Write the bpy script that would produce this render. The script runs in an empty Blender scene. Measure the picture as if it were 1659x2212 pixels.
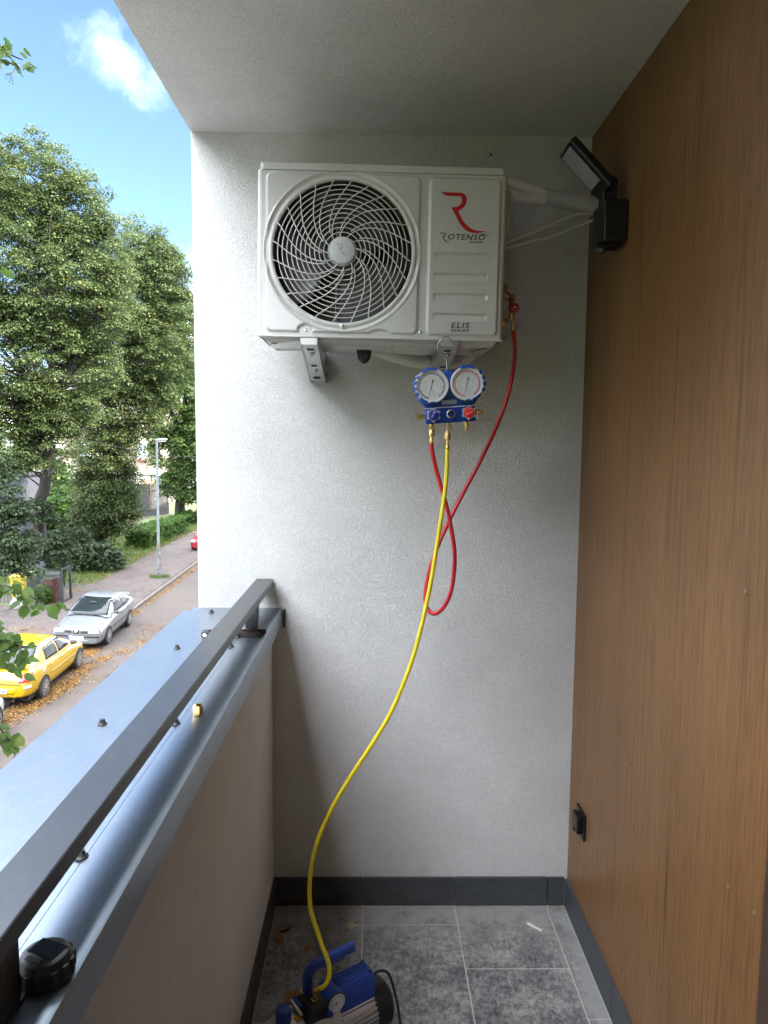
import bpy, bmesh, math, random
import numpy as np
from mathutils import Vector, Matrix
from mathutils.bvhtree import BVHTree
R = math.radians
random.seed(7)
rng = np.random.default_rng(11)
SC = bpy.context.scene
COL = SC.collection

# ------------------------------------------------------------------ camera, sky, sun, exposure
CAM_Z = 1.6957
cam = bpy.data.cameras.new('camera')
cam_o = bpy.data.objects.new('camera', cam)
COL.objects.link(cam_o)
SC.camera = cam_o
cam.sensor_fit = 'HORIZONTAL'
cam.sensor_width = 36.0
cam.lens = 36.0 * 1543.67 / 1659.0
cam.clip_start = 0.05
cam.clip_end = 3000
yaw, pitch, roll = R(0.8103), R(-5.3928), R(0.4724)
_f = Vector((math.sin(yaw) * math.cos(pitch), math.cos(yaw) * math.cos(pitch), math.sin(pitch)))
_r = Vector((math.cos(yaw), -math.sin(yaw), 0))
_u = _r.cross(_f)
_r2 = _r * math.cos(roll) + _u * math.sin(roll)
_u2 = -_r * math.sin(roll) + _u * math.cos(roll)
cam_o.matrix_world = Matrix(((_r2.x, _u2.x, -_f.x, 0), (_r2.y, _u2.y, -_f.y, 0),
                             (_r2.z, _u2.z, -_f.z, CAM_Z), (0, 0, 0, 1)))
cam.dof.use_dof = True
cam.dof.focus_distance = 2.3
cam.dof.aperture_fstop = 30

SUN_EL, SUN_AZ = R(38), R(112)      # azimuth from +Y towards +X
wd = bpy.data.worlds.new('World')
SC.world = wd
wd.use_nodes = True
nt = wd.node_tree
N, L = nt.nodes, nt.links
N.clear()
sky = N.new('ShaderNodeTexSky')
sky.sky_type = 'NISHITA'
sky.sun_disc = False
sky.sun_elevation = SUN_EL
sky.sun_rotation = SUN_AZ
sky.altitude = 250
sky.air_density = 0.9
sky.dust_density = 0.15
sky.ozone_density = 4.0
tc = N.new('ShaderNodeTexCoord')


def wmath(op, a, b=None):
    n = N.new('ShaderNodeMath')
    n.operation = op
    for i, v in enumerate((a, b)):
        if v is None:
            continue
        if isinstance(v, (int, float)):
            n.inputs[i].default_value = v
        else:
            L.new(v, n.inputs[i])
    return n.outputs[0]


# scattered cumulus, plus the cloud the photograph shows over the trees
def blob(d, r0, r1):
    n = N.new('ShaderNodeVectorMath')
    n.operation = 'DISTANCE'
    L.new(tc.outputs['Generated'], n.inputs[0])
    n.inputs[1].default_value = d
    m = N.new('ShaderNodeMapRange')
    m.interpolation_type = 'SMOOTHSTEP'
    m.inputs['From Min'].default_value = r0
    m.inputs['From Max'].default_value = r1
    m.inputs['To Min'].default_value = 1
    m.inputs['To Max'].default_value = 0
    L.new(n.outputs['Value'], m.inputs['Value'])
    return m.outputs[0]


nz = N.new('ShaderNodeTexNoise')
nz.inputs['Scale'].default_value = 14
nz.inputs['Detail'].default_value = 9
nz.inputs['Roughness'].default_value = 0.62
nz.inputs['Distortion'].default_value = 0.3
L.new(tc.outputs['Generated'], nz.inputs['Vector'])
nb = N.new('ShaderNodeTexNoise')
nb.inputs['Scale'].default_value = 2.3
nb.inputs['Detail'].default_value = 2
L.new(tc.outputs['Generated'], nb.inputs['Vector'])
near_c = wmath('MAXIMUM', wmath('MAXIMUM', blob((-0.306, 0.845, 0.437), 0.0, 0.062), blob((-0.280, 0.859, 0.428), 0.0, 0.052)),
               blob((-0.264, 0.872, 0.411), 0.0, 0.042))
low_c = blob((-0.2443, 0.9451, 0.19), 0.0, 0.1)
fr_ = N.new('ShaderNodeMapRange')
fr_.interpolation_type = 'SMOOTHSTEP'
fr_.inputs['From Min'].default_value = 0.26
fr_.inputs['From Max'].default_value = 0.48
L.new(nb.outputs['Fac'], fr_.inputs['Value'])
far_c = fr_.outputs[0]
# the drifting field of small clouds stays away from the open blue patch over the trees
open_blue = blob((-0.36, 0.85, 0.38), 0.22, 0.42)
field = wmath('MULTIPLY', far_c, wmath('SUBTRACT', 1.0, open_blue))
dens = wmath('ADD', wmath('ADD', wmath('MULTIPLY', wmath('MAXIMUM', near_c, low_c), 0.62), wmath('MULTIPLY', field, 0.70)), wmath('MULTIPLY', wmath('SUBTRACT', nz.outputs['Fac'], 0.5), 1.9))
ramp = N.new('ShaderNodeMapRange')
ramp.interpolation_type = 'SMOOTHSTEP'
ramp.inputs['From Min'].default_value = 0.24
ramp.inputs['From Max'].default_value = 0.75
L.new(dens, ramp.inputs['Value'])
soft = N.new('ShaderNodeMapRange')
soft.interpolation_type = 'SMOOTHSTEP'
soft.inputs['From Min'].default_value = 0.16
soft.inputs['From Max'].default_value = 0.95
soft.inputs['To Max'].default_value = 0.070
L.new(dens, soft.inputs['Value'])
thick = wmath('MULTIPLY', ramp.outputs[0], wmath('MINIMUM', wmath('MULTIPLY', field, 4.0), 1.0))
thin = wmath('MULTIPLY', soft.outputs[0], wmath('MINIMUM', wmath('MULTIPLY', wmath('MAXIMUM', near_c, low_c), 3.0), 1.0))
cl = wmath('MAXIMUM', thick, thin)
mixc = N.new('ShaderNodeMix')
mixc.data_type = 'RGBA'
L.new(cl, mixc.inputs['Factor'])
L.new(sky.outputs[0], mixc.inputs['A'])
mixc.inputs['B'].default_value = (34.0, 35.7, 38.8, 1)
bg = N.new('ShaderNodeBackground')
bg.inputs['Strength'].default_value = 0.05
L.new(mixc.outputs['Result'], bg.inputs['Color'])
wo = N.new('ShaderNodeOutputWorld')
L.new(bg.outputs[0], wo.inputs['Surface'])

sun = bpy.data.lights.new('sun', 'SUN')
sun.energy = 2.8
sun.angle = R(0.6)
sun.color = (1.0, 0.93, 0.82)
sun_o = bpy.data.objects.new('sun', sun)
COL.objects.link(sun_o)
_sd = Vector((math.cos(SUN_EL) * math.sin(SUN_AZ), math.cos(SUN_EL) * math.cos(SUN_AZ), math.sin(SUN_EL)))
sun_o.rotation_euler = _sd.to_track_quat('Z', 'Y').to_euler()
sun_o.location = _sd * 60

SC.view_settings.view_transform = 'Standard'
SC.view_settings.look = 'None'
SC.view_settings.exposure = 3.08
SC.view_settings.gamma = 1.0
SC.render.engine = 'CYCLES'
SC.cycles.use_denoising = True
SC.cycles.max_bounces = 10
SC.cycles.diffuse_bounces = 6
SC.cycles.transparent_max_bounces = 12
SC.cycles.caustics_reflective = False
SC.cycles.caustics_refractive = False


# ------------------------------------------------------------------ materials
def new_mat(name):
    m = bpy.data.materials.new(name)
    m.use_nodes = True
    return m, m.node_tree.nodes, m.node_tree.links, m.node_tree.nodes['Principled BSDF']


def _tex(Nn, Ll, kind, scale, vec=None, stretch=None, **kw):
    n = Nn.new('ShaderNodeTex' + kind)
    n.inputs['Scale'].default_value = scale
    for k, v in kw.items():
        n.inputs[k].default_value = v
    co = Nn.new('ShaderNodeTexCoord')
    out = co.outputs['Object']
    if stretch:
        mp = Nn.new('ShaderNodeMapping')
        mp.inputs['Scale'].default_value = stretch
        Ll.new(out, mp.inputs['Vector'])
        out = mp.outputs[0]
    Ll.new(out, n.inputs['Vector'])
    return n


def _ramp(Nn, Ll, src, stops):
    r = Nn.new('ShaderNodeValToRGB')
    e = r.color_ramp.elements
    while len(e) < len(stops):
        e.new(0.5)
    for el, (p, c) in zip(e, stops):
        el.position = p
        el.color = (c, c, c, 1) if isinstance(c, (int, float)) else (*c, 1)
    Ll.new(src, r.inputs[0])
    return r


def _mix(Nn, Ll, fac, a, b, blend='MIX'):
    m = Nn.new('ShaderNodeMix')
    m.data_type = 'RGBA'
    m.blend_type = blend
    for key, v in (('Factor', fac), ('A', a), ('B', b)):
        if isinstance(v, (int, float)):
            m.inputs[key].default_value = v
        elif isinstance(v, tuple):
            m.inputs[key].default_value = (*v, 1)
        else:
            Ll.new(v, m.inputs[key])
    return m.outputs['Result']


def _bump(Nn, Ll, bs, src, strength, dist, prev=None):
    b = Nn.new('ShaderNodeBump')
    b.inputs['Strength'].default_value = strength
    b.inputs['Distance'].default_value = dist
    Ll.new(src, b.inputs['Height'])
    if prev:
        Ll.new(prev.outputs[0], b.inputs['Normal'])
    Ll.new(b.outputs[0], bs.inputs['Normal'])
    return b


_cache = {}


def M(name, col=(0.5, 0.5, 0.5), rough=0.5, metal=0.0, var=0.08, scale=30, bump=0.0, bdist=0.001, coat=0.0, dirt=0.0, stretch=None):
    """plain surface with a little uneven tone, gloss and relief"""
    if name in _cache:
        return _cache[name]
    m, Nn, Ll, bs = new_mat(name)
    t = _tex(Nn, Ll, 'Noise', scale, stretch=stretch, Detail=5)
    lo = tuple(max(0, c * (1 - var)) for c in col)
    hi = tuple(min(1, c * (1 + var)) for c in col)
    r = _ramp(Nn, Ll, t.outputs['Fac'], [(0.15, lo), (0.85, hi)])
    out = r.outputs[0]
    if dirt:
        t2 = _tex(Nn, Ll, 'Noise', scale * 0.23, Detail=8, Roughness=0.7)
        r2 = _ramp(Nn, Ll, t2.outputs['Fac'], [(0.5, 0.0), (0.75, dirt)])
        out = _mix(Nn, Ll, r2.outputs[0], out, (0.16, 0.13, 0.10))
    Ll.new(out, bs.inputs['Base Color'])
    rr = _ramp(Nn, Ll, t.outputs['Fac'], [(0.15, max(0.02, rough * 0.8)), (0.85, min(1, rough * 1.2))])
    Ll.new(rr.outputs[0], bs.inputs['Roughness'])
    bs.inputs['Metallic'].default_value = metal
    if coat:
        bs.inputs['Coat Weight'].default_value = coat
        bs.inputs['Coat Roughness'].default_value = 0.06
    if bump:
        _bump(Nn, Ll, bs, t.outputs['Fac'], bump, bdist)
    _cache[name] = m
    return m


def stucco(name, col, scale=150, strength=0.9, dist=0.004, stain=0.12, smudges=()):
    m, Nn, Ll, bs = new_mat(name)
    t = _tex(Nn, Ll, 'Noise', scale, Detail=2.5, Roughness=0.55, Distortion=1.6)
    rg = _ramp(Nn, Ll, t.outputs['Fac'], [(0.36, 0.0), (0.52, 0.55), (0.66, 1.0)])
    big = _tex(Nn, Ll, 'Noise', 2.2, Detail=6, Roughness=0.65)
    rb = _ramp(Nn, Ll, big.outputs['Fac'], [(0.35, tuple(c * (1 - stain) for c in col)), (0.65, col)])
    pit = _ramp(Nn, Ll, t.outputs['Fac'], [(0.36, 0.875), (0.52, 1.0)])  # hollows darkened in the colour so the shading of the relief shows
    base = _mix(Nn, Ll, 1.0, rb.outputs[0], pit.outputs[0], 'MULTIPLY')
    spk = _tex(Nn, Ll, 'Voronoi', 16)
    rs = _ramp(Nn, Ll, spk.outputs['Distance'], [(0.010, 0.7), (0.020, 0.0)])
    base = _mix(Nn, Ll, rs.outputs[0], base, tuple(c * 0.45 for c in col))
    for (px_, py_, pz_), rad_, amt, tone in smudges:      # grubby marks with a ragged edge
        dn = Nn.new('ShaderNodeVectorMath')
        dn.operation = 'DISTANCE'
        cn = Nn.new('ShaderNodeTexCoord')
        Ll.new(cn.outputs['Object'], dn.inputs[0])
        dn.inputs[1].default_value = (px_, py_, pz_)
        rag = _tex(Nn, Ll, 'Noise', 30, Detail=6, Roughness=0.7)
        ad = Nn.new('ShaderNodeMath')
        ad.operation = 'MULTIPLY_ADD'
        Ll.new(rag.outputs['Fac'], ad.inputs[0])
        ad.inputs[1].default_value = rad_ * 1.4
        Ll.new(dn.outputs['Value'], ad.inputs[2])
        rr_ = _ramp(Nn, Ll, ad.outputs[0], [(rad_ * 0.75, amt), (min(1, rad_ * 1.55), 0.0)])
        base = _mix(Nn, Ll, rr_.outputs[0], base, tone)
    Ll.new(base, bs.inputs['Base Color'])
    bs.inputs['Roughness'].default_value = 0.95
    bs.inputs['Specular IOR Level'].default_value = 0.25
    _bump(Nn, Ll, bs, rg.outputs[0], strength, dist)
    return m


def leaf_mat(name, dark, light, yellow, ymix=0.0, trans=0.3):
    """foliage: per-leaf tint from the mesh attribute 'tint', part of the light passes through"""
    m, Nn, Ll, bs = new_mat(name)
    a = Nn.new('ShaderNodeAttribute')
    a.attribute_name = 'tint'
    r = _ramp(Nn, Ll, a.outputs['Fac'], [(0.0, dark), (0.62, light), (0.93, light), (1.0, yellow)])
    Ll.new(r.outputs[0], bs.inputs['Base Color'])
    bs.inputs['Roughness'].default_value = 0.6
    bs.inputs['Specular IOR Level'].default_value = 0.2
    tr = Nn.new('ShaderNodeBsdfTranslucent')
    hs = Nn.new('ShaderNodeHueSaturation')
    hs.inputs['Value'].default_value = 1.5
    Ll.new(r.outputs[0], hs.inputs['Color'])
    Ll.new(hs.outputs[0], tr.inputs['Color'])
    mx = Nn.new('ShaderNodeMixShader')
    mx.inputs[0].default_value = trans
    Ll.new(bs.outputs[0], mx.inputs[1])
    Ll.new(tr.outputs[0], mx.inputs[2])
    Ll.new(mx.outputs[0], Nn['Material Output'].inputs['Surface'])
    return m


def glass_mat(name, col=(0.02, 0.025, 0.03), rough=0.04):
    m, Nn, Ll, bs = new_mat(name)
    bs.inputs['Base Color'].default_value = (*col, 1)
    bs.inputs['Roughness'].default_value = rough
    bs.inputs['Specular IOR Level'].default_value = 0.3
    return m


def clear_glass(name):
    m, Nn, Ll, bs = new_mat(name)
    bs.inputs['Base Color'].default_value = (1, 1, 1, 1)
    bs.inputs['Roughness'].default_value = 0.02
    bs.inputs['Alpha'].default_value = 0.12
    bs.inputs['Specular IOR Level'].default_value = 0.6
    return m


def wood_mat():
    m, Nn, Ll, bs = new_mat('wood_laminate')
    big = _tex(Nn, Ll, 'Noise', 5.5, stretch=(1, 1, 0.07), Detail=4, Roughness=0.5)
    base = _ramp(Nn, Ll, big.outputs['Fac'], [(0.2, (0.205, 0.098, 0.035)), (0.5, (0.238, 0.117, 0.043)), (0.8, (0.275, 0.140, 0.054))])
    mid = _tex(Nn, Ll, 'Noise', 120, stretch=(1, 1, 0.016), Detail=6, Roughness=0.65)
    rm = _ramp(Nn, Ll, mid.outputs['Fac'], [(0.32, 0.68), (0.55, 1.0), (0.75, 1.10)])
    c1 = _mix(Nn, Ll, 1.0, base.outputs[0], rm.outputs[0], 'MULTIPLY')
    fine = _tex(Nn, Ll, 'Noise', 330, stretch=(1, 1, 0.03), Detail=3, Roughness=0.6)
    rf = _ramp(Nn, Ll, fine.outputs['Fac'], [(0.34, 0.58), (0.54, 1.0)])
    c2 = _mix(Nn, Ll, 1.0, c1, rf.outputs[0], 'MULTIPLY')
    # long dark pores: stretched cells, only here and there
    vo = _tex(Nn, Ll, 'Noise', 26, stretch=(1, 1, 0.016), Detail=1.5, Roughness=0.4, Distortion=0.25)
    ln = Nn.new('ShaderNodeMath')
    ln.operation = 'PINGPONG'
    ml = Nn.new('ShaderNodeMath')
    ml.operation = 'MULTIPLY'
    ml.inputs[1].default_value = 5.5
    Ll.new(vo.outputs['Fac'], ml.inputs[0])
    Ll.new(ml.outputs[0], ln.inputs[0])
    ln.inputs[1].default_value = 0.5
    rl = _ramp(Nn, Ll, ln.outputs[0], [(0.0, 1.0), (0.14, 0.0)])
    brk = _tex(Nn, Ll, 'Noise', 7, stretch=(1, 1, 0.25), Detail=4)
    rk = _ramp(Nn, Ll, brk.outputs['Fac'], [(0.40, 0.0), (0.60, 0.70)])
    mk = _mix(Nn, Ll, 1.0, rl.outputs[0], rk.outputs[0], 'MULTIPLY')
    c3 = _mix(Nn, Ll, mk, c2, (0.060, 0.030, 0.014))
    Ll.new(c3, bs.inputs['Base Color'])
    bs.inputs['Roughness'].default_value = 0.42
    bs.inputs['Specular IOR Level'].default_value = 0.4
    _bump(Nn, Ll, bs, c3, 0.12, 0.001)
    return m


def zinc_mat(name, col, rough, metal=0.85, dust=0.35):
    """coated sheet metal: fine grain, dusty film in soft drifts, a slight waviness of the sheet"""
    m, Nn, Ll, bs = new_mat(name)
    g = _tex(Nn, Ll, 'Noise', 380, Detail=2)
    r = _ramp(Nn, Ll, g.outputs['Fac'], [(0.0, tuple(c * 0.86 for c in col)), (1.0, tuple(c * 1.14 for c in col))])
    dst = _tex(Nn, Ll, 'Noise', 34, stretch=(1, 0.45, 1), Detail=9, Roughness=0.75)
    rd = _ramp(Nn, Ll, dst.outputs['Fac'], [(0.46, 0.0), (0.80, dust)])
    c = _mix(Nn, Ll, rd.outputs[0], r.outputs[0], (0.42, 0.43, 0.43))
    Ll.new(c, bs.inputs['Base Color'])
    bs.inputs['Roughness'].default_value = rough
    bs.inputs['Metallic'].default_value = metal
    w = _tex(Nn, Ll, 'Noise', 3.0, stretch=(1, 0.6, 1), Detail=0)
    _bump(Nn, Ll, bs, w.outputs['Fac'], 0.15, 0.004)
    return m


def tile_mat():
    m, Nn, Ll, bs = new_mat('slate_tile')
    a = _tex(Nn, Ll, 'Noise', 3.2, Detail=9, Roughness=0.72, Distortion=0.5)
    ra = _ramp(Nn, Ll, a.outputs['Fac'], [(0.32, (0.042, 0.045, 0.052)), (0.62, (0.085, 0.088, 0.094))])
    f = _tex(Nn, Ll, 'Noise', 62, stretch=(1, 0.7, 1), Detail=8, Roughness=0.85)
    g = _tex(Nn, Ll, 'Noise', 5.0, Detail=10, Roughness=0.78)
    # cement dust left on the tiles: patchy, grainy, with wiped streaks
    sub = Nn.new('ShaderNodeMath')
    sub.operation = 'MULTIPLY_ADD'
    Ll.new(f.outputs['Fac'], sub.inputs[0])
    sub.inputs[1].default_value = 1.05
    Ll.new(g.outputs['Fac'], sub.inputs[2])
    hf_ = Nn.new('ShaderNodeMath')
    hf_.operation = 'MULTIPLY'
    hf_.inputs[1].default_value = 0.5
    Ll.new(sub.outputs[0], hf_.inputs[0])
    rd = _ramp(Nn, Ll, hf_.outputs[0], [(0.455, 0.0), (0.595, 0.82)])
    sp = Nn.new('ShaderNodeSeparateXYZ')
    co = Nn.new('ShaderNodeTexCoord')
    Ll.new(co.outputs['Object'], sp.inputs[0])
    # more dust swept up against the far wall and the cladding
    mr = Nn.new('ShaderNodeMapRange')
    mr.inputs['From Min'].default_value = 2.1
    mr.inputs['From Max'].default_value = 2.47
    Ll.new(sp.outputs['Y'], mr.inputs['Value'])
    mx2 = Nn.new('ShaderNodeMapRange')
    mx2.inputs['From Min'].default_value = 0.55
    mx2.inputs['From Max'].default_value = 0.70
    Ll.new(sp.outputs['X'], mx2.inputs['Value'])
    mxx = Nn.new('ShaderNodeMath')
    mxx.operation = 'MAXIMUM'
    Ll.new(mr.outputs[0], mxx.inputs[0])
    Ll.new(mx2.outputs[0], mxx.inputs[1])
    edge = _tex(Nn, Ll, 'Noise', 14, Detail=7, Roughness=0.7)
    eadd = Nn.new('ShaderNodeMath')
    eadd.operation = 'MULTIPLY_ADD'
    Ll.new(mxx.outputs[0], eadd.inputs[0])
    eadd.inputs[1].default_value = 0.55
    Ll.new(edge.outputs['Fac'], eadd.inputs[2])
    re = _ramp(Nn, Ll, eadd.outputs[0], [(0.66, 0.0), (1.0, 0.62)])
    dm = Nn.new('ShaderNodeMath')
    dm.operation = 'MAXIMUM'
    Ll.new(rd.outputs[0], dm.inputs[0])
    Ll.new(re.outputs[0], dm.inputs[1])
    c = _mix(Nn, Ll, dm.outputs[0], ra.outputs[0], (0.44, 0.43, 0.41))
    Ll.new(c, bs.inputs['Base Color'])
    bs.inputs['Roughness'].default_value = 0.62
    _bump(Nn, Ll, bs, f.outputs['Fac'], 0.25, 0.002)
    return m


def asphalt_mat():
    m, Nn, Ll, bs = new_mat('old_asphalt')
    a = _tex(Nn, Ll, 'Noise', 0.35, Detail=8, Roughness=0.7)
    ra = _ramp(Nn, Ll, a.outputs['Fac'], [(0.3, (0.044, 0.033, 0.028)), (0.7, (0.070, 0.055, 0.047))])
    f = _tex(Nn, Ll, 'Noise', 22, Detail=6, Roughness=0.8)
    rf = _ramp(Nn, Ll, f.outputs['Fac'], [(0.3, 0.72), (0.7, 1.2)])
    c = _mix(Nn, Ll, 1.0, ra.outputs[0], rf.outputs[0], 'MULTIPLY')
    # damp dark stains
    s = _tex(Nn, Ll, 'Noise', 1.1, Detail=6, Roughness=0.65, Distortion=0.6)
    rs = _ramp(Nn, Ll, s.outputs['Fac'], [(0.60, 0.0), (0.66, 0.6)])
    c = _mix(Nn, Ll, rs.outputs[0], c, (0.035, 0.021, 0.016))
    # cracks
    v = _tex(Nn, Ll, 'Voronoi', 0.28)
    v.feature = 'DISTANCE_TO_EDGE'
    d = _tex(Nn, Ll, 'Noise', 2.0, Detail=4)
    rv = _ramp(Nn, Ll, v.outputs['Distance'], [(0.0, 0.8), (0.008, 0.0)])
    c = _mix(Nn, Ll, rv.outputs[0], c, (0.03, 0.027, 0.025))
    Ll.new(c, bs.inputs['Base Color'])
    bs.inputs['Roughness'].default_value = 0.9
    _bump(Nn, Ll, bs, f.outputs['Fac'], 0.5, 0.02)
    return m


def grass_ground_mat():
    m, Nn, Ll, bs = new_mat('earth_grass')
    a = _tex(Nn, Ll, 'Noise', 0.6, Detail=7, Roughness=0.7)
    ra = _ramp(Nn, Ll, a.outputs['Fac'], [(0.35, (0.045, 0.066, 0.017)), (0.55, (0.066, 0.072, 0.025)), (0.72, (0.096, 0.068, 0.036))])
    Ll.new(ra.outputs[0], bs.inputs['Base Color'])
    bs.inputs['Roughness'].default_value = 0.95
    f = _tex(Nn, Ll, 'Noise', 9, Detail=5)
    _bump(Nn, Ll, bs, f.outputs['Fac'], 0.6, 0.05)
    return m


def plaster_house_mat():
    m, Nn, Ll, bs = new_mat('old_plaster')
    a = _tex(Nn, Ll, 'Noise', 0.35, Detail=8, Roughness=0.68)
    ra = _ramp(Nn, Ll, a.outputs['Fac'], [(0.3, (0.23, 0.195, 0.150)), (0.7, (0.30, 0.262, 0.210))])
    b = _tex(Nn, Ll, 'Brick', 3.2, stretch=(1, 1, 1))
    b.inputs['Color1'].default_value = (0.36, 0.17, 0.11, 1)
    b.inputs['Color2'].default_value = (0.26, 0.13, 0.09, 1)
    b.inputs['Mortar'].default_value = (0.42, 0.36, 0.30, 1)
    s = _tex(Nn, Ll, 'Noise', 0.24, Detail=7, Roughness=0.6)
    rs = _ramp(Nn, Ll, s.outputs['Fac'], [(0.60, 0.0), (0.63, 1.0)])
    c = _mix(Nn, Ll, rs.outputs[0], ra.outputs[0], b.outputs['Color'])
    Ll.new(c, bs.inputs['Base Color'])
    bs.inputs['Roughness'].default_value = 0.9
    return m


# ------------------------------------------------------------------ mesh building
class MB:
    """collects shapes into one mesh"""

    def __init__(s):
        s.v, s.f, s.mi = [], [], []
        s.cur = 0

    def add(s, vs, fs):
        o = len(s.v)
        s.v += [tuple(v) for v in vs]
        s.f += [tuple(i + o for i in f) for f in fs]
        s.mi += [s.cur] * len(fs)
        return s

    def box(s, a, b, mat4=None):
        (x0, y0, z0), (x1, y1, z1) = a, b
        vs = [(x0, y0, z0), (x1, y0, z0), (x1, y1, z0), (x0, y1, z0), (x0, y0, z1), (x1, y0, z1), (x1, y1, z1), (x0, y1, z1)]
        if mat4:
            vs = [mat4 @ Vector(v) for v in vs]
        return s.add(vs, [(0, 3, 2, 1), (4, 5, 6, 7), (0, 1, 5, 4), (1, 2, 6, 5), (2, 3, 7, 6), (3, 0, 4, 7)])

    def rings(s, rings, close=True, cap=True):
        n = len(rings[0])
        vs = [p for r in rings for p in r]
        fs = []
        for k in range(len(rings) - 1):
            for i in range(n if close else n - 1):
                j = (i + 1) % n
                fs.append((k * n + i, k * n + j, (k + 1) * n + j, (k + 1) * n + i))
        if cap:
            fs.append(tuple(range(n - 1, -1, -1)))
            fs.append(tuple((len(rings) - 1) * n + i for i in range(n)))
        return s.add(vs, fs)

    def cyl(s, p, q, r0, r1=None, n=16, cap=True, rot=0):
        return s.lathe(p, q, [(0, r0), (1, r0 if r1 is None else r1)], n, cap, rot)

    def lathe(s, p, q, prof, n=20, cap=True, rot=0):
        """prof: (fraction along p->q, radius)"""
        p, q = Vector(p), Vector(q)
        d = (q - p)
        z = d.normalized()
        x = z.orthogonal().normalized()
        if abs(z.z) < 0.999:
            x = Vector((0, 0, 1)).cross(z).normalized()
        y = z.cross(x)
        rs = []
        for t, r in prof:
            c = p + d * t
            rs.append([c + (x * math.cos(rot + 2 * math.pi * i / n) + y * math.sin(rot + 2 * math.pi * i / n)) * r for i in range(n)])
        return s.rings(rs, True, cap)

    def tube(s, pts, r, n=10, cap=True):
        pts = [Vector(p) for p in pts]
        m = len(pts)
        rr = r if isinstance(r, (list, tuple)) else [r] * m
        t0 = (pts[1] - pts[0]).normalized()
        x = t0.orthogonal().normalized()
        rs = []
        for i, p in enumerate(pts):
            t = (pts[min(i + 1, m - 1)] - pts[max(i - 1, 0)]).normalized()
            x = (x - t * x.dot(t)).normalized()
            y = t.cross(x)
            rs.append([p + (x * math.cos(2 * math.pi * k / n) + y * math.sin(2 * math.pi * k / n)) * rr[i] for k in range(n)])
        return s.rings(rs, True, cap)

    def prism(s, poly, fn, d0, d1):
        """poly (u,v) counter-clockwise; fn(u,v,d)->point"""
        n = len(poly)
        vs = [fn(u, v, d0) for u, v in poly] + [fn(u, v, d1) for u, v in poly]
        fs = [tuple(range(n - 1, -1, -1)), tuple(range(n, 2 * n))]
        fs += [(i, (i + 1) % n, n + (i + 1) % n, n + i) for i in range(n)]
        return s.add(vs, fs)

    def build(s, name, mat, parent=None, smooth=35, bevel=0, seg=2, recalc=True):
        me = bpy.data.meshes.new(name)
        me.from_pydata(s.v, [], s.f)
        mats = mat if isinstance(mat, (list, tuple)) else [mat]
        for m in mats:
            me.materials.append(m)
        if len(mats) > 1:
            me.polygons.foreach_set('material_index', s.mi)
        if recalc:
            bm = bmesh.new()
            bm.from_mesh(me)
            bmesh.ops.recalc_face_normals(bm, faces=bm.faces)
            bm.to_mesh(me)
            bm.free()
        if smooth:
            me.polygons.foreach_set('use_smooth', [True] * len(me.polygons))
            me.set_sharp_from_angle(angle=R(smooth))
        me.update()
        o = bpy.data.objects.new(name, me)
        COL.objects.link(o)
        if parent:
            o.parent = parent
        if bevel:
            b = o.modifiers.new('bevel', 'BEVEL')
            b.width = bevel
            b.segments = seg
            b.limit_method = 'ANGLE'
            b.angle_limit = R(40)
            b.harden_normals = False
        return o


def tag(o, label=None, cat=None, group=None, kind=None):
    for k, v in (('label', label), ('category', cat), ('group', group), ('kind', kind)):
        if v:
            o[k] = v
    return o


def empty(name, loc=(0, 0, 0), rot=(0, 0, 0)):
    o = bpy.data.objects.new(name, None)
    COL.objects.link(o)
    o.location = loc
    o.rotation_euler = rot
    o.empty_display_size = 0.05
    return o


def twin(o, loc=None, rot=None, parent=None, scale=None):
    c = o.copy()
    COL.objects.link(c)
    c.parent = parent if parent is not None else o.parent
    if loc is not None:
        c.location = loc
    if rot is not None:
        c.rotation_euler = rot
    if scale is not None:
        c.scale = scale
    return c


def copy_tree(o, parent=None):
    c = o.copy()
    COL.objects.link(c)
    c.parent = parent
    for ch in list(o.children):
        copy_tree(ch, c)
    return c


def smooth_path(pts, k=6):
    """Catmull-Rom through the points"""
    P = [Vector(p) for p in pts]
    out = []
    for i in range(len(P) - 1):
        p0, p1, p2, p3 = P[max(i - 1, 0)], P[i], P[i + 1], P[min(i + 2, len(P) - 1)]
        for j in range(k):
            t = j / k
            out.append(0.5 * ((2 * p1) + (p2 - p0) * t + (2 * p0 - 5 * p1 + 4 * p2 - p3) * t * t + (3 * p1 - p0 - 3 * p2 + p3) * t ** 3))
    out.append(P[-1])
    return out


def text(name, txt, size, mat, parent, loc, rot=(math.pi / 2, 0, 0), shear=0.0, width=None, extrude=0.0003, offset=0.0, space=1.0, align='LEFT'):
    cu = bpy.data.curves.new(name, 'FONT')
    cu.body = txt
    cu.size = size
    cu.shear = shear
    cu.extrude = extrude
    cu.offset = offset
    cu.space_character = space
    cu.align_x = align
    cu.resolution_u = 4
    t = bpy.data.objects.new(name + '_src', cu)
    COL.objects.link(t)
    bpy.context.view_layer.update()
    dg = bpy.context.evaluated_depsgraph_get()
    me = bpy.data.meshes.new_from_object(t.evaluated_get(dg))
    bpy.data.objects.remove(t)
    me.materials.clear()
    me.materials.append(mat)
    o = bpy.data.objects.new(name, me)
    COL.objects.link(o)
    o.parent = parent
    o.location = loc
    o.rotation_euler = rot
    if width:
        xs = [v.co.x for v in me.vertices]
        w = max(xs) - min(xs)
        for v in me.vertices:
            v.co.x *= width / w
    return o


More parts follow.
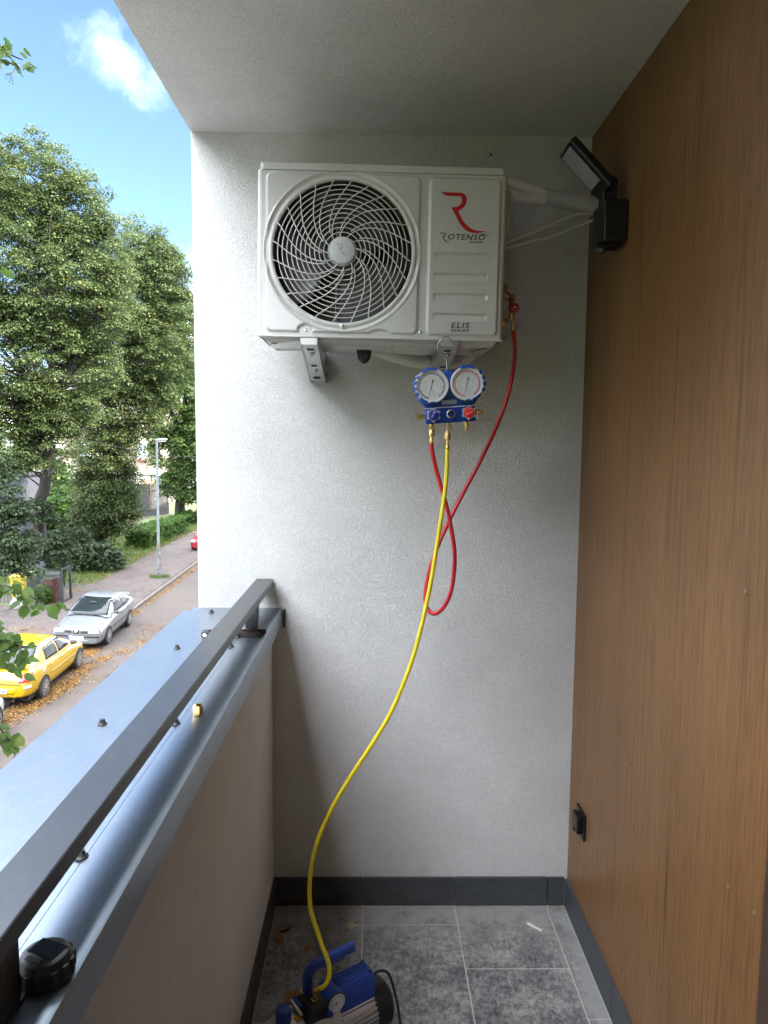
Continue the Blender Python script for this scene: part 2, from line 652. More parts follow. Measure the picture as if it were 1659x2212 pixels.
def leaf_cloud(name, pos, nrm, size, tint, mat, parent=None, aspect=0.75, droop=None, smooth=False):
    """every leaf is a folded four-point blade"""
    n = len(pos)
    nrm = nrm / np.linalg.norm(nrm, axis=1, keepdims=True)
    a = rng.normal(size=(n, 3))
    if droop is not None:
        a = a * (1 - droop) + np.array([0, 0, -1.0]) * droop * 1.6
    t = a - nrm * (a * nrm).sum(1, keepdims=True)
    t /= np.linalg.norm(t, axis=1, keepdims=True) + 1e-9
    b = np.cross(nrm, t)
    s = size[:, None]
    v = np.empty((n, 4, 3))
    v[:, 0] = pos
    v[:, 1] = pos + t * s * 0.45 + b * s * aspect * 0.5 + nrm * s * 0.10
    v[:, 2] = pos + t * s
    v[:, 3] = pos + t * s * 0.45 - b * s * aspect * 0.5 + nrm * s * 0.10
    me = bpy.data.meshes.new(name)
    me.vertices.add(n * 4)
    me.vertices.foreach_set('co', v.reshape(-1).astype(np.float32))
    me.loops.add(n * 4)
    me.loops.foreach_set('vertex_index', np.arange(n * 4, dtype=np.int32))
    me.polygons.add(n)
    me.polygons.foreach_set('loop_start', np.arange(0, n * 4, 4, dtype=np.int32))
    me.polygons.foreach_set('loop_total', np.full(n, 4, dtype=np.int32))
    at = me.attributes.new('tint', 'FLOAT', 'POINT')
    at.data.foreach_set('value', np.repeat(tint, 4).astype(np.float32))
    me.materials.append(mat)
    me.update(calc_edges=True)
    me.validate()
    o = bpy.data.objects.new(name, me)
    COL.objects.link(o)
    if parent:
        o.parent = parent
    return o


WHITE_STUCCO = stucco('white_stucco', (0.84, 0.84, 0.83), scale=125, strength=0.85, dist=0.0038)
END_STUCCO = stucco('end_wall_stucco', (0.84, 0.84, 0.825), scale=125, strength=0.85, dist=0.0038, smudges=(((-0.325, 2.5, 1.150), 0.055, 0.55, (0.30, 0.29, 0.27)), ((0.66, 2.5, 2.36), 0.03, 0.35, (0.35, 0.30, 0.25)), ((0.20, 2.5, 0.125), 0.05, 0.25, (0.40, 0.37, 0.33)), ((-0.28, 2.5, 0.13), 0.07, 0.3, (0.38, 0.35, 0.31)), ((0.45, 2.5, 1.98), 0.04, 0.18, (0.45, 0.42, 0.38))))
CEIL_STUCCO = stucco('ceiling_stucco', (0.86, 0.855, 0.85), scale=130, strength=0.85, dist=0.0032)
PAR_STUCCO = stucco('parapet_stucco', (0.83, 0.82, 0.80), scale=150, strength=0.5, dist=0.002)
WOOD = wood_mat()
ZINC = zinc_mat('zinc_sheet', (0.270, 0.318, 0.380), 0.32, 0.85, 0.5)
GRAPHITE = zinc_mat('graphite_steel', (0.072, 0.076, 0.083), 0.32, 0.6, 0.07)
TILE = tile_mat()
GROUT = M('grout', (0.46, 0.45, 0.43), 0.95, var=0.15, scale=80)
BLACK = M('black_plastic', (0.0055, 0.0055, 0.006), 0.40, scale=200)
RUBBER = M('black_rubber', (0.015, 0.015, 0.015), 0.6, scale=120)
GALV = M('galvanised_steel', (0.50, 0.50, 0.47), 0.34, 0.85, var=0.14, scale=45, bump=0.03)
STEEL = M('bright_steel', (0.62, 0.62, 0.61), 0.22, 1.0, scale=90)
BRASS = M('brass', (0.78, 0.53, 0.20), 0.22, 1.0, var=0.14, scale=90)
DBRASS = M('dull_brass', (0.46, 0.31, 0.14), 0.33, 1.0, var=0.2, scale=90)
AC_WHITE = M('cream_enamel', (0.62, 0.62, 0.595), 0.28, var=0.015, scale=260, coat=0.3)
GUARD_WHITE = M('guard_plastic', (0.68, 0.68, 0.65), 0.38, var=0.03, scale=60)
HUB_GREY = M('hub_plastic', (0.62, 0.64, 0.65), 0.4, var=0.02)
INK = M('black_print', (0.02, 0.02, 0.022), 0.5)
RED_INK = M('red_print', (0.56, 0.010, 0.012), 0.4)

# ------------------------------------------------------------------ the balcony: setting
D = 2.5
XL, XR, HC = -0.6205, 0.7243, 2.7297
XP = -0.3587
YB = -2.4          # the balcony runs on behind the camera

fl = MB().box((XL, YB, -0.30), (XR, D, -0.0016)).build('floor', GROUT, smooth=0)
tag(fl, kind='structure')
gap = 0.0022
xs = [XP + 0.01, -0.030, 0.308, 0.647, XR - 0.01]
firsts = [2.602, 2.387, 2.172, 1.966]
for ci in range(4):
    x0, x1 = xs[ci] + gap, xs[ci + 1] - gap
    edges = [2.49]
    y = firsts[ci]
    while y > YB:
        if y < 2.48:
            edges.append(y)
        y -= 0.645
    edges.append(YB)
    for a, b in zip(edges, edges[1:]):
        dz = random.uniform(-0.0006, 0.0006)
        MB().box((x0, b + gap, -0.0100), (x1, a - gap, dz)).build('tile', TILE, fl, smooth=0, bevel=0.0012, seg=1)
SKIRT = M('skirting_slate', (0.055, 0.060, 0.068), 0.5, var=0.35, scale=14, bump=0.2, dirt=0.15, stretch=(1, 1, 3))
zs = 0.1093
sx = [XP, -0.032, 0.307, 0.650, XR - 0.0105]
for a, b in zip(sx, sx[1:]):
    MB().box((a + 0.0015, D - 0.0105, 0.001), (b - 0.0015, D - 0.0005, zs + random.uniform(-.001, .001))).build('skirting_tile', SKIRT, fl, smooth=0, bevel=0.001, seg=1)
yy = [2.488, 1.963, 1.318, 0.673, 0.028, -0.617, -1.262, -2.39]
for a, b in zip(yy, yy[1:]):
    MB().box((XR - 0.0105, b + 0.0015, 0.001), (XR + 0.002, a - 0.0015, zs)).build('skirting_tile', SKIRT, fl, smooth=0, bevel=0.001, seg=1)
    MB().box((XP - 0.0005, b + 0.0015, 0.001), (XP + 0.0095, a - 0.0015, zs)).build('skirting_tile', SKIRT, fl, smooth=0, bevel=0.001, seg=1)

ce = MB().box((XL, YB, HC), (XR + 0.3, D, HC + 0.30)).build('ceiling', CEIL_STUCCO, smooth=0)
tag(ce, kind='structure')


def grid_wall(name, x0, x1, z0, z1, y0, y1, mat):
    return MB().box((x0, y0, z0), (x1, y1, z1)).build(name, mat, smooth=0, bevel=0.006, seg=2)


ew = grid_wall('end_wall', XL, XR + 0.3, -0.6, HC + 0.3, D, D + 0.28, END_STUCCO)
tag(ew, 'white textured stucco end wall the air conditioner hangs on', 'wall')
nw = grid_wall('balcony_end_wall', XL, XR + 0.3, -0.6, HC + 0.3, YB - 0.28, YB, WHITE_STUCCO)
tag(nw, 'white stucco wall closing the balcony behind the camera', 'wall')

# soft grey smear where the handrail meets the wall
# ------------------------------------------------------------------ timber-look cladding
cw = empty('cladding_wall', (XR, 0, 0))
tag(cw, 'tall brown wood grain cladding wall with rivets along the balcony', 'wall')


def cpanel(y0, y1, z0, z1):
    return MB().box((0, y0, z0), (0.008, y1, z1)).build('panel', WOOD, cw, smooth=0, bevel=0.0008, seg=1)


cpanel(1.238, D - 0.001, 0.006, HC - 0.0006)
MB().box((0.009, YB, -0.01), (0.22, -0.55, HC)).build('backing_wall', PAR_STUCCO, cw, smooth=0)
MB().box((0.009, 1.19, -0.01), (0.22, D - 0.001, HC - 0.001)).build('backing_wall', PAR_STUCCO, cw, smooth=0)
cpanel(YB, -0.56, 0.006, HC - 0.0006)
RIV = M('rivet_paint', (0.19, 0.10, 0.047), 0.4, var=0.1, coat=0.2)
rv = MB().lathe((0, 0, 0), (-0.0022, 0, 0), [(0, 0.0070), (0.35, 0.0070), (0.9, 0.0052), (1, 0.0042)], 14)
rv.lathe((-0.0021, 0, 0), (-0.0030, 0, 0), [(0, 0.0024), (1, 0.0018)], 10)
r0 = None
for y in (1.360, 1.920, 2.482):
    for z in (0.192, 0.808, 1.415, 2.042, 2.62):
        if y > 2.4 and z > 2.0:
            continue
        if r0 is None:
            r0 = rv.build('rivet', RIV, cw)
            r0.location = (0, y, z)
        else:
            twin(r0, (0, y, z))
twin(r0, (0, 1.264, 0.819))
twin(r0, (0, 1.264, 1.430))
# glazed balcony door beside the cladding, its brown frame just enters the picture
dr = empty('balcony_door', (XR, 0, 0))
tag(dr, 'dark brown framed glass balcony door at right picture edge', 'door')
DBROWN = M('brown_frame', (0.060, 0.034, 0.024), 0.4, var=0.15, scale=60, stretch=(1, 1, 0.1))
fr = MB()
for a, b in (((1.16, 0.0), (1.232, HC)), ((-0.55, 0.0), (-0.47, HC)), ((-0.47, 0.0), (1.16, 0.08)), ((-0.47, HC - 0.3), (1.16, HC))):
    fr.box((-0.004 if a[0] > 1 else 0.01, a[0], a[1] + 0.002), (0.09, b[0], b[1] - 0.002))
fr.build('frame', DBROWN, dr, smooth=0, bevel=0.004)
lf = MB()
lf.box((0.02, 1.07, 0.09), (0.07, 1.155, HC - 0.31)).box((0.02, -0.465, 0.09), (0.07, -0.38, HC - 0.31))
lf.box((0.021, -0.38, 0.09), (0.069, 1.07, 0.18)).box((0.021, -0.38, HC - 0.40), (0.069, 1.07, HC - 0.31))
lf.build('door_leaf', DBROWN, dr, smooth=0, bevel=0.004)
MB().box((0.04, -0.38, 0.18), (0.052, 1.07, HC - 0.40)).build('pane', glass_mat('door_glass', (0.03, 0.032, 0.035), 0.03), dr, smooth=0)
MB().lathe((0.02, 1.11, 1.05), (-0.03, 1.11, 1.05), [(0, 0.012), (1, 0.010)], 12).box((-0.034, 0.99, 1.04), (-0.022, 1.12, 1.06)).build('handle', STEEL, dr)

# ------------------------------------------------------------------ parapet with sheet metal coping
pw = empty('parapet_wall', (0, 0, 0))
tag(pw, 'low stucco parapet wall capped with bolted grey metal coping', 'wall')
MB().box((-0.615, YB, -0.59), (XP, D - 0.0005, 1.098)).build('wall_body', PAR_STUCCO, pw, smooth=0, bevel=0.008)
zc = 1.115
# outer sheet (street side) and inner sheet with its turned-down lip, thin gap between
co = MB()
prof = [(-0.662, 1.065), (-0.662, 1.113), (-0.660, 1.115), (-0.4035, 1.115), (-0.4035, 1.1125), (-0.6595, 1.1125), (-0.6595, 1.065)]
co.rings([[(x, y, z) for x, z in prof] for y in (YB, 2.455)])
co.rings([[(max(x, -0.634), y, z) for x, z in prof] for y in (2.4555, D - 0.001)])
co.build('coping_outer_sheet', ZINC, pw, smooth=25)
co = MB()
prof = [(-0.4015, 1.1165), (-0.330, 1.1165), (-0.3225, 1.1145), (-0.3215, 1.110), (-0.3215, 1.057), (-0.3235, 1.057), (-0.3240, 1.108), (-0.330, 1.1140), (-0.4015, 1.1140)]
co.rings([[(x, y, z) for x, z in prof] for y in (YB, D - 0.006)])
co.build('coping_inner_sheet', ZINC, pw, smooth=50)
MB().box((-0.412, YB, 1.0985), (-0.394, D - 0.002, 1.1118)).build('seam_shade_strip', RUBBER, pw, smooth=0)  # black strip under the sheets, stands for the shade in the gap
MB().box((-0.3175, D - 0.022, 1.048), (-0.3125, D - 0.001, 1.112)).build('sealant', RUBBER, pw, smooth=0)
BOLT = M('weathered_bolt', (0.075, 0.072, 0.068), 0.5, 0.6, var=0.3, scale=140)
bt = MB().lathe((0, 0, 0), (0, 0, 0.0035), [(0, 0.0095), (0.6, 0.0095), (1, 0.008)], 18).cyl((0, 0, 0.0034), (0, 0, 0.0055), 0.0075, 0.0068, 16)
bt.cyl((0, 0, 0.0054), (0, 0, 0.0115), 0.0055, 0.0052, 6)
b0 = bt.build('bolt', BOLT, pw)
b0.location = (-0.555, 2.416, 1.1152)
for x, y in ((-0.555, 1.986), (-0.558, 1.436), (-0.558, 0.90)):
    twin(b0, (x, y, 1.1152), (0, 0, random.random()))
for x, y in ((-0.4055, 2.10), (-0.4055, 2.00), (-0.4065, 1.436), (-0.4065, 0.957)):
    twin(b0, (x, y, 1.1166), (0, 0, random.random()))

# ------------------------------------------------------------------ handrail
rl = empty('handrail', (0, 0, 0))
tag(rl, 'dark grey rectangular steel handrail on short posts above the coping', 'handrail')
MB().box((-0.414, YB, 1.196), (-0.354, D - 0.002, 1.221)).build('rail', GRAPHITE, rl, bevel=0.0035, seg=3)
for y in (2.215, 0.675, -0.85):
    MB().box((-0.400, y - 0.02, 1.1195), (-0.361, y + 0.02, 1.1955)).build('post', GRAPHITE, rl, bevel=0.003)
    MB().box((-0.4005, y - 0.035, 1.1172), (-0.3605, y + 0.035, 1.1200)).build('base_plate', GRAPHITE, rl, bevel=0.001)

# things left lying on the coping
br = empty('brass_cap', (-0.3735, 1.487, 1.1168))
tag(br, 'small brass hex flare cap standing on the coping', 'cap')
MB().lathe((0, 0, 0), (0, 0, 0.023), [(0, 0.0100), (0.05, 0.0112), (0.70, 0.0112), (0.90, 0.0095), (1, 0.006)], 6, rot=0.3).build('hex_body', BRASS, br, smooth=20, bevel=0.0008)
MB().lathe((0, 0, 0.0226), (0, 0, 0.0238), [(0, 0.0080), (1, 0.0060)], 18).build('domed_top', BRASS, br)

hk = empty('hex_key_set', (-0.40, 2.115, 1.117), (0, 0, R(3)))
tag(hk, 'folding hex key set lying across the coping under handrail', 'tool')
RUST = M('browned_steel', (0.060, 0.040, 0.038), 0.40, 0.6, var=0.3, scale=120)
MB().box((-0.110, -0.012, 0.0), (0.062, -0.009, 0.016)).box((-0.110, 0.018, 0.0), (0.075, 0.021, 0.016)).box((-0.114, -0.012, 0), (-0.095, 0.021, 0.016)).build('holder', RUST, hk, bevel=0.002)
for i in range(5):
    y = -0.0055 + i * 0.0052
    r = 0.0026 - i * 0.0002
    MB().tube(smooth_path([(-0.10, y, 0.009), (0.03, y, 0.009), (0.062 - i * 0.002, y, 0.009), (0.068 - i * 0.002, y, 0.007), (0.070 - i * 0.002, y, 0.002)], 4), r, 6).build('hex_key', RUST, hk, smooth=20)
MB().cyl((-0.104, -0.014, 0.008), (-0.104, 0.023, 0.008), 0.006, n=12).build('pivot_bolt', STEEL, hk)

gm_ = empty('handheld_meter', (-0.354, 0.732, 1.117), (0, 0, R(-22)))
gm_.scale = (0.86, 0.86, 0.86)
tag(gm_, 'black handheld meter with screen lying beside near rail post', 'meter')
MB().lathe((0, 0, 0), (0, 0, 0.030), [(0, 0.030), (0.1, 0.034), (0.75, 0.034), (1, 0.028)], 28).build('case', BLACK, gm_)
mb = MB()
for i in range(14):
    a = 2 * math.pi * i / 14
    mb.box((0.031, -0.004, 0.004), (0.0360, 0.004, 0.024), Matrix.Rotation(a, 4, 'Z'))
mb.build('grip_ribs', BLACK, gm_, bevel=0.001)
MB().lathe((0, 0, 0.0295), (0, 0, 0.0325), [(0, 0.0285), (0.6, 0.0285), (1, 0.026)], 28).build('bezel', M('meter_grey', (0.05, 0.05, 0.055), 0.35), gm_)
MB().box((-0.021, -0.008, 0.0325), (0.021, 0.018, 0.0335)).build('screen', glass_mat('meter_glass', (0.02, 0.022, 0.03), 0.08), gm_, smooth=0)
MB().box((-0.012, -0.021, 0.0325), (0.012, -0.013, 0.0345)).build('button', BLACK, gm_, bevel=0.002)

# socket on the cladding
so = empty('outdoor_socket', (XR - 0.0005, 2.340, 0.407))
tag(so, 'black square flap socket on the cladding near the floor', 'socket')
MB().box((-0.008, -0.047, -0.045), (0.0, 0.047, 0.045)).build('frame_plate', BLACK, so, bevel=0.002)
MB().box((-0.026, -0.029, -0.030), (-0.007, 0.029, 0.030)).build('flap_lid', BLACK, so, bevel=0.004, seg=3)
MB().cyl((-0.022, -0.022, 0.031), (-0.022, 0.022, 0.031), 0.004, n=10).build('hinge', BLACK, so)
MB().box((-0.030, -0.010, -0.027), (-0.0255, 0.010, -0.022)).build('lid_grip', BLACK, so, bevel=0.001)

# ------------------------------------------------------------------ floodlight
fd = empty('floodlight', (XR, 2.165, 2.343))
tag(fd, 'black wall floodlight with tilted head and pale diffuser', 'floodlight')
MB().box((-0.071, -0.058, -0.058), (-0.001, 0.058, 0.058)).build('mount_box', BLACK, fd, bevel=0.006, seg=3)
MB().box((-0.080, -0.030, -0.070), (-0.040, 0.030, -0.0585)).build('sensor_housing', BLACK, fd, bevel=0.008, seg=3)
MB().lathe((-0.060, 0, -0.0695), (-0.060, 0, -0.083), [(0, 0.018), (0.5, 0.016), (1, 0.004)], 16).build('sensor_dome', M('smoky_dome', (0.05, 0.05, 0.055), 0.25), fd)
MB().box((-0.066, -0.022, 0.050), (-0.024, 0.022, 0.112)).cyl((-0.045, -0.030, 0.112), (-0.045, 0.030, 0.112), 0.021, n=18).build('hinge_arm', BLACK, fd, bevel=0.004)
for y in (-0.033, 0.0303):
    MB().cyl((-0.045, y, 0.112), (-0.045, y + 0.003, 0.112), 0.006, n=8).build('hinge_screw', STEEL, fd)
tl = math.atan2(0.124, -0.122)
hm = Matrix.Translation((-0.043, 0, 0.103)) @ Matrix.Rotation(-tl, 4, 'Y')


def hb(name, a, b, mat, bev, par):
    o = MB().box(a, b, hm).build(name, mat, par, bevel=bev, seg=3)
    return o


head = hb('lamp_head', (0.0, -0.060, -0.006), (0.174, 0.060, 0.019), BLACK, 0.007, fd)
hb('diffuser', (0.035, -0.040, 0.0187), (0.163, 0.046, 0.0203), M('frosted_diffuser', (0.36, 0.375, 0.42), 0.45, var=0.02), 0, head)
# small spider-like stain high on the wall
sp = empty('spider', (0.384, D - 0.004, 2.668))
tag(sp, 'tiny thin-legged spider on the wall above air conditioner', 'spider')
SPB = M('spider_brown', (0.10, 0.08, 0.05), 0.7)
MB().lathe((0, 0, -0.005), (0, 0, 0.005), [(0, 0.0008), (0.3, 0.0026), (0.6, 0.0022), (1, 0.0006)], 8).build('body', M('spider_dark', (0.03, 0.025, 0.02), 0.7), sp)
for i in range(8):
    a = R([20, 48, 128, 160, 200, 232, 308, 340][i])
    l = [0.030, 0.036, 0.036, 0.030, 0.034, 0.040, 0.040, 0.034][i]
    MB().tube([(0, 0, 0), (math.cos(a) * l * .5, -0.006, math.sin(a) * l * .5), (math.cos(a) * l, 0.003, math.sin(a) * l)], 0.0005, 4).build('leg', SPB, sp)

# ------------------------------------------------------------------ air conditioner outdoor unit
ac = empty('air_conditioner', (0.014, 2.12, 2.0085), (0, R(0.75), 0))
tag(ac, 'white outdoor air conditioner unit with round fan grille and red letter logo', 'air conditioner')
AW, AD, AH = 0.358, 0.27, 0.460      # half width, depth, height to the lid seam
HX, HZ, HR = -0.113, 0.237, 0.2085   # fan opening


def sd_rr(x, z, x0, x1, z0, z1, r):
    qx = np.abs(x - (x0 + x1) / 2) - (x1 - x0) / 2 + r
    qz = np.abs(z - (z0 + z1) / 2) - (z1 - z0) / 2 + r
    return np.hypot(np.maximum(qx, 0), np.maximum(qz, 0)) + np.minimum(np.maximum(qx, qz), 0) - r


def sstep(a, b, x):
    t = np.clip((x - a) / (b - a), 0, 1)
    return t * t * (3 - 2 * t)


def front_h(x, z):
    """outward relief of the pressed front panel"""
    d = sd_rr(x, z, -0.332, 0.108, 0.008, 0.452, 0.018)
    nd = np.minimum(np.hypot((x + 0.217) * 0.8, z - 0.012) - 0.017, np.hypot((x - 0.000) * 0.45, z - 0.004) - 0.014)
    d = np.maximum(d, -nd)
    h = 0.0052 * sstep(0.003, -0.0045, d)
    d2 = sd_rr(x, z, 0.1345, 0.340, 0.008, 0.450, 0.016)
    h = h + 0.0062 * sstep(0.003, -0.0055, d2)
    for k in range(4):
        zt = 0.2405 - 0.057 * k
        d3 = sd_rr(x, z, 0.152, 0.308, zt - 0.020, zt, 0.004)
        ins = sstep(0.001, -0.003, d3)
        ramp_ = np.clip((z - (zt - 0.020)) / 0.020, 0, 1)
        ends = 1 - 0.4 * sstep(0.064, 0.078, np.abs(x - 0.230))
        h = h - 0.0065 * ins * (0.25 + 0.75 * ramp_) * ends
    rr_ = np.hypot(x - HX, z - HZ)
    h = h - 0.005 * sstep(0.224, 0.2165, rr_) + 0.002 * sstep(0.004, 0.0, np.abs(rr_ - 0.2255))
    for sx_ in (0.190, 0.303):
        h = h - 0.0025 * sstep(0.0032, 0.0012, np.hypot(x - sx_, z - 0.432))
    return h


nx, nz_ = 330, 222
gx = np.linspace(-0.344, 0.344, nx)
gz = np.linspace(0.0, AH - 0.0012, nz_)
X, Z = np.meshgrid(gx, gz)
Y = -front_h(X, Z)
edge = np.minimum(np.minimum(X + 0.344, 0.344 - X), 1)
Y = Y * sstep(0, 0.002, edge)
keep = np.hypot(X - HX, Z - HZ) > HR
m_ = MB()
m_.v = list(zip(X.ravel().tolist(), Y.ravel().tolist(), Z.ravel().tolist()))
for j in range(nz_ - 1):
    for i in range(nx - 1):
        if keep[j, i] and keep[j, i + 1] and keep[j + 1, i] and keep[j + 1, i + 1]:
            a = j * nx + i
            m_.f.append((a, a + 1, a + nx + 1, a + nx))
m_.mi = [0] * len(m_.f)
m_.build('front_panel', AC_WHITE, ac, smooth=80, recalc=False)


def corner_path(hw, d, r, n=8):
    p = [(-hw, d)]
    for k in range(n + 1):
        a = math.pi + math.pi / 2 * k / n
        p.append((-hw + r + r * math.cos(a), r + r * math.sin(a)))
    p2 = [(-x, y) for x, y in reversed(p)]
    return p, p2


pl, pr_ = corner_path(AW, AD, 0.014)
cb = MB()
cb.rings([[(x, y, z) for x, y in pl] for z in (0.0, AH - 0.0012)], close=False, cap=False)
cb.rings([[(x, y, z) for x, y in pr_] for z in (0.0, AH - 0.0012)], close=False, cap=False)
cb.box((-AW, AD - 0.004, 0), (AW, AD, AH - 0.002))
cb.build('side_panels', AC_WHITE, ac, smooth=40)
lid = MB()
pa, pb = corner_path(0.350, AD, 0.012)
ol = pa + pb
lid.rings([[(x, y - 0.002, AH) for x, y in ol], [(x, y - 0.002, AH + 0.0185) for x, y in ol],
           [(x * 0.994, y * 0.985 + 0.0005, AH + 0.0210) for x, y in ol]])
lid.build('top_lid', AC_WHITE, ac, smooth=30)
# base pan seen from below, with pressed ribs
nxb, nyb = 150, 60
bx_ = np.linspace(-0.350, 0.350, nxb)
by_ = np.linspace(0.010, AD - 0.002, nyb)
BX, BY = np.meshgrid(bx_, by_)
BZ = np.full_like(BX, -0.0165)
BZ += 0.016 * sstep(0.016, 0.0, np.minimum(np.minimum(BX + 0.350, 0.350 - BX), np.minimum(BY - 0.010, AD - 0.002 - BY)))
for x0, x1, y0, y1, hgt in ((-0.33, -0.26, 0.03, 0.05, .006), (-0.33, -0.25, 0.20, 0.24, .006), (-0.14, 0.02, 0.10, 0.13, -.007), (-0.10, 0.10, 0.03, 0.06, .006), (0.04, 0.14, 0.13, 0.18, .007),
                            (0.05, 0.17, 0.06, 0.09, -.006), (0.25, 0.33, 0.04, 0.07, .006), (0.26, 0.33, 0.18, 0.23, .006), (-0.16, -0.04, 0.19, 0.23, .006), (0.06, 0.16, 0.21, 0.24, -.005)):
    BZ += hgt * sstep(0.004, -0.006, sd_rr(BX, BY, x0, x1, y0, y1, 0.012))
m_ = MB()
m_.v = list(zip(BX.ravel().tolist(), BY.ravel().tolist(), BZ.ravel().tolist()))
m_.f = [(j * nxb + i, (j + 1) * nxb + i, (j + 1) * nxb + i + 1, j * nxb + i + 1) for j in range(nyb - 1) for i in range(nxb - 1)]
m_.mi = [0] * len(m_.f)
pan = m_.build('base_pan', AC_WHITE, ac, smooth=70, recalc=False)
MB().box((-0.357, -0.0012, -0.007), (0.357, 0.0098, -0.0003)).build('pan_flange', AC_WHITE, pan, bevel=0.002)
dk = M('hole_shade', (0.015, 0.015, 0.015), 0.8)  # flat dark colour standing for the shade inside holes
for x, y in ((-0.315, 0.06), (0.315, 0.075), (0.30, 0.10), (-0.19, 0.15), (0.29, 0.15)):
    MB().box((x - 0.009, y - 0.005, -0.0185), (x + 0.009, y + 0.005, -0.0172)).build('drain_slot', dk, pan, smooth=0)

# fan opening
DKG = M('dark_shroud', (0.07, 0.07, 0.072), 0.6)
sh = MB()
n = 64
sh.rings([[(HX + math.cos(2 * math.pi * i / n) * r, y, HZ + math.sin(2 * math.pi * i / n) * r) for i in range(n)] for y, r in ((0.0, 0.2105), (0.06, 0.2060), (0.10, 0.2075), (0.125, 0.2190))], cap=False)
sh.build('fan_shroud', DKG, ac)
COIL, Nn, Ll, bs = new_mat('coil_fins')
wv = _tex(Nn, Ll, 'Wave', 60, Distortion=0.5)
rc = _ramp(Nn, Ll, wv.outputs['Fac'], [(0.2, (0.05, 0.043, 0.035)), (0.8, (0.26, 0.22, 0.165))])
Ll.new(rc.outputs[0], bs.inputs['Base Color'])
bs.inputs['Metallic'].default_value = 0.5
bs.inputs['Roughness'].default_value = 0.5
MB().box((-0.34, 0.235, 0.01), (0.10, 0.25, 0.45)).build('coil', COIL, ac, smooth=0)
mb = MB()
for i in range(12):
    z = 0.045 + i * 0.034
    mb.tube(smooth_path([(-0.300, 0.236, z), (-0.300, 0.222, z + 0.004), (-0.300, 0.222, z + 0.018), (-0.300, 0.236, z + 0.022)], 3), 0.0035, 6)
mb.build('coil_bends', M('dull_copper', (0.30, 0.20, 0.13), 0.4, 0.9), ac)
mb = MB()
mb.box((HX - 0.030, 0.19, 0.012), (HX - 0.018, 0.20, 0.45)).box((HX + 0.045, 0.19, 0.012), (HX + 0.057, 0.20, 0.45))
mb.build('motor_bracket', M('bracket_grey', (0.42, 0.42, 0.40), 0.4, 0.7), ac, smooth=0)
MB().lathe((HX, 0.13, HZ), (HX, 0.21, HZ), [(0, 0.03), (0.1, 0.048), (0.9, 0.048), (1, 0.03)], 24).build('fan_motor', M('motor_olive', (0.30, 0.25, 0.14), 0.5, 0.3), ac)
FANM = M('fan_plastic', (0.10, 0.10, 0.105), 0.38)
fan = MB().lathe((HX, 0.055, HZ), (HX, 0.12, HZ), [(0, 0.02), (0.06, 0.052), (1, 0.056)], 30).build('fan', FANM, ac)
for k in range(3):
    a0 = R(35 + 120 * k)
    rows = []
    for ri in range(9):
        r = 0.050 + 0.148 * ri / 8
        row = []
        for ti in range(11):
            t = ti / 10
            a = a0 + R(-20 + 10 * ri / 8) + t * R(78 + 14 * math.sin(ri / 8 * 3))
            row.append((HX + r * math.cos(a), 0.060 + 0.055 * (1 - t) * (0.9 + 0.1 * ri / 8) + 0.010 * math.sin(t * 3.1), HZ + r * math.sin(a)))
        rows.append(row)
    b_ = MB().rings(rows, close=False, cap=False).build('blade', FANM, fan, smooth=80)
    sm = b_.modifiers.new('solid', 'SOLIDIFY')
    sm.thickness = 0.003


def circ(r, y, n=96):
    return [(HX + r * math.cos(2 * math.pi * i / n), y, HZ + r * math.sin(2 * math.pi * i / n)) for i in range(n)]


# guard: bezel, rings, spiral ribs, hub
bz = MB()
n = 96
bz.rings([circ(r, y) for r, y in ((0.2135, 0.0085), (0.2135, 0.000), (0.2120, -0.0026), (0.2080, -0.0040), (0.2035, -0.0032), (0.2005, -0.0008), (0.1998, 0.004), (0.1998, 0.0085))], cap=False)
guard = bz.build('fan_guard', GUARD_WHITE, ac, smooth=60)
for k in range(1, 13):
    r = 0.1995 - 0.01325 * k
    yb = -0.003 - 0.006 * (1 - (r / 0.2) ** 2)
    rg_ = MB()
    sec = [(0.0015 * math.cos(q), 0.0022 * math.sin(q)) for q in np.linspace(0, 2 * math.pi, 7)[:-1]]
    rg_.rings([circ(r + a, yb + 0.0035 + b, 72) for a, b in sec] + [circ(r + sec[0][0], yb + 0.0035 + sec[0][1], 72)], cap=False)
    rg_.build('ring', GUARD_WHITE, guard, smooth=80)


def spiral(th0, t1, sw, e=1.35, m=20):
    P = []
    for i in range(m + 1):
        t = t1 * i / m
        r = 0.2010 - (0.2010 - 0.036) * t
        th = th0 + sw * (i / m) ** e
        yb = -0.0050 - 0.0062 * (1 - (r / 0.2) ** 2)
        P.append((HX + r * math.cos(th), yb, HZ + r * math.sin(th)))
    return P


tm = 0.62
for k in range(12):
    th = R(8 + 30 * k)
    MB().tube(spiral(th, 1.0, R(64)), 0.0017, 6).build('rib', GUARD_WHITE, guard, smooth=80)
    at_m = 64 * tm ** 1.35
    MB().tube(spiral(th + R(15), tm + 0.24, R(64 * (tm + 0.24) ** 1.35 - 15 + 6)), 0.0017, 6).build('rib', GUARD_WHITE, guard, smooth=80)
hub = MB().lathe((HX, 0.0, HZ), (HX, -0.0165, HZ), [(0, 0.0375), (0.75, 0.0375), (0.92, 0.0362), (1, 0.0335)], 48).build('hub', HUB_GREY, guard, smooth=40)


def bez(p0, p1, p2, p3, n=10):
    out = []
    for i in range(n):
        t = i / n
        out.append(tuple((1 - t) ** 3 * a + 3 * (1 - t) ** 2 * t * b + 3 * (1 - t) * t * t * c + t ** 3 * d for a, b, c, d in zip(p0, p1, p2, p3)))
    return out


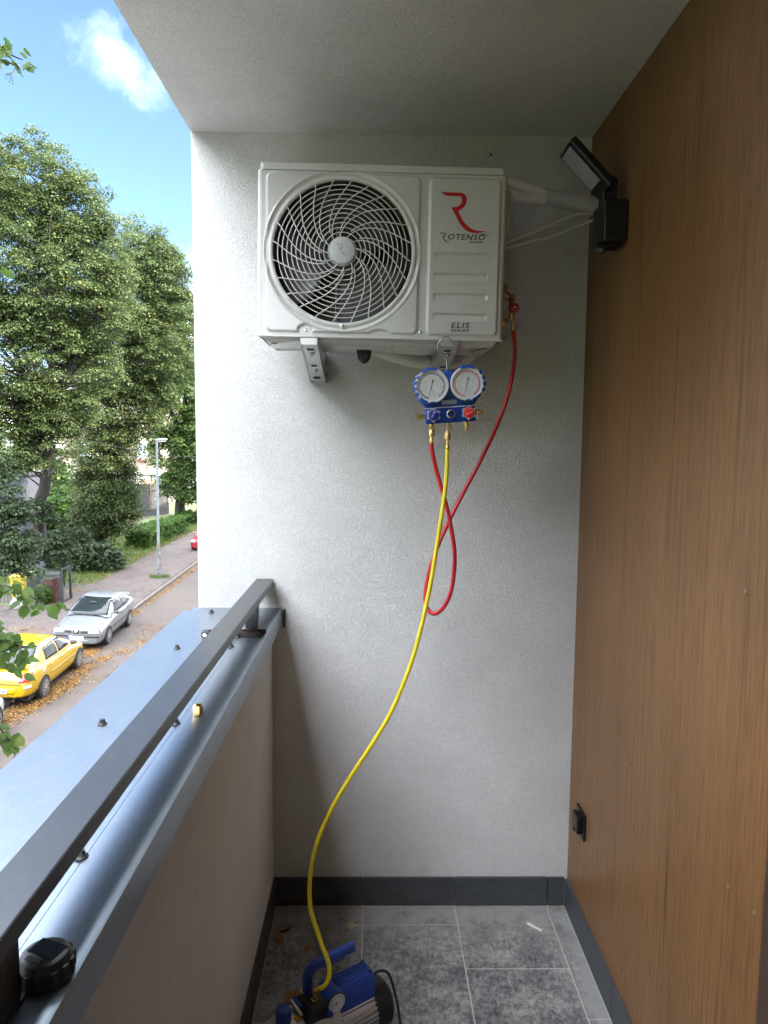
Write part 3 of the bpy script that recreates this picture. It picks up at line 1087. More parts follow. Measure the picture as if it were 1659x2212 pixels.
# logo outline traced in a 575 x 490 box (x right, y down)
LO = []
LO += bez((0, 0), (25, 12), (60, 13), (110, 13), 6)
LO += bez((110, 13), (180, 13), (215, 12), (250, 13), 4)
LO += bez((250, 13), (295, 18), (318, 50), (320, 100), 8)
LO += bez((320, 100), (320, 160), (280, 205), (220, 230), 8)
LO += bez((220, 230), (250, 320), (330, 420), (410, 450), 9)
LO += bez((410, 450), (470, 470), (530, 466), (577, 459), 6)
LO += bez((577, 459), (520, 487), (470, 492), (410, 488), 6)
LO += bez((410, 488), (320, 478), (260, 415), (225, 350), 8)
LO += bez((225, 350), (190, 285), (160, 235), (128, 188), 6)
LO += bez((128, 188), (170, 190), (200, 185), (220, 172), 5)
LO += bez((220, 172), (250, 150), (265, 120), (262, 90), 6)
LO += bez((262, 90), (258, 62), (245, 55), (215, 54), 6)
LO += bez((215, 54), (160, 54), (100, 56), (70, 50), 6)
LO += bez((70, 50), (35, 42), (12, 22), (0, 0), 5)


def logo(name, x, z, w, mat, parent, y0, y1):
    s = w / 577.0
    cu = bpy.data.curves.new(name, 'CURVE')
    cu.dimensions = '2D'
    cu.fill_mode = 'BOTH'
    cu.extrude = (y1 - y0) / 2
    spl = cu.splines.new('POLY')
    spl.points.add(len(LO) - 1)
    for p, (px, py) in zip(spl.points, LO):
        p.co = (x + px * s, z - py * s, 0, 1)
    spl.use_cyclic_u = True
    t = bpy.data.objects.new(name + '_src', cu)
    COL.objects.link(t)
    bpy.context.view_layer.update()
    me = bpy.data.meshes.new_from_object(t.evaluated_get(bpy.context.evaluated_depsgraph_get()))
    bpy.data.objects.remove(t)
    me.materials.clear()
    me.materials.append(mat)
    o = bpy.data.objects.new(name, me)
    COL.objects.link(o)
    o.parent = parent
    o.location = (0, (y0 + y1) / 2, 0)
    o.rotation_euler = (math.pi / 2, 0, 0)
    return o


fy = -0.0066
logo('logo_print', 0.166, 0.4105, 0.1335, RED_INK, ac, fy, fy + 0.002)
logo('hub_emblem', HX - 0.018, HZ + 0.019, 0.037, M('emblem_grey', (0.40, 0.42, 0.44), 0.4), hub, -0.0169, -0.0155)
logo('wordmark_initial', 0.1650, 0.2965, 0.032, INK, ac, fy, fy + 0.002)
wmk = text('wordmark_print', 'OTENSO', 0.0215, INK, ac, (0.1868, fy, 0.2780), shear=0.22, width=0.1065, offset=0.0003, space=1.15)
MB().box((0.284, fy, 0.2935), (0.2975, fy + 0.001, 0.2952)).build('wordmark_bar', INK, ac, smooth=0)
text('registered_mark', 'R', 0.0065, INK, ac, (0.3000, fy, 0.2905))
mb = MB()
n = 24
mb.rings([[(0.3020 + r * math.cos(2 * math.pi * i / n), y, 0.2928 + r * math.sin(2 * math.pi * i / n)) for i in range(n)] for r, y in ((0.0042, fy), (0.0048, fy))], cap=False)
mb.build('registered_ring', INK, ac)
text('slogan_print', 'Live better', 0.0092, INK, ac, (0.2500, fy, 0.2695), shear=0.25, width=0.043, offset=0.00015)
text('series_name_print', 'ELIS', 0.0225, INK, ac, (0.2040, fy, 0.0290), shear=0.18, width=0.054, offset=0.0002, space=1.1)
text('series_word_print', 'SERIES', 0.0105, INK, ac, (0.2040, fy, 0.0185), shear=0.18, width=0.054, offset=0.0003, space=1.2)
scr = MB().lathe((0, 0, 0), (0, -0.0035, 0), [(0, 0.0050), (0.5, 0.0048), (1, 0.0025)], 14).box((-0.003, -0.0038, -0.0006), (0.003, -0.0030, 0.0006)).box((-0.0006, -0.0038, -0.003), (0.0006, -0.0030, 0.003))
s0 = scr.build('screw', STEEL, ac)
s0.location = (-0.217, -0.0002, 0.0135)
twin(s0, (0.117, -0.0002, 0.0145))
MB().cyl((-0.111, -0.0035, 0.0275), (-0.111, -0.0075, 0.0275), 0.0078, n=20).build('guard_tab', GUARD_WHITE, guard)
twin(s0, (-0.111, -0.0072, 0.0275))
twin(s0, (-0.3575, 0.03, 0.41), (0, 0, R(-90)))
MB().box((-0.366, 0.10, 0.165), (-0.3575, 0.19, 0.182)).box((-0.364, 0.10, 0.13), (-0.3575, 0.19, 0.164)).build('side_handle', AC_WHITE, ac, bevel=0.002)
# electrical cover and service valves on the right-hand side
cov = MB()
cov.rings([[(0.3582, y, z) for y, z in ((0.10, 0.322), (0.24, 0.322), (0.24, 0.475), (0.10, 0.475))],
           [(0.392, y, z) for y, z in ((0.11, 0.325), (0.23, 0.325), (0.23, 0.447), (0.11, 0.447))]])
cov.build('terminal_cover', AC_WHITE, ac, bevel=0.003)
vlv = MB()
vlv.box((0.3582, 0.125, 0.145), (0.374, 0.160, 0.165))
vlv.lathe((0.368, 0.142, 0.165), (0.399, 0.142, 0.150), [(0, 0.012), (0.4, 0.013), (1, 0.011)], 12)
vlv.lathe((0.380, 0.142, 0.158), (0.380, 0.142, 0.192), [(0, 0.010), (0.5, 0.012), (0.8, 0.011), (1, 0.006)], 12)
vlv.build('service_valve', DBRASS, ac, bevel=0.001)
MB().lathe((0.398, 0.142, 0.146), (0.416, 0.142, 0.146), [(0, 0.010), (0.3, 0.0145), (0.85, 0.0145), (1, 0.010)], 6).build('valve_cap', DBRASS, ac, bevel=0.001)
MB().lathe((0.3582, 0.142, 0.073), (0.400, 0.142, 0.073), [(0, 0.010), (0.7, 0.010), (0.75, 0.012), (1, 0.011)], 12).build('lower_valve', DBRASS, ac, bevel=0.001)

# ------------------------------------------------------------------ wall brackets
def bracket(xc, lab):
    b = empty('wall_bracket', (xc, D - 0.001, 2.004))
    tag(b, lab, 'bracket', 'brackets under the air conditioner')
    w = 0.0255
    side = [(0, 0.0), (-0.376, 0.0), (-0.376, -0.020), (-0.045, -0.100), (0, -0.100)]
    for s in (-1, 1):
        x0, x1 = sorted((s * w, s * (w - 0.0025)))
        MB().prism([(y, z) for y, z in side], lambda u, v, d: (d, u, v), x0, x1).build('cheek', GALV, b, smooth=0, bevel=0.0008, seg=1)
    wb = MB()
    wb.add([(-w + 0.0026, -0.372, -0.0175), (w - 0.0026, -0.372, -0.0175), (w - 0.0026, -0.046, -0.0955), (-w + 0.0026, -0.046, -0.0955),
            (-w + 0.0026, -0.372, -0.0150), (w - 0.0026, -0.372, -0.0150), (w - 0.0026, -0.046, -0.0930), (-w + 0.0026, -0.046, -0.0930)],
           [(0, 1, 2, 3), (7, 6, 5, 4), (0, 4, 5, 1), (2, 6, 7, 3), (0, 3, 7, 4), (1, 5, 6, 2)])
    web = wb.build('web', GALV, b, smooth=0)
    MB().box((-w + 0.0027, -0.3755, -0.0195), (w - 0.0027, -0.3725, -0.0005)).build('nose_plate', GALV, b, smooth=0)
    MB().box((-w + 0.0027, -0.0025, -0.1300 + 0.03), (w - 0.0027, 0.0005, -0.0005)).build('back_plate', GALV, b, smooth=0)
    sl = math.atan2(0.078, 0.326)
    T0 = lambda t: Matrix.Translation((0, -0.372 + 0.326 * t, -0.0176 - 0.078 * t)) @ Matrix.Rotation(-sl, 4, 'X')
    for t, hw, hl in ((0.13, 0.010, 0.006), (0.55, 0.009, 0.007)):
        MB().box((-hw, -hl, -0.0012), (hw, hl, 0.0002), T0(t)).build('slot', dk, b, smooth=0)  # raised dark piece in place of an open, shaded slot
    MB().cyl(T0(0.90) @ Vector((0, 0, 0)), T0(0.90) @ Vector((0, 0, -0.0012)), 0.013, n=20).build('cable_hole', dk, b)
    for t in (0.20, 0.64):
        c = T0(t)
        MB().lathe(c @ Vector((0.004, 0, 0)), c @ Vector((0.004, 0, -0.007)), [(0, 0.0075), (1, 0.0075)], 6).lathe(c @ Vector((0.004, 0, -0.007)), c @ Vector((0.004, 0, -0.014)), [(0, 0.004), (1, 0.004)], 8).build('nut', STEEL, b)
    MB().cyl((0, -0.366, 0.0), (0, -0.366, 0.010), 0.0075, n=6).build('bolt_head', STEEL, b)
    MB().cyl((w, -0.02, -0.07), (w + 0.006, -0.02, -0.07), 0.006, n=6).build('wall_bolt', STEEL, b)
    return b


bracket(-0.193, 'galvanised steel bracket under the fan side of the air conditioner')
bracket(0.216, 'galvanised steel bracket with the gauge hook hanging on it')

dp = empty('drain_plug', (-0.034, 2.262, 1.994))
tag(dp, 'black rubber drain elbow under the middle of air conditioner', 'drain plug')
MB().lathe((0, 0, 0), (0, 0, -0.004), [(0, 0.034), (0.7, 0.034), (1, 0.030)], 28).build('flange', RUBBER, dp)
MB().lathe((0, 0, -0.0038), (0, 0, -0.048), [(0, 0.024), (0.25, 0.022), (0.6, 0.020), (0.85, 0.013), (1, 0.005)], 24).build('elbow', RUBBER, dp)
MB().lathe((0, -0.014, -0.026), (0, -0.026, -0.030), [(0, 0.014), (0.8, 0.013), (1, 0.011)], 18).build('outlet', RUBBER, dp)

# ------------------------------------------------------------------ pipes and cables at the back
FOAM = M('white_foam', (0.82, 0.82, 0.81), 0.6, var=0.04, scale=60)


def ribbed(path, r, pitch=0.004, amp=0.0009, n=12):
    out, rr = [], []
    for p, q in zip(path, path[1:]):
        p, q = Vector(p), Vector(q)
        m = max(1, int((q - p).length / (pitch / 2)))
        for i in range(m):
            out.append(p.lerp(q, i / m))
            rr.append(r + amp * (1 if len(out) % 2 else -1))
    return out, rr


wp = empty('corrugated_hose', (0.15, 2.44, 1.99))
tag(wp, 'white corrugated hose sagging under the air conditioner by the wall', 'hose')
pth = smooth_path([(-0.17, 0.0, 0.03), (-0.09, 0.0, 0.000), (0.01, 0.005, -0.022), (0.10, 0.005, -0.020), (0.16, 0.0, -0.004), (0.20, -0.01, 0.03)], 8)
MB().tube(*ribbed(pth, 0.019)).build('ribbed_wall', FOAM, wp, smooth=60)
ls = empty('refrigerant_pipes', (0.40, 2.33, 2.49))
tag(ls, 'pair of white insulated pipes taped grey running into the cladding', 'pipes')
for dz, dy in ((0.016, 0.0), (-0.016, 0.006)):
    p_, r_ = ribbed(smooth_path([(-0.05, -0.04 + dy, dz - 0.03), (0.0, -0.03 + dy, dz + 0.003), (0.06, 0.01 + dy, dz * 0.9 + 0.004), (0.148, 0.048 + dy * .3, dz * 0.5 + 0.003)], 6), 0.0155)
    MB().tube(p_, r_).build('insulated_pipe', FOAM, ls, smooth=60)
MB().tube(smooth_path([(0.140, 0.046, 0.004), (0.150, 0.048, 0.004), (0.23, 0.050, -0.008), (0.33, 0.050, -0.022)], 5), [0.021] * 2 + [0.0245] * 14, 18).build('grey_wrap', M('grey_tape', (0.50, 0.50, 0.51), 0.5, var=0.08, scale=40), ls, smooth=60)
CABW = M('white_cable', (0.84, 0.84, 0.83), 0.4, var=0.02)
for lab, pts in (('upper white cable bowing from air conditioner into the cladding', [(0.385, 2.33, 2.31), (0.44, 2.40, 2.36), (0.508, 2.40, 2.386), (0.57, 2.40, 2.414), (0.633, 2.40, 2.441), (0.672, 2.40, 2.451), (0.73, 2.40, 2.447)]),
                 ('lower white cable running from air conditioner into the cladding', [(0.385, 2.33, 2.30), (0.441, 2.40, 2.340), (0.509, 2.40, 2.361), (0.572, 2.40, 2.375), (0.634, 2.40, 2.401), (0.73, 2.40, 2.438)])):
    o = MB().tube(smooth_path(pts, 6), 0.0045, 10).build('power_cable', CABW, smooth=60)
    tag(o, lab, 'cable', 'white cables of the air conditioner')

# ------------------------------------------------------------------ manifold gauge set
BLUE = M('blue_plastic', (0.012, 0.085, 0.42), 0.38, var=0.05, scale=80)
BLUEP = M('blue_anodised', (0.012, 0.060, 0.36), 0.25, 0.35, var=0.06, scale=80)
GREYP = M('grey_plastic', (0.36, 0.38, 0.40), 0.45, var=0.04)
PALE = M('pale_plastic', (0.66, 0.68, 0.70), 0.4, var=0.03)
DIAL = M('dial_white', (0.60, 0.63, 0.66), 0.5, var=0.02)
mg = empty('gauge_manifold', (0.2185, 2.075, 1.7850), (0, R(-4.5), 0))
tag(mg, 'blue two-gauge refrigerant manifold hanging from the bracket', 'gauge set')
mm = 0.001


def disc(parent, name, u, v, y0, y1, prof, mat, n=40, bevel=0):
    return MB().lathe((u, y0, v), (u, y1, v), prof, n).build(name, mat, parent, smooth=40, bevel=bevel)


plate = MB().prism([(-0.071, 0.0215), (0.071, 0.0215), (0.088, 0.046), (0.080, 0.078), (0.050, 0.098), (0.020, 0.108), (0.017, 0.122), (-0.014, 0.122), (-0.018, 0.108), (-0.050, 0.098), (-0.082, 0.078), (-0.090, 0.046)],
                   lambda u, v, d: (u, d, v), 0.004, 0.026).build('back_plate', BLUE, mg, bevel=0.004)
MB().box((-0.0725, -0.008, -0.0245), (0.0715, 0.026, 0.0185)).build('valve_bar', BLUEP, mg, bevel=0.003)
for a, b in ((-0.072, -0.054), (-0.046, -0.006), (0.003, 0.042), (0.052, 0.071)):
    MB().box((a, -0.0065, 0.0188), (b, 0.0, 0.0214)).build('pale_strip', PALE, mg, smooth=0)
MB().box((-0.023, 0.0025, 0.028), (0.021, 0.0045, 0.0405)).build('name_plate', M('plate_grey', (0.42, 0.50, 0.52), 0.4), mg, bevel=0.0015)
text('name_plate_print', 'VALUE', 0.0105, M('plate_print', (0.60, 0.68, 0.66), 0.4), mg, (-0.018, 0.0022, 0.0305), shear=0.2, width=0.035)


def arc_ring(r0, r1, a0, a1, n=48):
    m = MB()
    vs, fs = [], []
    for i in range(n + 1):
        a = R(a0 + (a1 - a0) * i / n)
        vs += [(r0 * math.cos(a), 0, r0 * math.sin(a)), (r1 * math.cos(a), 0, r1 * math.sin(a))]
    fs = [(2 * i, 2 * i + 1, 2 * i + 3, 2 * i + 2) for i in range(n)]
    return m.add(vs, fs)


def gauge(u, v, side):
    g = empty('gauge', (u, 0.0, v))
    g.parent = mg
    MB().lathe((0, 0.012, 0), (0, -0.0192, 0), [(0, 0.030), (0.3, 0.043), (0.65, 0.0465), (1, 0.0455)], 48).build('housing', BLUE, g)
    # rubber boot: pale ring with blue grips round it
    bt_ = MB()
    n = 64
    rr = [(0.0468, -0.008), (0.0485, -0.012), (0.0485, -0.024), (0.0465, -0.0285), (0.0425, -0.0285), (0.0415, -0.026)]
    bt_.rings([[(r * math.cos(2 * math.pi * i / n), y, r * math.sin(2 * math.pi * i / n)) for i in range(n)] for r, y in rr], cap=False)
    bt_.build('bezel_ring', PALE, g, smooth=50)
    angs = [(70, 122, .0035), (140, 152, .005), (160, 172, .005), (180, 192, .005), (200, 212, .005), (222, 252, .003), (262, 278, .0015)] if side < 0 else \
           [(60, 112, .0035), (30, 42, .005), (10, 22, .005), (-10, 2, .005), (-30, -18, .005), (-75, -42, .003), (262, 276, .0015)]
    for a0, a1, ex in angs:
        k = max(3, int((a1 - a0) / 5))
        rs = []
        for i in range(k + 1):
            a = R(a0 + (a1 - a0) * i / k)
            rs.append([(r * math.cos(a), y, r * math.sin(a)) for r, y in ((0.044, -0.007), (0.0487 + ex, -0.008), (0.0487 + ex, -0.0255), (0.0470, -0.0300), (0.0440, -0.0300))])
        MB().rings(rs).build('boot_grip', BLUE, g, smooth=30, bevel=0.0006)
    MB().cyl((0, -0.0195, 0), (0, -0.0203, 0), 0.0425, n=48).build('dial_face', DIAL, g)
    df = -0.0206
    blk, red, yel, gry = M('dial_ink', (0.015, 0.02, 0.045), 0.5), M('dial_red', (0.60, 0.02, 0.03), 0.5), M('dial_yellow', (0.50, 0.42, 0.10), 0.5), M('dial_grey', (0.28, 0.30, 0.33), 0.5)
    main = blk if side < 0 else red
    pr = [(0.0330, 0.0347, 252, -60, main), (0.0362, 0.0379, 252, -60, main), (0.0252, 0.0264, 240, -25, yel), (0.0174, 0.0183, 230, -15, gry), (0.0212, 0.0219, 232, 20, gry)]
    if side > 0:
        pr.append((0.0347, 0.0362, 252, -60, M('dial_pale_red', (0.72, 0.22, 0.22), 0.5)))
    else:
        pr.append((0.0347, 0.0362, 252, 10, M('dial_blue', (0.16, 0.26, 0.42), 0.5)))
    for r0, r1, a0, a1, mt in pr:
        o = arc_ring(r0, r1, a0, a1).build('scale_arc', mt, g, smooth=0)
        o.location = (0, df - 0.0002 * (mt in (blk, red)), 0)
    tk = MB()
    for i in range(32):
        a = R(252 - 312 * i / 31)
        r0, r1 = (0.0318, 0.0335) if i % 4 == 0 else (0.0347, 0.0362)
        wv_ = 0.0004
        c, s_ = math.cos(a), math.sin(a)
        tk.add([(r0 * c - wv_ * s_, 0, r0 * s_ + wv_ * c), (r1 * c - wv_ * s_, 0, r1 * s_ + wv_ * c), (r1 * c + wv_ * s_, 0, r1 * s_ - wv_ * c), (r0 * c + wv_ * s_, 0, r0 * s_ - wv_ * c)], [(0, 1, 2, 3)])
    o = tk.build('tick_marks', blk, g, smooth=0)
    o.location = (0, df - 0.0004, 0)
    for i in range(8):
        a = R(248 - 300 * i / 7)
        text('scale_digit', str(i * 5), 0.0042, blk, g, (0.0292 * math.cos(a) - 0.002, df, 0.0292 * math.sin(a) - 0.0014), extrude=0.00005)
    text('scale_unit', 'bar', 0.0045, gry, g, (-0.004, df, 0.0085), extrude=0.00005)
    for i in range(4):
        text('small_print', ['R22', 'R32', 'R410A', 'R134a'][i], 0.0040, blk, g, (0.000, df, -0.0135 - i * 0.0052), extrude=0.00005)
    ne = MB()
    ne.add([(-0.0016, 0, 0), (0.0016, 0, 0), (0.0004, 0, 0.037), (-0.0004, 0, 0.037), (-0.0016, -0.0008, 0), (0.0016, -0.0008, 0), (0.0004, -0.0008, 0.037), (-0.0004, -0.0008, 0.037)],
           [(0, 1, 2, 3), (7, 6, 5, 4), (0, 4, 5, 1), (1, 5, 6, 2), (2, 6, 7, 3), (3, 7, 4, 0)])
    ne.box((-0.0014, -0.0008, -0.012), (0.0014, 0, 0.001)).lathe((0, 0, -0.016), (0, -0.0009, -0.016), [(0, 0.0030), (1, 0.0028)], 12).box((-0.0026, -0.00085, -0.018), (0.0026, 0, -0.009))
    o = ne.build('needle', INK, g, smooth=0)
    o.location = (0, -0.0225, 0)
    o.rotation_euler = (0, R(180 + 13 + 4.5), 0)
    MB().lathe((0, -0.0205, 0), (0, -0.0250, 0), [(0, 0.0022), (1, 0.0016)], 12).build('needle_pivot', STEEL, g)
    MB().lathe((0, -0.0262, 0), (0, -0.0270, 0), [(0, 0.0420), (1, 0.0418)], 48).build('glass', clear_glass('gauge_glass'), g)


gauge(-0.0505, 0.0815, -1)
gauge(0.0505, 0.0815, 1)


def knob(u, v, col, colname):
    k = empty('knob', (u, -0.008, v))
    k.parent = mg
    pts = []
    for i in range(72):
        a = 2 * math.pi * i / 72
        lob = 1 if (i % 12) < 5 else 0
        r = 0.0205 if lob else 0.0168
        pts.append((r * math.cos(a + 0.3), r * math.sin(a + 0.3)))
    MB().prism(pts, lambda p, q, d: (p, d, q), -0.003, -0.019).build('grip', GREYP, k, smooth=30, bevel=0.0012)
    MB().cyl((0, 0, 0), (0, -0.005, 0), 0.009, n=18).build('stem', BRASS, k)
    MB().lathe((0, -0.0188, 0), (0, -0.0208, 0), [(0, 0.0155), (0.7, 0.0152), (1, 0.0140)], 40).build('cap_disc', M('knob_' + colname, col, 0.35, var=0.03), k)
    wt = M('knob_print', (0.72, 0.72, 0.76), 0.5)
    t = text('cap_print', 'VALUE', 0.0062, wt, k, (0, -0.0211, 0), rot=(R(90), R(-62 if u < 0 else -200), 0), width=0.019, extrude=0.00008, align='CENTER')
    o = arc_ring(0.0105, 0.0112, 20, 100, 16).build('cap_arrow', wt, k, smooth=0)
    o.location = (0, -0.0211, 0)


knob(-0.0505, -0.0005, (0.012, 0.018, 0.26), 'blue')
knob(0.0505, -0.0005, (0.66, 0.014, 0.020), 'red')
sg = empty('sight_glass', (0.0, -0.008, -0.0005))
sg.parent = mg
MB().lathe((0, 0.001, 0), (0, -0.005, 0), [(0, 0.0155), (0.8, 0.0155), (1, 0.0145)], 40).build('mount', BLUEP, sg)
bz2 = MB()
bz2.rings([[(r * math.cos(2 * math.pi * i / 40), y, r * math.sin(2 * math.pi * i / 40)) for i in range(40)] for r, y in ((0.0125, -0.004), (0.0125, -0.0075), (0.0095, -0.0085), (0.0088, -0.0040))], cap=False)
bz2.build('ring_nut', M('pale_brass', (0.66, 0.58, 0.42), 0.25, 1.0), sg)
MB().cyl((0, -0.0052, 0), (0, -0.0058, 0), 0.0092, n=24).build('lens', glass_mat('sight_lens', (0.01, 0.03, 0.16), 0.06), sg)

KNURL = M('knurled_brass', (0.78, 0.53, 0.20), 0.25, 1.0, var=0.3, scale=420, bump=0.8, bdist=0.002)


def fitting(p, d, segs, name='fitting', parent=None, mat=BRASS):
    """stacked turned sections along d: (length, r0, r1, sides)"""
    m = MB()
    p = Vector(p)
    d = Vector(d).normalized()
    for ln, r0, r1, sd in segs:
        q = p + d * ln
        m.lathe(p, q, [(0, r0 * 0.94), (0.06, r0), (0.94, r1), (1, r1 * 0.94)], sd)
        p = q - d * 0.0002
    return m.build(name, mat, parent, smooth=28), p


fitting((-0.0725, 0.010, -0.002), (-1, 0, 0), [(0.006, 0.006, 0.006, 14), (0.004, 0.0045, 0.0045, 12), (0.006, 0.0085, 0.0085, 6), (0.011, 0.0088, 0.0088, 20)], 'side_port', mg, BRASS)
fitting((0.0715, 0.010, 0.001), (1, 0, 0), [(0.006, 0.008, 0.007, 14), (0.014, 0.0065, 0.0065, 16), (0.005, 0.007, 0.006, 12)], 'side_port', mg, BRASS)
fitting((-0.0565, 0.010, -0.0245), (0, 0, -1), [(0.006, 0.0065, 0.0065, 14), (0.009, 0.0075, 0.0075, 6)], 'bottom_port', mg, BRASS)
fitting((-0.0060, 0.010, -0.0245), (0, 0, -1), [(0.006, 0.0065, 0.0065, 14), (0.020, 0.0075, 0.0070, 6)], 'bottom_port', mg, DBRASS)
MB().lathe((-0.005, 0.006, -0.0415), (-0.005, -0.010, -0.0415), [(0, 0.006), (0.3, 0.0085), (0.9, 0.0085), (1, 0.0075)], 24).build('core_cap', M('cap_brass', (0.62, 0.50, 0.30), 0.3, 1.0), mg)
fitting((0.0450, 0.010, -0.0245), (0, 0, -1), [(0.008, 0.0062, 0.0062, 14), (0.010, 0.0068, 0.0068, 6), (0.008, 0.0050, 0.0046, 16)], 'bottom_port', mg, BRASS)
hp = [(0.0, 0.013, 0.121), (0.0, 0.013, 0.150), (-0.003, 0.010, 0.160), (-0.020, 0.0, 0.177), (-0.026, -0.008, 0.196), (-0.020, -0.016, 0.206), (-0.006, -0.016, 0.2165), (0.009, 0.0, 0.2160), (0.020, 0.026, 0.2085), (0.024, 0.032, 0.194)]
MB().tube(smooth_path(hp, 5), 0.0017, 8).build('hook', STEEL, mg, smooth=60)
MB().lathe((0.0, 0.013, 0.1215), (0.0, 0.013, 0.1275), [(0, 0.007), (0.6, 0.0065), (1, 0.004)], 14).build('hook_boss', BLUE, mg)

# ------------------------------------------------------------------ hoses
REDH = M('red_hose_rubber', (0.52, 0.012, 0.020), 0.38, var=0.05, scale=60)
YELH = M('yellow_hose_rubber', (0.68, 0.56, 0.012), 0.38, var=0.05, scale=60)


def hose(name, label, pts, r, mat, ends):
    e = empty(name, pts[0])
    tag(e, label, 'hose')
    o = Vector(pts[0])
    MB().tube([p - o for p in smooth_path(pts, 7)], r, 14).build('hose_body', mat, e, smooth=60)
    for (p, d, segs) in ends:
        fitting(Vector(p) - o, d, segs, 'hose_end', e, KNURL)
    return e


rp = [[0.4310, 2.27, 2.056], [0.438, 2.27, 1.988], [0.43, 2.26, 1.916], [0.413, 2.25, 1.843], [0.387, 2.24, 1.771], [0.355, 2.23, 1.699], [0.319, 2.22, 1.627], [0.28, 2.21, 1.555], [0.24, 2.2, 1.476], [0.204, 2.19, 1.398], [0.176, 2.18, 1.32], [0.162, 2.17, 1.257], [0.160, 2.16, 1.215], [0.170, 2.15, 1.190], [0.189, 2.14, 1.183], [0.213, 2.13, 1.205], [0.231, 2.12, 1.246], [0.241, 2.12, 1.302], [0.242, 2.11, 1.374], [0.231, 2.11, 1.444], [0.216, 2.11, 1.513], [0.197, 2.105, 1.575], [0.18, 2.1, 1.63], [0.1690, 2.09, 1.677], [0.1660, 2.087, 1.704]]
hose('red_hose', 'red charging hose looping from air conditioner valve to manifold', rp, 0.0062, REDH, [
    ((0.1660, 2.087, 1.700), (0.005, 0, 1), [(0.016, 0.0064, 0.0064, 16), (0.005, 0.0042, 0.0042, 12), (0.018, 0.0086, 0.0086, 22), (0.004, 0.0066, 0.006, 14)]),
    ((0.4310, 2.27, 2.052), (-0.15, 0, 1), [(0.016, 0.0064, 0.0060, 16), (0.022, 0.0036, 0.0036, 12), (0.018, 0.0090, 0.0090, 22), (0.004, 0.0070, 0.006, 14)])])
yp = [[0.2125, 2.088, 1.684], [0.210, 2.078, 1.604], [0.201, 2.067, 1.523], [0.185, 2.056, 1.416], [0.168, 2.044, 1.309], [0.147, 2.032, 1.203], [0.12, 2.021, 1.096], [0.087, 2.01, 1.003], [0.045, 1.998, 0.911], [-0.012, 1.986, 0.819], [-0.072, 1.975, 0.727], [-0.117, 1.964, 0.65], [-0.156, 1.952, 0.559], [-0.175, 1.937, 0.468], [-0.173, 1.905, 0.408], [-0.162, 1.880, 0.377], [-0.147, 1.860, 0.350], [-0.134, 1.842, 0.324], [-0.120, 1.828, 0.301],
      [-0.112, 1.816, 0.279], [-0.113, 1.808, 0.260], [-0.121, 1.802, 0.245], [-0.129, 1.800, 0.238], [-0.138, 1.801, 0.233]]
hose('yellow_hose', 'long yellow hose hanging from manifold down to the vacuum pump', yp, 0.0062, YELH, [
    ((0.2125, 2.088, 1.678), (0.0, 0, 1), [(0.018, 0.0062, 0.0058, 16), (0.016, 0.0036, 0.0036, 12), (0.020, 0.0088, 0.0088, 22), (0.006, 0.0066, 0.006, 14)]),
    ((-0.1350, 1.801, 0.2350), (-1, 0.15, -0.62), [(0.007, 0.0070, 0.0070, 16), (0.012, 0.0092, 0.0088, 22)])])
# red knob of the ball valve at the air conditioner
bv = empty('valve_adapter', (0.4235, 2.262, 2.117), (0, 0, R(8)))
tag(bv, 'red knobbed brass valve adapter on the air conditioner side', 'valve')
MB().lathe((0, -0.012, 0), (0, -0.030, 0), [(0, 0.012), (0.2, 0.0145), (0.85, 0.0145), (1, 0.012)], 20).build('red_knob', M('red_cap', (0.50, 0.012, 0.02), 0.3), bv)
o = arc_ring(0.0085, 0.0100, -150, -20, 16).build('knob_arrow', PALE, bv, smooth=0)
o.location = (0, -0.0303, 0)
MB().box((-0.004, -0.0306, -0.002), (0.005, -0.0300, 0.003)).build('knob_mark', PALE, bv, smooth=0)
MB().lathe((0, 0.0, -0.016), (0, 0.0, 0.026), [(0, 0.009), (0.5, 0.0105), (0.8, 0.009), (1, 0.007)], 14).cyl((0, 0.004, 0), (0, -0.013, 0), 0.007, n=12).build('adapter_body', DBRASS, bv)

# ------------------------------------------------------------------ vacuum pump
ax = math.atan2(0.072, 0.107)
vp = empty('vacuum_pump', (-0.110, 1.860, 0.0005), (0, 0, ax))
tag(vp, 'blue and silver vacuum pump standing on the floor tiles', 'vacuum pump')
PBLUE = M('pump_blue', (0.010, 0.045, 0.27), 0.42, var=0.06, scale=90)
ALU = M('cast_aluminium', (0.52, 0.53, 0.53), 0.36, 0.7, var=0.08, scale=90)
MB().box((-0.15, -0.060, 0.0), (0.15, 0.060, 0.012)).build('base_plate', BLACK, vp, bevel=0.004)
# motor with cooling ribs
mb = MB().cyl((0.005, 0.0, 0.075), (0.125, 0.0, 0.075), 0.053, n=40)
for i in range(30):
    a = 2 * math.pi * i / 30
    mb.box((0.012, -0.0022, 0.050), (0.122, 0.0022, 0.062), Matrix.Translation((0, 0, 0.075)) @ Matrix.Rotation(a, 4, 'X'))
mb.build('motor', ALU, vp, smooth=30)
MB().lathe((0.124, 0, 0.078), (0.178, 0, 0.078), [(0, 0.064), (0.3, 0.067), (0.8, 0.066), (1, 0.056)], 40).build('fan_cowl', BLACK, vp)
MB().cyl((0.120, -0.040, 0.108), (0.128, -0.040, 0.108), 0.006, n=10).build('cowl_screw', STEEL, vp)
hs = MB().prism([(-0.034, 0.105), (0.036, 0.105), (0.036, 0.170), (0.024, 0.196), (-0.020, 0.196), (-0.034, 0.176)], lambda u, v, d: (d, u, v), 0.004, 0.128)
hs.build('motor_housing', PBLUE, vp, bevel=0.006, seg=3)
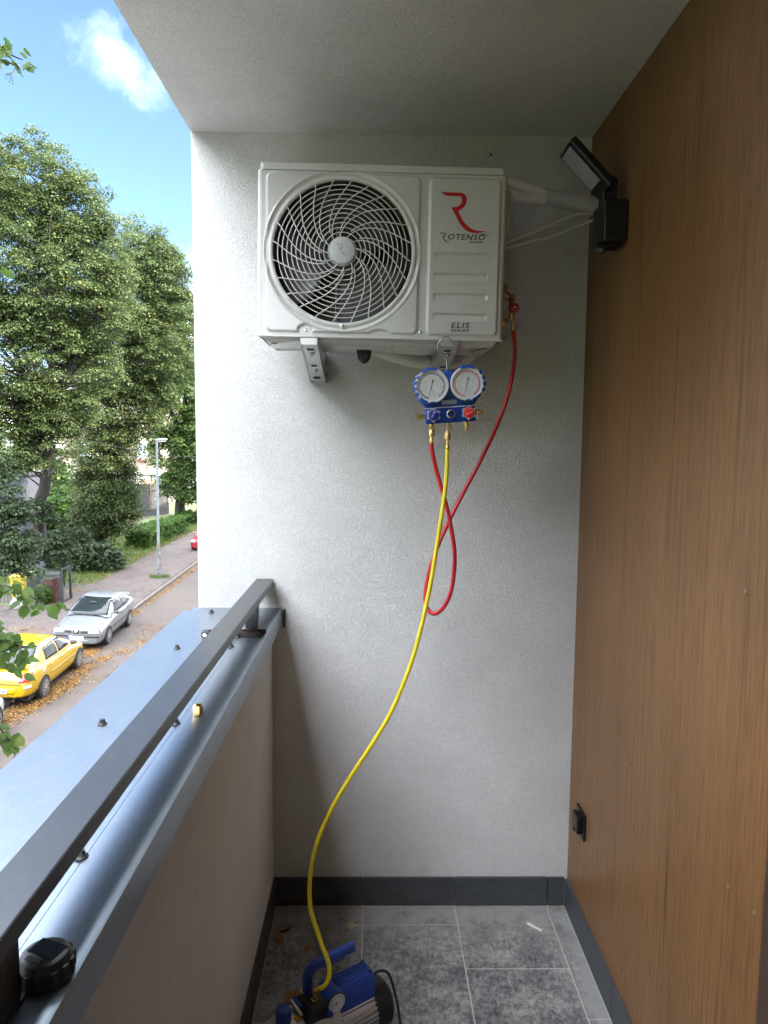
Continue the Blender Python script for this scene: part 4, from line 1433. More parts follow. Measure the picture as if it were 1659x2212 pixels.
for i in range(5):
    y = -0.016 + i * 0.0092
    MB().box((0.010, y, 0.1955), (0.124, y + 0.0048, 0.1995)).build('housing_rib', PBLUE, vp, bevel=0.0012)
for y in (-0.0185, 0.0255):
    MB().cyl((0.118, y, 0.1955), (0.118, y, 0.2002), 0.0042, n=12).build('housing_screw', BLACK, vp)
# inlet dome and handle
MB().lathe((-0.010, 0.030, 0.172), (-0.010, -0.044, 0.178), [(0, 0.022), (0.1, 0.028), (0.92, 0.030), (1, 0.029)], 32).build('gauge_housing', PBLUE, vp)
MB().lathe((-0.010, -0.0441, 0.178), (-0.010, -0.0475, 0.178), [(0, 0.0290), (0.7, 0.0285), (1, 0.0262)], 36).build('gauge_rim', BLACK, vp)
MB().cyl((-0.010, -0.0475, 0.178), (-0.010, -0.0481, 0.178), 0.0255, n=36).build('gauge_dial', DIAL, vp)
MB().box((-0.024, -0.0489, 0.1765), (-0.004, -0.0484, 0.1783)).box((-0.012, -0.0489, 0.171), (-0.0102, -0.0484, 0.184)).build('gauge_needle', M('needle_red', (0.42, 0.03, 0.04), 0.4), vp, smooth=0)
o = arc_ring(0.0195, 0.0206, 220, -40, 30).build('gauge_scale', INK, vp, smooth=0)
o.location = (-0.010, -0.0484, 0.178)
MB().lathe((-0.034, -0.038, 0.160), (-0.034, -0.058, 0.160), [(0, 0.009), (0.7, 0.009), (1, 0.007)], 16).build('isolation_knob', PBLUE, vp)
hd = [(-0.062, 0.016, 0.150), (-0.066, 0.016, 0.200), (-0.066, 0.016, 0.238), (-0.052, 0.016, 0.258), (-0.020, 0.016, 0.264), (0.030, 0.016, 0.266), (0.082, 0.016, 0.266)]
mb = MB()
path = smooth_path(hd, 5)
rs = []
for i, p in enumerate(path):
    t = (path[min(i + 1, len(path) - 1)] - path[max(i - 1, 0)]).normalized()
    nrm = Vector((0, 1, 0)).cross(t).normalized()
    hw, ht = 0.0125, 0.0125
    rs.append([p + Vector((0, sy * hw, 0)) + nrm * sz * ht for sy, sz in ((-1, -0.6), (-0.6, -1), (0.6, -1), (1, -0.6), (1, 0.6), (0.6, 1), (-0.6, 1), (-1, 0.6))])
mb.rings(rs)
for i in range(4):
    mb.box((-0.022 + i * 0.020, 0.006, 0.2470), (-0.010 + i * 0.020, 0.026, 0.2560))
mb.build('carry_handle', PBLUE, vp, smooth=30, bevel=0.001)
# black exhaust block, oil case, fittings
MB().prism([(-0.100, 0.10), (-0.030, 0.10), (-0.022, 0.150), (-0.030, 0.188), (-0.085, 0.192), (-0.104, 0.172)], lambda u, v, d: (u, d, v), -0.046, 0.030).build('intake_block', BLACK, vp, bevel=0.006)
oc = MB()
secs = []
for x, w, h in ((-0.222, 0.020, 0.075), (-0.214, 0.044, 0.120), (-0.190, 0.052, 0.150), (-0.140, 0.055, 0.164), (-0.060, 0.055, 0.166), (0.006, 0.053, 0.150)):
    secs.append([(x, w * math.copysign(min(1, abs(math.cos(a)) ** 0.5), math.cos(a)), 0.012 + (h - 0.012) * (0.5 + 0.5 * math.copysign(min(1, abs(math.sin(a)) ** 0.6), math.sin(a)))) for a in np.linspace(0, 2 * math.pi, 25)[:-1]])
oc.rings(secs).build('oil_case', ALU, vp, smooth=50)
MB().lathe((-0.150, -0.004, 0.158), (-0.150, -0.004, 0.200), [(0, 0.021), (0.85, 0.0205), (0.97, 0.0185), (1, 0.016)], 32).build('oil_cap', PBLUE, vp)
MB().box((-0.105, -0.006, 0.150), (-0.035, 0.036, 0.183)).build('clamp_plate', PBLUE, vp, bevel=0.002)
MB().box((-0.112, -0.030, 0.1735), (-0.1045, 0.034, 0.1800)).build('clamp_strip', ALU, vp, bevel=0.001)
fitting((-0.080, 0.018, 0.180), (0, 0, 1), [(0.010, 0.006, 0.006, 14), (0.014, 0.0075, 0.0075, 20)], 'brass_port', vp, BRASS)
fitting((-0.066, -0.020, 0.186), (0.05, 0.0, 0.6), [(0.012, 0.0095, 0.0095, 6), (0.020, 0.0072, 0.0072, 16), (0.008, 0.0085, 0.0080, 16)], 'inlet_port', vp, BRASS)
MB().cyl((-0.112, 0.030, 0.152), (-0.120, 0.030, 0.152), 0.005, n=8).build('clamp_screw', STEEL, vp)
YL = M('label_yellow', (0.72, 0.52, 0.02), 0.4)
WL = M('label_white', (0.72, 0.72, 0.72), 0.4)
lbm = Matrix.Translation((0.055, 0, 0.075)) @ Matrix.Rotation(R(52), 4, 'X')
lb = MB().box((-0.052, -0.0660, -0.016), (0.050, -0.0640, 0.018), lbm).build('rating_label', WL, vp, smooth=0)
MB().box((-0.052, -0.0666, -0.016), (0.050, -0.0661, -0.001), lbm).build('label_band', YL, lb, smooth=0)
for tx, sz, lx, lz, wd_ in (('VACUUM', 0.010, -0.050, 0.004, 0.036), ('Cool', 0.010, -0.012, 0.004, 0.016), ('New Refrigerant', 0.006, 0.007, 0.006, 0.040), ('Pump', 0.009, -0.006, -0.011, 0.022), ('CE', 0.010, 0.034, -0.012, 0.012)):
    q = lbm @ Vector((lx, -0.0669, lz))
    text('label_print', tx, sz, INK, lb, q, rot=(R(90 + 52), 0, 0), width=wd_, extrude=0.00005)
MB().box((-0.124, -0.030, 0.1640), (-0.106, -0.012, 0.1668)).build('warning_sticker', M('sticker_orange', (0.60, 0.26, 0.01), 0.4), vp, smooth=0)
cdp = [(0.126, -0.01, 0.168), (0.150, -0.012, 0.178), (0.182, -0.020, 0.160), (0.196, -0.040, 0.090), (0.196, -0.060, 0.030), (0.188, -0.085, 0.008), (0.150, -0.16, 0.006), (0.08, -0.26, 0.006), (0.0, -0.34, 0.006)]
MB().tube(smooth_path(cdp, 7), 0.0040, 10).build('power_cord', RUBBER, vp, smooth=60)

# ------------------------------------------------------------------ litter on the tiles
st = MB().box((-0.029, -0.0042, 0.0), (0.029, 0.0042, 0.004)).build('paper_strip', M('paper_white', (0.74, 0.74, 0.72), 0.7), smooth=0)
st.location = (0.5775, 2.369, 0.0008)
st.rotation_euler = (0, 0, R(-44))
tag(st, 'small white strip lying on the floor tiles near the skirting', 'paper strip')
DRYL = leaf_mat('dry_leaf', (0.14, 0.055, 0.02), (0.30, 0.13, 0.045), (0.42, 0.22, 0.08), trans=0.15)


def floor_leaf(loc, rot, s, lab):
    g = []
    for i in range(7):
        t = i / 6
        w = 0.5 * math.sin(math.pi * (t * 0.92 + 0.04)) ** 0.8
        g.append([(t * s, -w * s * 0.6, 0.012 * s / 0.03 * (0.2 + t * t) * 0.5 + 0.003), (t * s, 0, 0.001 + 0.006 * t), (t * s, w * s * 0.6, 0.012 * s / 0.03 * (0.3 + 0.5 * t) * 0.5 + 0.002)])
    m = MB().rings(g, close=False, cap=False)
    o = m.build('fallen_leaf', DRYL, smooth=80)
    at = o.data.attributes.new('tint', 'FLOAT', 'POINT')
    at.data.foreach_set('value', [random.uniform(0.3, 0.9)] * len(o.data.vertices))
    o.location = loc
    o.rotation_euler = (0, 0, rot)
    tag(o, lab, 'leaf', 'dry leaves on the balcony floor')


floor_leaf((-0.225, 2.245, 0.001), 0.9, 0.032, 'small dry leaf alone on the shaded tiles behind the pump')
floor_leaf((-0.318, 2.350, 0.001), 0.4, 0.045, 'brown dry leaf in the corner by the parapet')
floor_leaf((-0.300, 2.290, 0.001), 2.2, 0.035, 'dark dry leaf nearest the parapet skirting')
floor_leaf((-0.262, 2.020, 0.001), 0.9, 0.060, 'large curled brown leaf beside the pump oil case')
fv = [(0, 0, 0.004)] + [((0.022 + 0.008 * math.sin(3 * a + 1) + 0.005 * math.sin(7 * a)) * math.cos(a), (0.015 + 0.005 * math.cos(4 * a)) * math.sin(a), 0.0006) for a in np.linspace(0, 2 * math.pi, 29)[:-1]]
foam = MB().add(fv, [(0, i + 1, (i + 1) % 28 + 1) for i in range(28)])
fo = foam.build('foam_smear', M('dried_foam', (0.46, 0.42, 0.24), 0.8, var=0.25, scale=120), smooth=60)
fo.location = (-0.069, 2.380, 0.0002)
tag(fo, 'yellowish dried foam smear on the tiles near back skirting', 'smear')
bits = MB()
for i in range(240):
    if i < 70:
        x, y = 0.694 + random.gauss(0, 0.012), 2.472 + random.gauss(0, 0.009)
    elif i < 150:
        x, y = random.uniform(-0.3, 0.7), 2.488 - abs(random.gauss(0, 0.02))
    else:
        x, y = random.uniform(-0.3, 0.7), random.uniform(1.95, 2.48)
    s_ = random.uniform(0.0008, 0.0026)
    if x > XR - 0.014 or y > 2.486:
        continue
    bits.box((-s_, -s_ * 0.6, 0), (s_, s_ * 0.6, s_), Matrix.Translation((x, y, 0.0006)) @ Matrix.Rotation(random.random() * 3, 4, 'Z'))
bo = bits.build('debris', M('plaster_crumbs', (0.40, 0.34, 0.28), 0.9, var=0.5, scale=14), smooth=0)
tag(bo, 'scattered plaster crumbs and grit on the tiles', 'debris', kind='stuff')

# ------------------------------------------------------------------ street level: ground, road, pavement
ZR, ZP = -5.30, -5.20


def kx(y):
    return -9.88 - (y - 24) * 0.0235


tr = MB().add([(-600, -300, ZR - 0.03), (600, -300, ZR - 0.03), (600, 1500, ZR - 0.03), (-600, 1500, ZR - 0.03)], [(0, 1, 2, 3)]).build('terrain', grass_ground_mat(), smooth=0)
tag(tr, kind='structure')
# ground rises gently to pavement height on the far side
ASPH = asphalt_mat()
Ys = [-60, 0, 15, 30, 45, 60, 80, 110, 160]
rd = MB().rings([[(kx(y), y, ZR), (-4.85, y, ZR)] for y in Ys], close=False, cap=False).build('road', ASPH, smooth=0)
tag(rd, kind='structure')
CONC = M('old_concrete', (0.09, 0.081, 0.073), 0.9, var=0.2, scale=6, bump=0.3, dirt=0.3)
VER = grass_ground_mat()
vg = MB().rings([[(-60, y, ZP - 0.022), (kx(y) - 0.12, y, ZP - 0.022)] for y in Ys], close=False, cap=False).build('verge', VER, smooth=0)
tag(vg, kind='structure')
nv = MB().rings([[(-4.70, y, ZP - 0.012), (-0.63, y, ZP - 0.012)] for y in Ys], close=False, cap=False).build('near_pavement', M('pale_slabs', (0.32, 0.31, 0.29), 0.9, var=0.15, scale=3), smooth=0)  # out of view; made pale to bounce light up to the ceiling
tag(nv, kind='structure')
kb = empty('kerb')
tag(kb, kind='structure')
k0 = MB().box((-0.075, 0.004, -0.14), (0.075, 0.996, 0.0)).build('kerb_stone', CONC, kb, smooth=0, bevel=0.015)
k0.location = (kx(14) - 0.04, 14, ZP + 0.002)
for y in range(15, 76):
    twin(k0, (kx(y) - 0.04, y, ZP + 0.002 + random.uniform(-.006, .006)), (0, 0, R(1.35)))
for y in range(-4, 40, 1):
    twin(k0, (-4.775, y, ZP + 0.002 + random.uniform(-.006, .006)))

# pavement of small blocks: the nearest ones singly, the rest in one part
pv = MB().rings([[(kx(y) - 3.62, y, ZP - 0.014), (kx(y) - 0.115, y, ZP - 0.014)] for y in (29.9, 45, 60, 100)], close=False, cap=False).rings([[(kx(y) - 8.0, y, ZP - 0.014), (kx(y) - 0.115, y, ZP - 0.014)] for y in (4, 18, 29.895)], close=False, cap=False).build('pavement', M('joint_sand', (0.017, 0.015, 0.013), 0.95, var=0.25, scale=4), smooth=0)
tag(pv, kind='structure')


def paver_mat(name, col):
    m, Nn, Ll, bs = new_mat(name)
    t = _tex(Nn, Ll, 'Noise', 0.5, Detail=6, Roughness=0.7)
    co_ = Nn.new('ShaderNodeTexCoord')
    gi = Nn.new('ShaderNodeNewGeometry')
    r = _ramp(Nn, Ll, gi.outputs['Random Per Island'], [(0.0, tuple(c * 0.78 for c in col)), (1.0, tuple(c * 1.2 for c in col))])
    oi = Nn.new('ShaderNodeObjectInfo')
    ro = _ramp(Nn, Ll, oi.outputs['Random'], [(0.0, 0.82), (1.0, 1.15)])
    rt = _ramp(Nn, Ll, t.outputs['Fac'], [(0.35, 0.72), (0.65, 1.1)])
    c = _mix(Nn, Ll, 1.0, r.outputs[0], rt.outputs[0], 'MULTIPLY')
    c = _mix(Nn, Ll, 1.0, c, ro.outputs[0], 'MULTIPLY')
    Ll.new(c, bs.inputs['Base Color'])
    bs.inputs['Roughness'].default_value = 0.88
    f = _tex(Nn, Ll, 'Noise', 40, Detail=4)
    _bump(Nn, Ll, bs, f.outputs['Fac'], 0.4, 0.004)
    return m


PAV = paver_mat('red_grey_block', (0.075, 0.058, 0.052))
PAVG = paver_mat('grey_block', (0.090, 0.084, 0.077))
pl_, pw_, ph = 0.200, 0.100, 0.012
p0 = MB()
hw, hl = pw_ / 2 - 0.006, pl_ / 2 - 0.006
zz = [(-hl, -hw), (-hl * 0.35, -hw - 0.010), (hl * 0.35, -hw + 0.010), (hl, -hw), (hl, hw), (hl * 0.35, hw + 0.010), (-hl * 0.35, hw - 0.010), (-hl, hw)]
p0.rings([[(u, v, -0.012) for u, v in zz], [(u, v, -0.003) for u, v in zz], [(u * 0.965, v * 0.94, 0.0) for u, v in zz]])
first = None
rest = MB()
cnt = 0
nrows = int((62 - 12) / pw_)
for j in range(nrows):
    y = 12 + j * pw_
    xr = kx(y) - 0.115 - (0.5 * pl_ if j % 2 else 0)
    for i in range(17 if y > 29.7 else 38):
        xc = xr - (i + 0.5) * pl_
        if xc < kx(y) - (3.6 if y > 29.7 else 7.8):
            continue
        z = ZP + random.gauss(0, 0.0016)
        near = (24.2 < y < 27.6) and (-13.3 < xc < -11.35) and cnt < 300
        if near:
            cnt += 1
            if first is None:
                first = p0.build('paving_block', PAV, pv, smooth=0)
                first.location = (xc, y, z)
            else:
                twin(first, (xc, y, z), (random.gauss(0, .008), random.gauss(0, .008), R(1.35) + random.gauss(0, .01)))
        elif y < 40 or True:
            if y < 36:
                a = rest
                o_ = len(a.v)
                a.v += [(u + xc, v + y, w + z) for u, v, w in p0.v]
                a.f += [tuple(q + o_ for q in f) for f in p0.f]
                a.mi += [0] * len(p0.f)
            else:
                a = rest
                o_ = len(a.v)
                a.v += [(xc - hl, y - hw, z), (xc + hl, y - hw, z), (xc + hl, y + hw, z), (xc - hl, y + hw, z)]
                a.f += [(o_, o_ + 1, o_ + 2, o_ + 3)]
                a.mi += [0]
ro_ = rest.build('paving_field', PAV, pv, smooth=0, recalc=False)
ro_['kind'] = 'stuff'
far_p = MB().rings([[(kx(y) - 3.6, y, ZP - 0.002), (kx(y) - 0.115, y, ZP - 0.002)] for y in (62.05, 80, 100)], close=False, cap=False).build('far_paving', PAV, pv, smooth=0)
# grey cobbled entrance by the gate
gc = MB()
for j in range(26):
    for i in range(22):
        xc, y = -13.62 - i * 0.16 - (0.08 if j % 2 else 0), 30.6 + j * 0.16
        s_ = 0.07
        z = ZP + random.gauss(0, 0.003)
        vs = [(xc - s_, y - s_, z - 0.01), (xc + s_, y - s_, z - 0.01), (xc + s_, y + s_, z - 0.01), (xc - s_, y + s_, z - 0.01)]
        vs += [(xc + (a - xc) * 0.86, y + (b - y) * 0.86, z + 0.006) for a, b, _ in vs]
        gc.add(vs, [(4, 5, 6, 7), (0, 1, 5, 4), (1, 2, 6, 5), (2, 3, 7, 6), (3, 0, 4, 7)])
gc_o = gc.build('entrance_cobbles', PAVG, pv, smooth=0, recalc=False)
gc_o['kind'] = 'stuff'

# ------------------------------------------------------------------ our own building: facade along the street
ab = empty('apartment_building', (0, 0, 0))
tag(ab, 'white stucco apartment block that the balcony belongs to', 'building')
MB().box((XL + 0.10, D + 0.281, ZP - 0.5), (11, 70, 12.0)).build('wall', WHITE_STUCCO, ab, smooth=0)
MB().box((1.75, YB - 0.281, ZP - 0.5), (11, D + 0.28, 12.0)).build('wall', WHITE_STUCCO, ab, smooth=0)
MB().box((XL + 0.10, -25, ZP - 0.5), (11, YB - 0.282, 12.0)).build('wall', WHITE_STUCCO, ab, smooth=0)
MB().box((XL + 0.02, YB - 0.28, HC + 0.301), (1.74, D + 0.28, 12.0)).build('upper_wall', WHITE_STUCCO, ab, smooth=0)
MB().box((XL + 0.02, YB - 0.28, ZP - 0.5), (1.74, D + 0.28, -0.602)).build('lower_wall', WHITE_STUCCO, ab, smooth=0)
MB().box((XL - 0.25, -25.2, 12.001), (11.2, 70.2, 12.25)).build('roof', M('roof_sheet', (0.16, 0.13, 0.12), 0.6), ab, smooth=0)
w0 = MB().box((-0.03, -0.7, -0.75), (-0.002, 0.7, 0.75)).build('window_frame', M('pvc_white', (0.75, 0.75, 0.74), 0.35), ab, smooth=0, bevel=0.01)
w0.location = (XL + 0.10, 5.2, -3.2)
g0 = MB().box((-0.036, -0.62, -0.67), (-0.031, -0.03, 0.67)).box((-0.036, 0.03, -0.67), (-0.031, 0.62, 0.67)).build('pane', glass_mat('window_glass', (0.03, 0.035, 0.04), 0.04), w0, smooth=0)
for y in (5.2, 9.0, 13.0, 17.0, 21.0, 25.0):
    for z in (-3.2, 0.3, 3.6, 6.8, 10.0):
        if (y, z) != (5.2, -3.2):
            w = twin(w0, (XL + 0.10, y, z))
            twin(g0, parent=w)

# ------------------------------------------------------------------ houses behind the trees
OLDP = plaster_house_mat()
hb_ = empty('old_tenement', (-29.5, 78, ZP))
tag(hb_, 'pale cream plastered old tenement house seen between the tree trunks', 'building')
MB().box((-9.5, 0, -0.2), (5.8, 10, 12.4)).build('wall', OLDP, hb_, smooth=0)
MB().box((-9.6, -0.25, 3.48), (5.9, -0.001, 3.75)).build('string_course', M('grey_band', (0.42, 0.40, 0.37), 0.9), hb_, smooth=0)
MB().box((-9.55, -0.06, -0.2), (5.85, -0.002, 3.3)).build('ground_floor_plaster', M('lime_white', (0.36, 0.35, 0.325), 0.9, var=0.12, scale=1.5, dirt=0.4), hb_, smooth=0)
rf = MB().prism([(-10, 12.4), (6.3, 12.4), (-1.8, 16.5)], lambda u, v, d: (u, d, v), -0.4, 10.4).build('roof', M('pale_sheet_roof', (0.34, 0.35, 0.36), 0.8, var=0.2, scale=4), hb_, smooth=0)
MB().box((1.0, 3, 14.0), (1.8, 4, 17.2)).build('chimney', M('chimney_brick', (0.26, 0.13, 0.09), 0.9, var=0.2, scale=6), rf, smooth=0)
WF = M('white_window', (0.78, 0.78, 0.77), 0.4)
WG = glass_mat('tenement_glass', (0.22, 0.26, 0.32), 0.1)
for x in (-7.9, -5.0, -1.72, 1.6, 4.4):
    for z in (6.0, 9.6):
        w = MB().box((-0.50, -0.09, -0.95), (0.50, -0.003, 0.95)).build('window', WF, hb_, smooth=0)
        w.location = (x, 0, z)
        for a, b in ((-0.43, -0.05), (0.05, 0.43)):
            for c, d in ((-0.87, 0.25), (0.35, 0.87)):
                MB().box((a, -0.10, c), (b, -0.0905, d)).build('pane', WG, w, smooth=0)
        MB().box((-0.62, -0.22, -1.12), (0.62, -0.004, -0.955)).build('sill', M('red_sill', (0.36, 0.09, 0.07), 0.6), w, smooth=0)
MB().box((4.2, -0.16, 0.6), (5.6, -0.07, 2.9)).build('exposed_brick', M('worn_brick', (0.36, 0.20, 0.13), 0.9, var=0.3, scale=3), hb_, smooth=0)
MB().tube([(2.9, -0.15, 12.2), (2.9, -0.15, 0)], 0.06, 8).build('downpipe', M('zinc_pipe', (0.3, 0.3, 0.3), 0.5, 0.6), hb_)

wb_ = empty('white_block', (-33, 110, ZP))
tag(wb_, 'white far apartment block glimpsed through gaps in the crowns', 'building')
MB().box((-10, 0, 0), (13, 12, 19)).build('wall', M('block_white', (0.55, 0.55, 0.55), 0.9, var=0.06, scale=0.6), wb_, smooth=0)
MB().box((-10.3, -0.3, 19.001), (13.3, 12.3, 19.5)).build('roof', M('block_roof', (0.2, 0.2, 0.2), 0.8), wb_, smooth=0)
for x in np.arange(-8.5, 13, 3.1):
    for z in (2.2, 5.2, 8.2, 11.2, 14.2, 17.0):
        MB().box((x, -0.08, z - 0.7), (x + 1.5, -0.002, z + 0.7)).build('window', WG, wb_, smooth=0)

gs = empty('grey_outbuilding', (-23.8, 36.9, ZP))
tag(gs, 'blue-grey rendered outbuilding with flat roof behind the leaning trunk', 'building')
MB().box((-8, 0, -0.1), (5.7, 2.6, 5.15)).build('wall', M('grey_render', (0.055, 0.060, 0.074), 0.9, var=0.12, scale=1.2, dirt=0.25), gs, smooth=0)
MB().box((-8.3, -0.3, 5.151), (5.85, 2.9, 5.34)).build('roof', M('grey_roof', (0.06, 0.065, 0.07), 0.7), gs, smooth=0)
w = MB().box((5.05, -0.06, 3.25), (5.50, -0.002, 3.85)).build('window', WF, gs, smooth=0)
MB().box((5.10, -0.075, 3.31), (5.45, -0.0605, 3.80)).build('pane', glass_mat('dark_pane', (0.04, 0.05, 0.05)), w, smooth=0)
MB().box((5.00, -0.12, 3.16), (5.55, -0.003, 3.245)).build('sill', WF, w, smooth=0)
MB().tube([(3.3, -0.06, 2.2), (3.3, -0.06, 0.2)], 0.04, 8).build('downpipe', M('pale_pipe', (0.5, 0.5, 0.5), 0.5), gs)

# ------------------------------------------------------------------ board fence
bf = empty('board_fence', (-21.9, 65.6, ZP))
tag(bf, 'dark grey vertical board fence beside the tenement', 'fence')
DK = M('weathered_board', (0.045, 0.043, 0.042), 0.9, var=0.25, scale=8, stretch=(1, 1, 0.1))
bd = MB().box((-0.068, -0.012, 0), (0.068, 0.012, 3.1)).build('board', DK, bf, smooth=0)
dv = Vector((1.6, 3.3, 0)).normalized()
an = math.atan2(dv.y, dv.x)
bd.rotation_euler = (0, 0, an)
for i in range(-8, 30):
    p = dv * (i * 0.150)
    loc = (p.x, p.y, random.uniform(-0.08, 0.02))
    if i == -8:
        bd.location = loc
    else:
        twin(bd, loc, (0, random.gauss(0, 0.008), an + random.gauss(0, 0.03)))
for z in (0.6, 2.4):
    MB().tube([(dv * -1.3) + Vector((0.04, -0.02, z)), (dv * 4.5) + Vector((0.04, -0.02, z))], 0.035, 4).build('fence_rail', DK, bf, smooth=0)

# ------------------------------------------------------------------ street lamp
lp = empty('street_lamp', (-11.046, 36.5, ZP))
tag(lp, 'tall grey street lamp post with short bracket head on the pavement', 'street lamp')
POLE, Nn, Ll, bs = new_mat('flaking_pole_paint')
t = _tex(Nn, Ll, 'Noise', 7, Detail=7, Roughness=0.7)
r = _ramp(Nn, Ll, t.outputs['Fac'], [(0.44, (0.04, 0.042, 0.045)), (0.52, (0.15, 0.165, 0.17)), (0.72, (0.19, 0.20, 0.205))])
Ll.new(r.outputs[0], bs.inputs['Base Color'])
bs.inputs['Roughness'].default_value = 0.6
MB().lathe((0, 0, 0), (0, 0, 1.68), [(0, 0.088), (0.97, 0.083), (1, 0.075)], 18).build('lower_pole', POLE, lp)
MB().lathe((0, 0, 1.66), (0, 0, 1.76), [(0, 0.092), (0.5, 0.096), (1, 0.078)], 18).build('collar', M('rust_band', (0.17, 0.10, 0.07), 0.8), lp)
MB().lathe((0, 0, 1.75), (0.03, 0, 7.0), [(0, 0.070), (1, 0.052)], 16).build('upper_pole', M('grey_pole_paint', (0.15, 0.17, 0.178), 0.5, 0.2, var=0.12, scale=6), lp)
hdm = MB()
hdm.rings([[(x, w * math.cos(a), 7.02 + zc_ + h * math.sin(a)) for a in np.linspace(0, 2 * math.pi, 13)[:-1]] for x, w, h, zc_ in ((-0.04, 0.06, 0.05, 0), (0.05, 0.09, 0.07, 0.01), (0.30, 0.11, 0.07, 0.03), (0.52, 0.09, 0.06, 0.05), (0.56, 0.05, 0.03, 0.05))])
hd_ = hdm.build('lamp_head', M('lamp_grey', (0.24, 0.26, 0.265), 0.4), lp)
MB().box((0.10, -0.08, 6.955), (0.48, 0.08, 6.985)).build('lens', M('lamp_lens', (0.55, 0.56, 0.52), 0.2), hd_, bevel=0.01)
MB().box((-0.16, -0.02, 3.98), (-0.06, 0.02, 4.06)).build('junction_clip', M('lamp_grey', (0.24, 0.26, 0.265), 0.4), lp)
for z in (5.5, 5.1):
    m_ = MB()
    m_.tube([(0.05 + 0.16 * math.sin(a), 0, z - 0.16 + 0.16 * math.cos(a)) for a in np.linspace(0.2, 2.9, 9)], 0.012, 6)
    m_.build('cable_loop', M('lamp_grey', (0.24, 0.26, 0.265), 0.4), lp)
ow = MB().tube(smooth_path([(-24.0, 60, 18.45), (-16.3, 60, 17.98), (-8, 60, 17.9), (6, 60, 18.8)], 6), 0.012, 5).build('overhead_wire', RUBBER)
tag(ow, 'thin overhead wire crossing the sky beside the white wall', 'wire')
ow = MB().tube(smooth_path([(-20, 40, 2.6), (-13.8, 40, 1.36), (-11.95, 38.3, 1.1), (-10.0, 40, 0.95), (-4, 40, 1.4)], 6), 0.014, 5).build('service_wire', RUBBER)
tag(ow, 'dark service wire sagging past the lamp post', 'wire')

# ------------------------------------------------------------------ gate frame, mesh fence, bins
gf = empty('gate_frame', (-13.37, 30.4, ZP))
tag(gf, 'dark grey steel gate frame standing open beside the pavement', 'gate')
GP = M('gate_paint', (0.022, 0.025, 0.030), 0.45, 0.3, var=0.15, scale=20)
for y in (0.0, 0.87):
    MB().box((-0.045, y - 0.045, 0), (0.045, y + 0.045, 1.50)).build('post', GP, gf, bevel=0.006)
MB().box((-0.03, 0.045, 1.43), (0.03, 0.825, 1.49)).build('top_bar', GP, gf, smooth=0)
MB().box((-0.03, 0.045, 0.01), (0.03, 0.825, 0.05)).build('sill_bar', GP, gf, smooth=0)
mf = empty('mesh_fence', (-14.35, 30.75, ZP))
tag(mf, 'thin green-grey wire mesh fence with a post beside the bins', 'fence')
MB().box((-0.05, -0.05, 0), (0.05, 0.05, 1.75)).build('post', M('fence_post', (0.06, 0.07, 0.075), 0.5, 0.3), mf, bevel=0.006)
WIRE = M('fence_wire', (0.10, 0.13, 0.11), 0.5, 0.3)
mb = MB()
for i in range(19):
    x = 0.05 + i * 0.05
    mb.tube([(x, -0.36 * x, 0.05), (x, -0.36 * x, 1.45)], 0.0035, 4)
for z in (0.1, 0.5, 0.9, 1.4):
    mb.tube([(0, 0, z), (0.95, -0.34, z)], 0.004, 4)
for i in range(30):
    x = -0.05 - i * 0.05
    mb.tube([(x, 0.0, 0.05), (x, 0.0, 1.25)], 0.0035, 4)
for z in (0.1, 0.5, 0.9, 1.2):
    mb.tube([(0, 0, z), (-1.55, 0, z)], 0.004, 4)
mbo = mb.build('wire_panel', WIRE, mf, smooth=0)
mbo['kind'] = 'stuff'


def bin_(loc, rz, col, lidcol, lab, h=0.95, w=0.52, nm='y'):
    b = empty('wheelie_bin', loc, (0, 0, rz))
    tag(b, lab, 'bin', 'rubbish bins by the fence')
    m = MB()
    m.rings([[(x * k, y * k, z) for x, y in ((-w / 2, -w / 2), (w / 2, -w / 2), (w / 2, w / 2), (-w / 2, w / 2))] for z, k in ((0.06, 0.80), (h - 0.06, 1.0), (h - 0.058, 1.06), (h, 1.06))])
    m.build('tub', M('bin_' + nm, col, 0.45, var=0.08, scale=8), b, bevel=0.02)
    m = MB()
    m.rings([[(x * k, y * k - 0.01, z) for x, y in ((-w / 2, -w / 2), (w / 2, -w / 2), (w / 2, w / 2), (-w / 2, w / 2))] for z, k in ((h + 0.002, 1.10), (h + 0.04, 1.09), (h + 0.07, 0.9))])
    m.build('lid', M('binlid_' + nm, lidcol, 0.45, var=0.08, scale=8), b, bevel=0.015)
    for s in (-1, 1):
        MB().cyl((s * (w / 2 - 0.06), w / 2 - 0.02, 0.10), (s * (w / 2 + 0.0), w / 2 - 0.02, 0.10), 0.10, n=16).build('wheel', RUBBER, b)
    MB().cyl((-w / 2 + 0.05, w / 2 + 0.07, h + 0.01), (w / 2 - 0.05, w / 2 + 0.07, h + 0.01), 0.016, n=8).build('handle', M('binlid_' + nm, lidcol, 0.45), b)


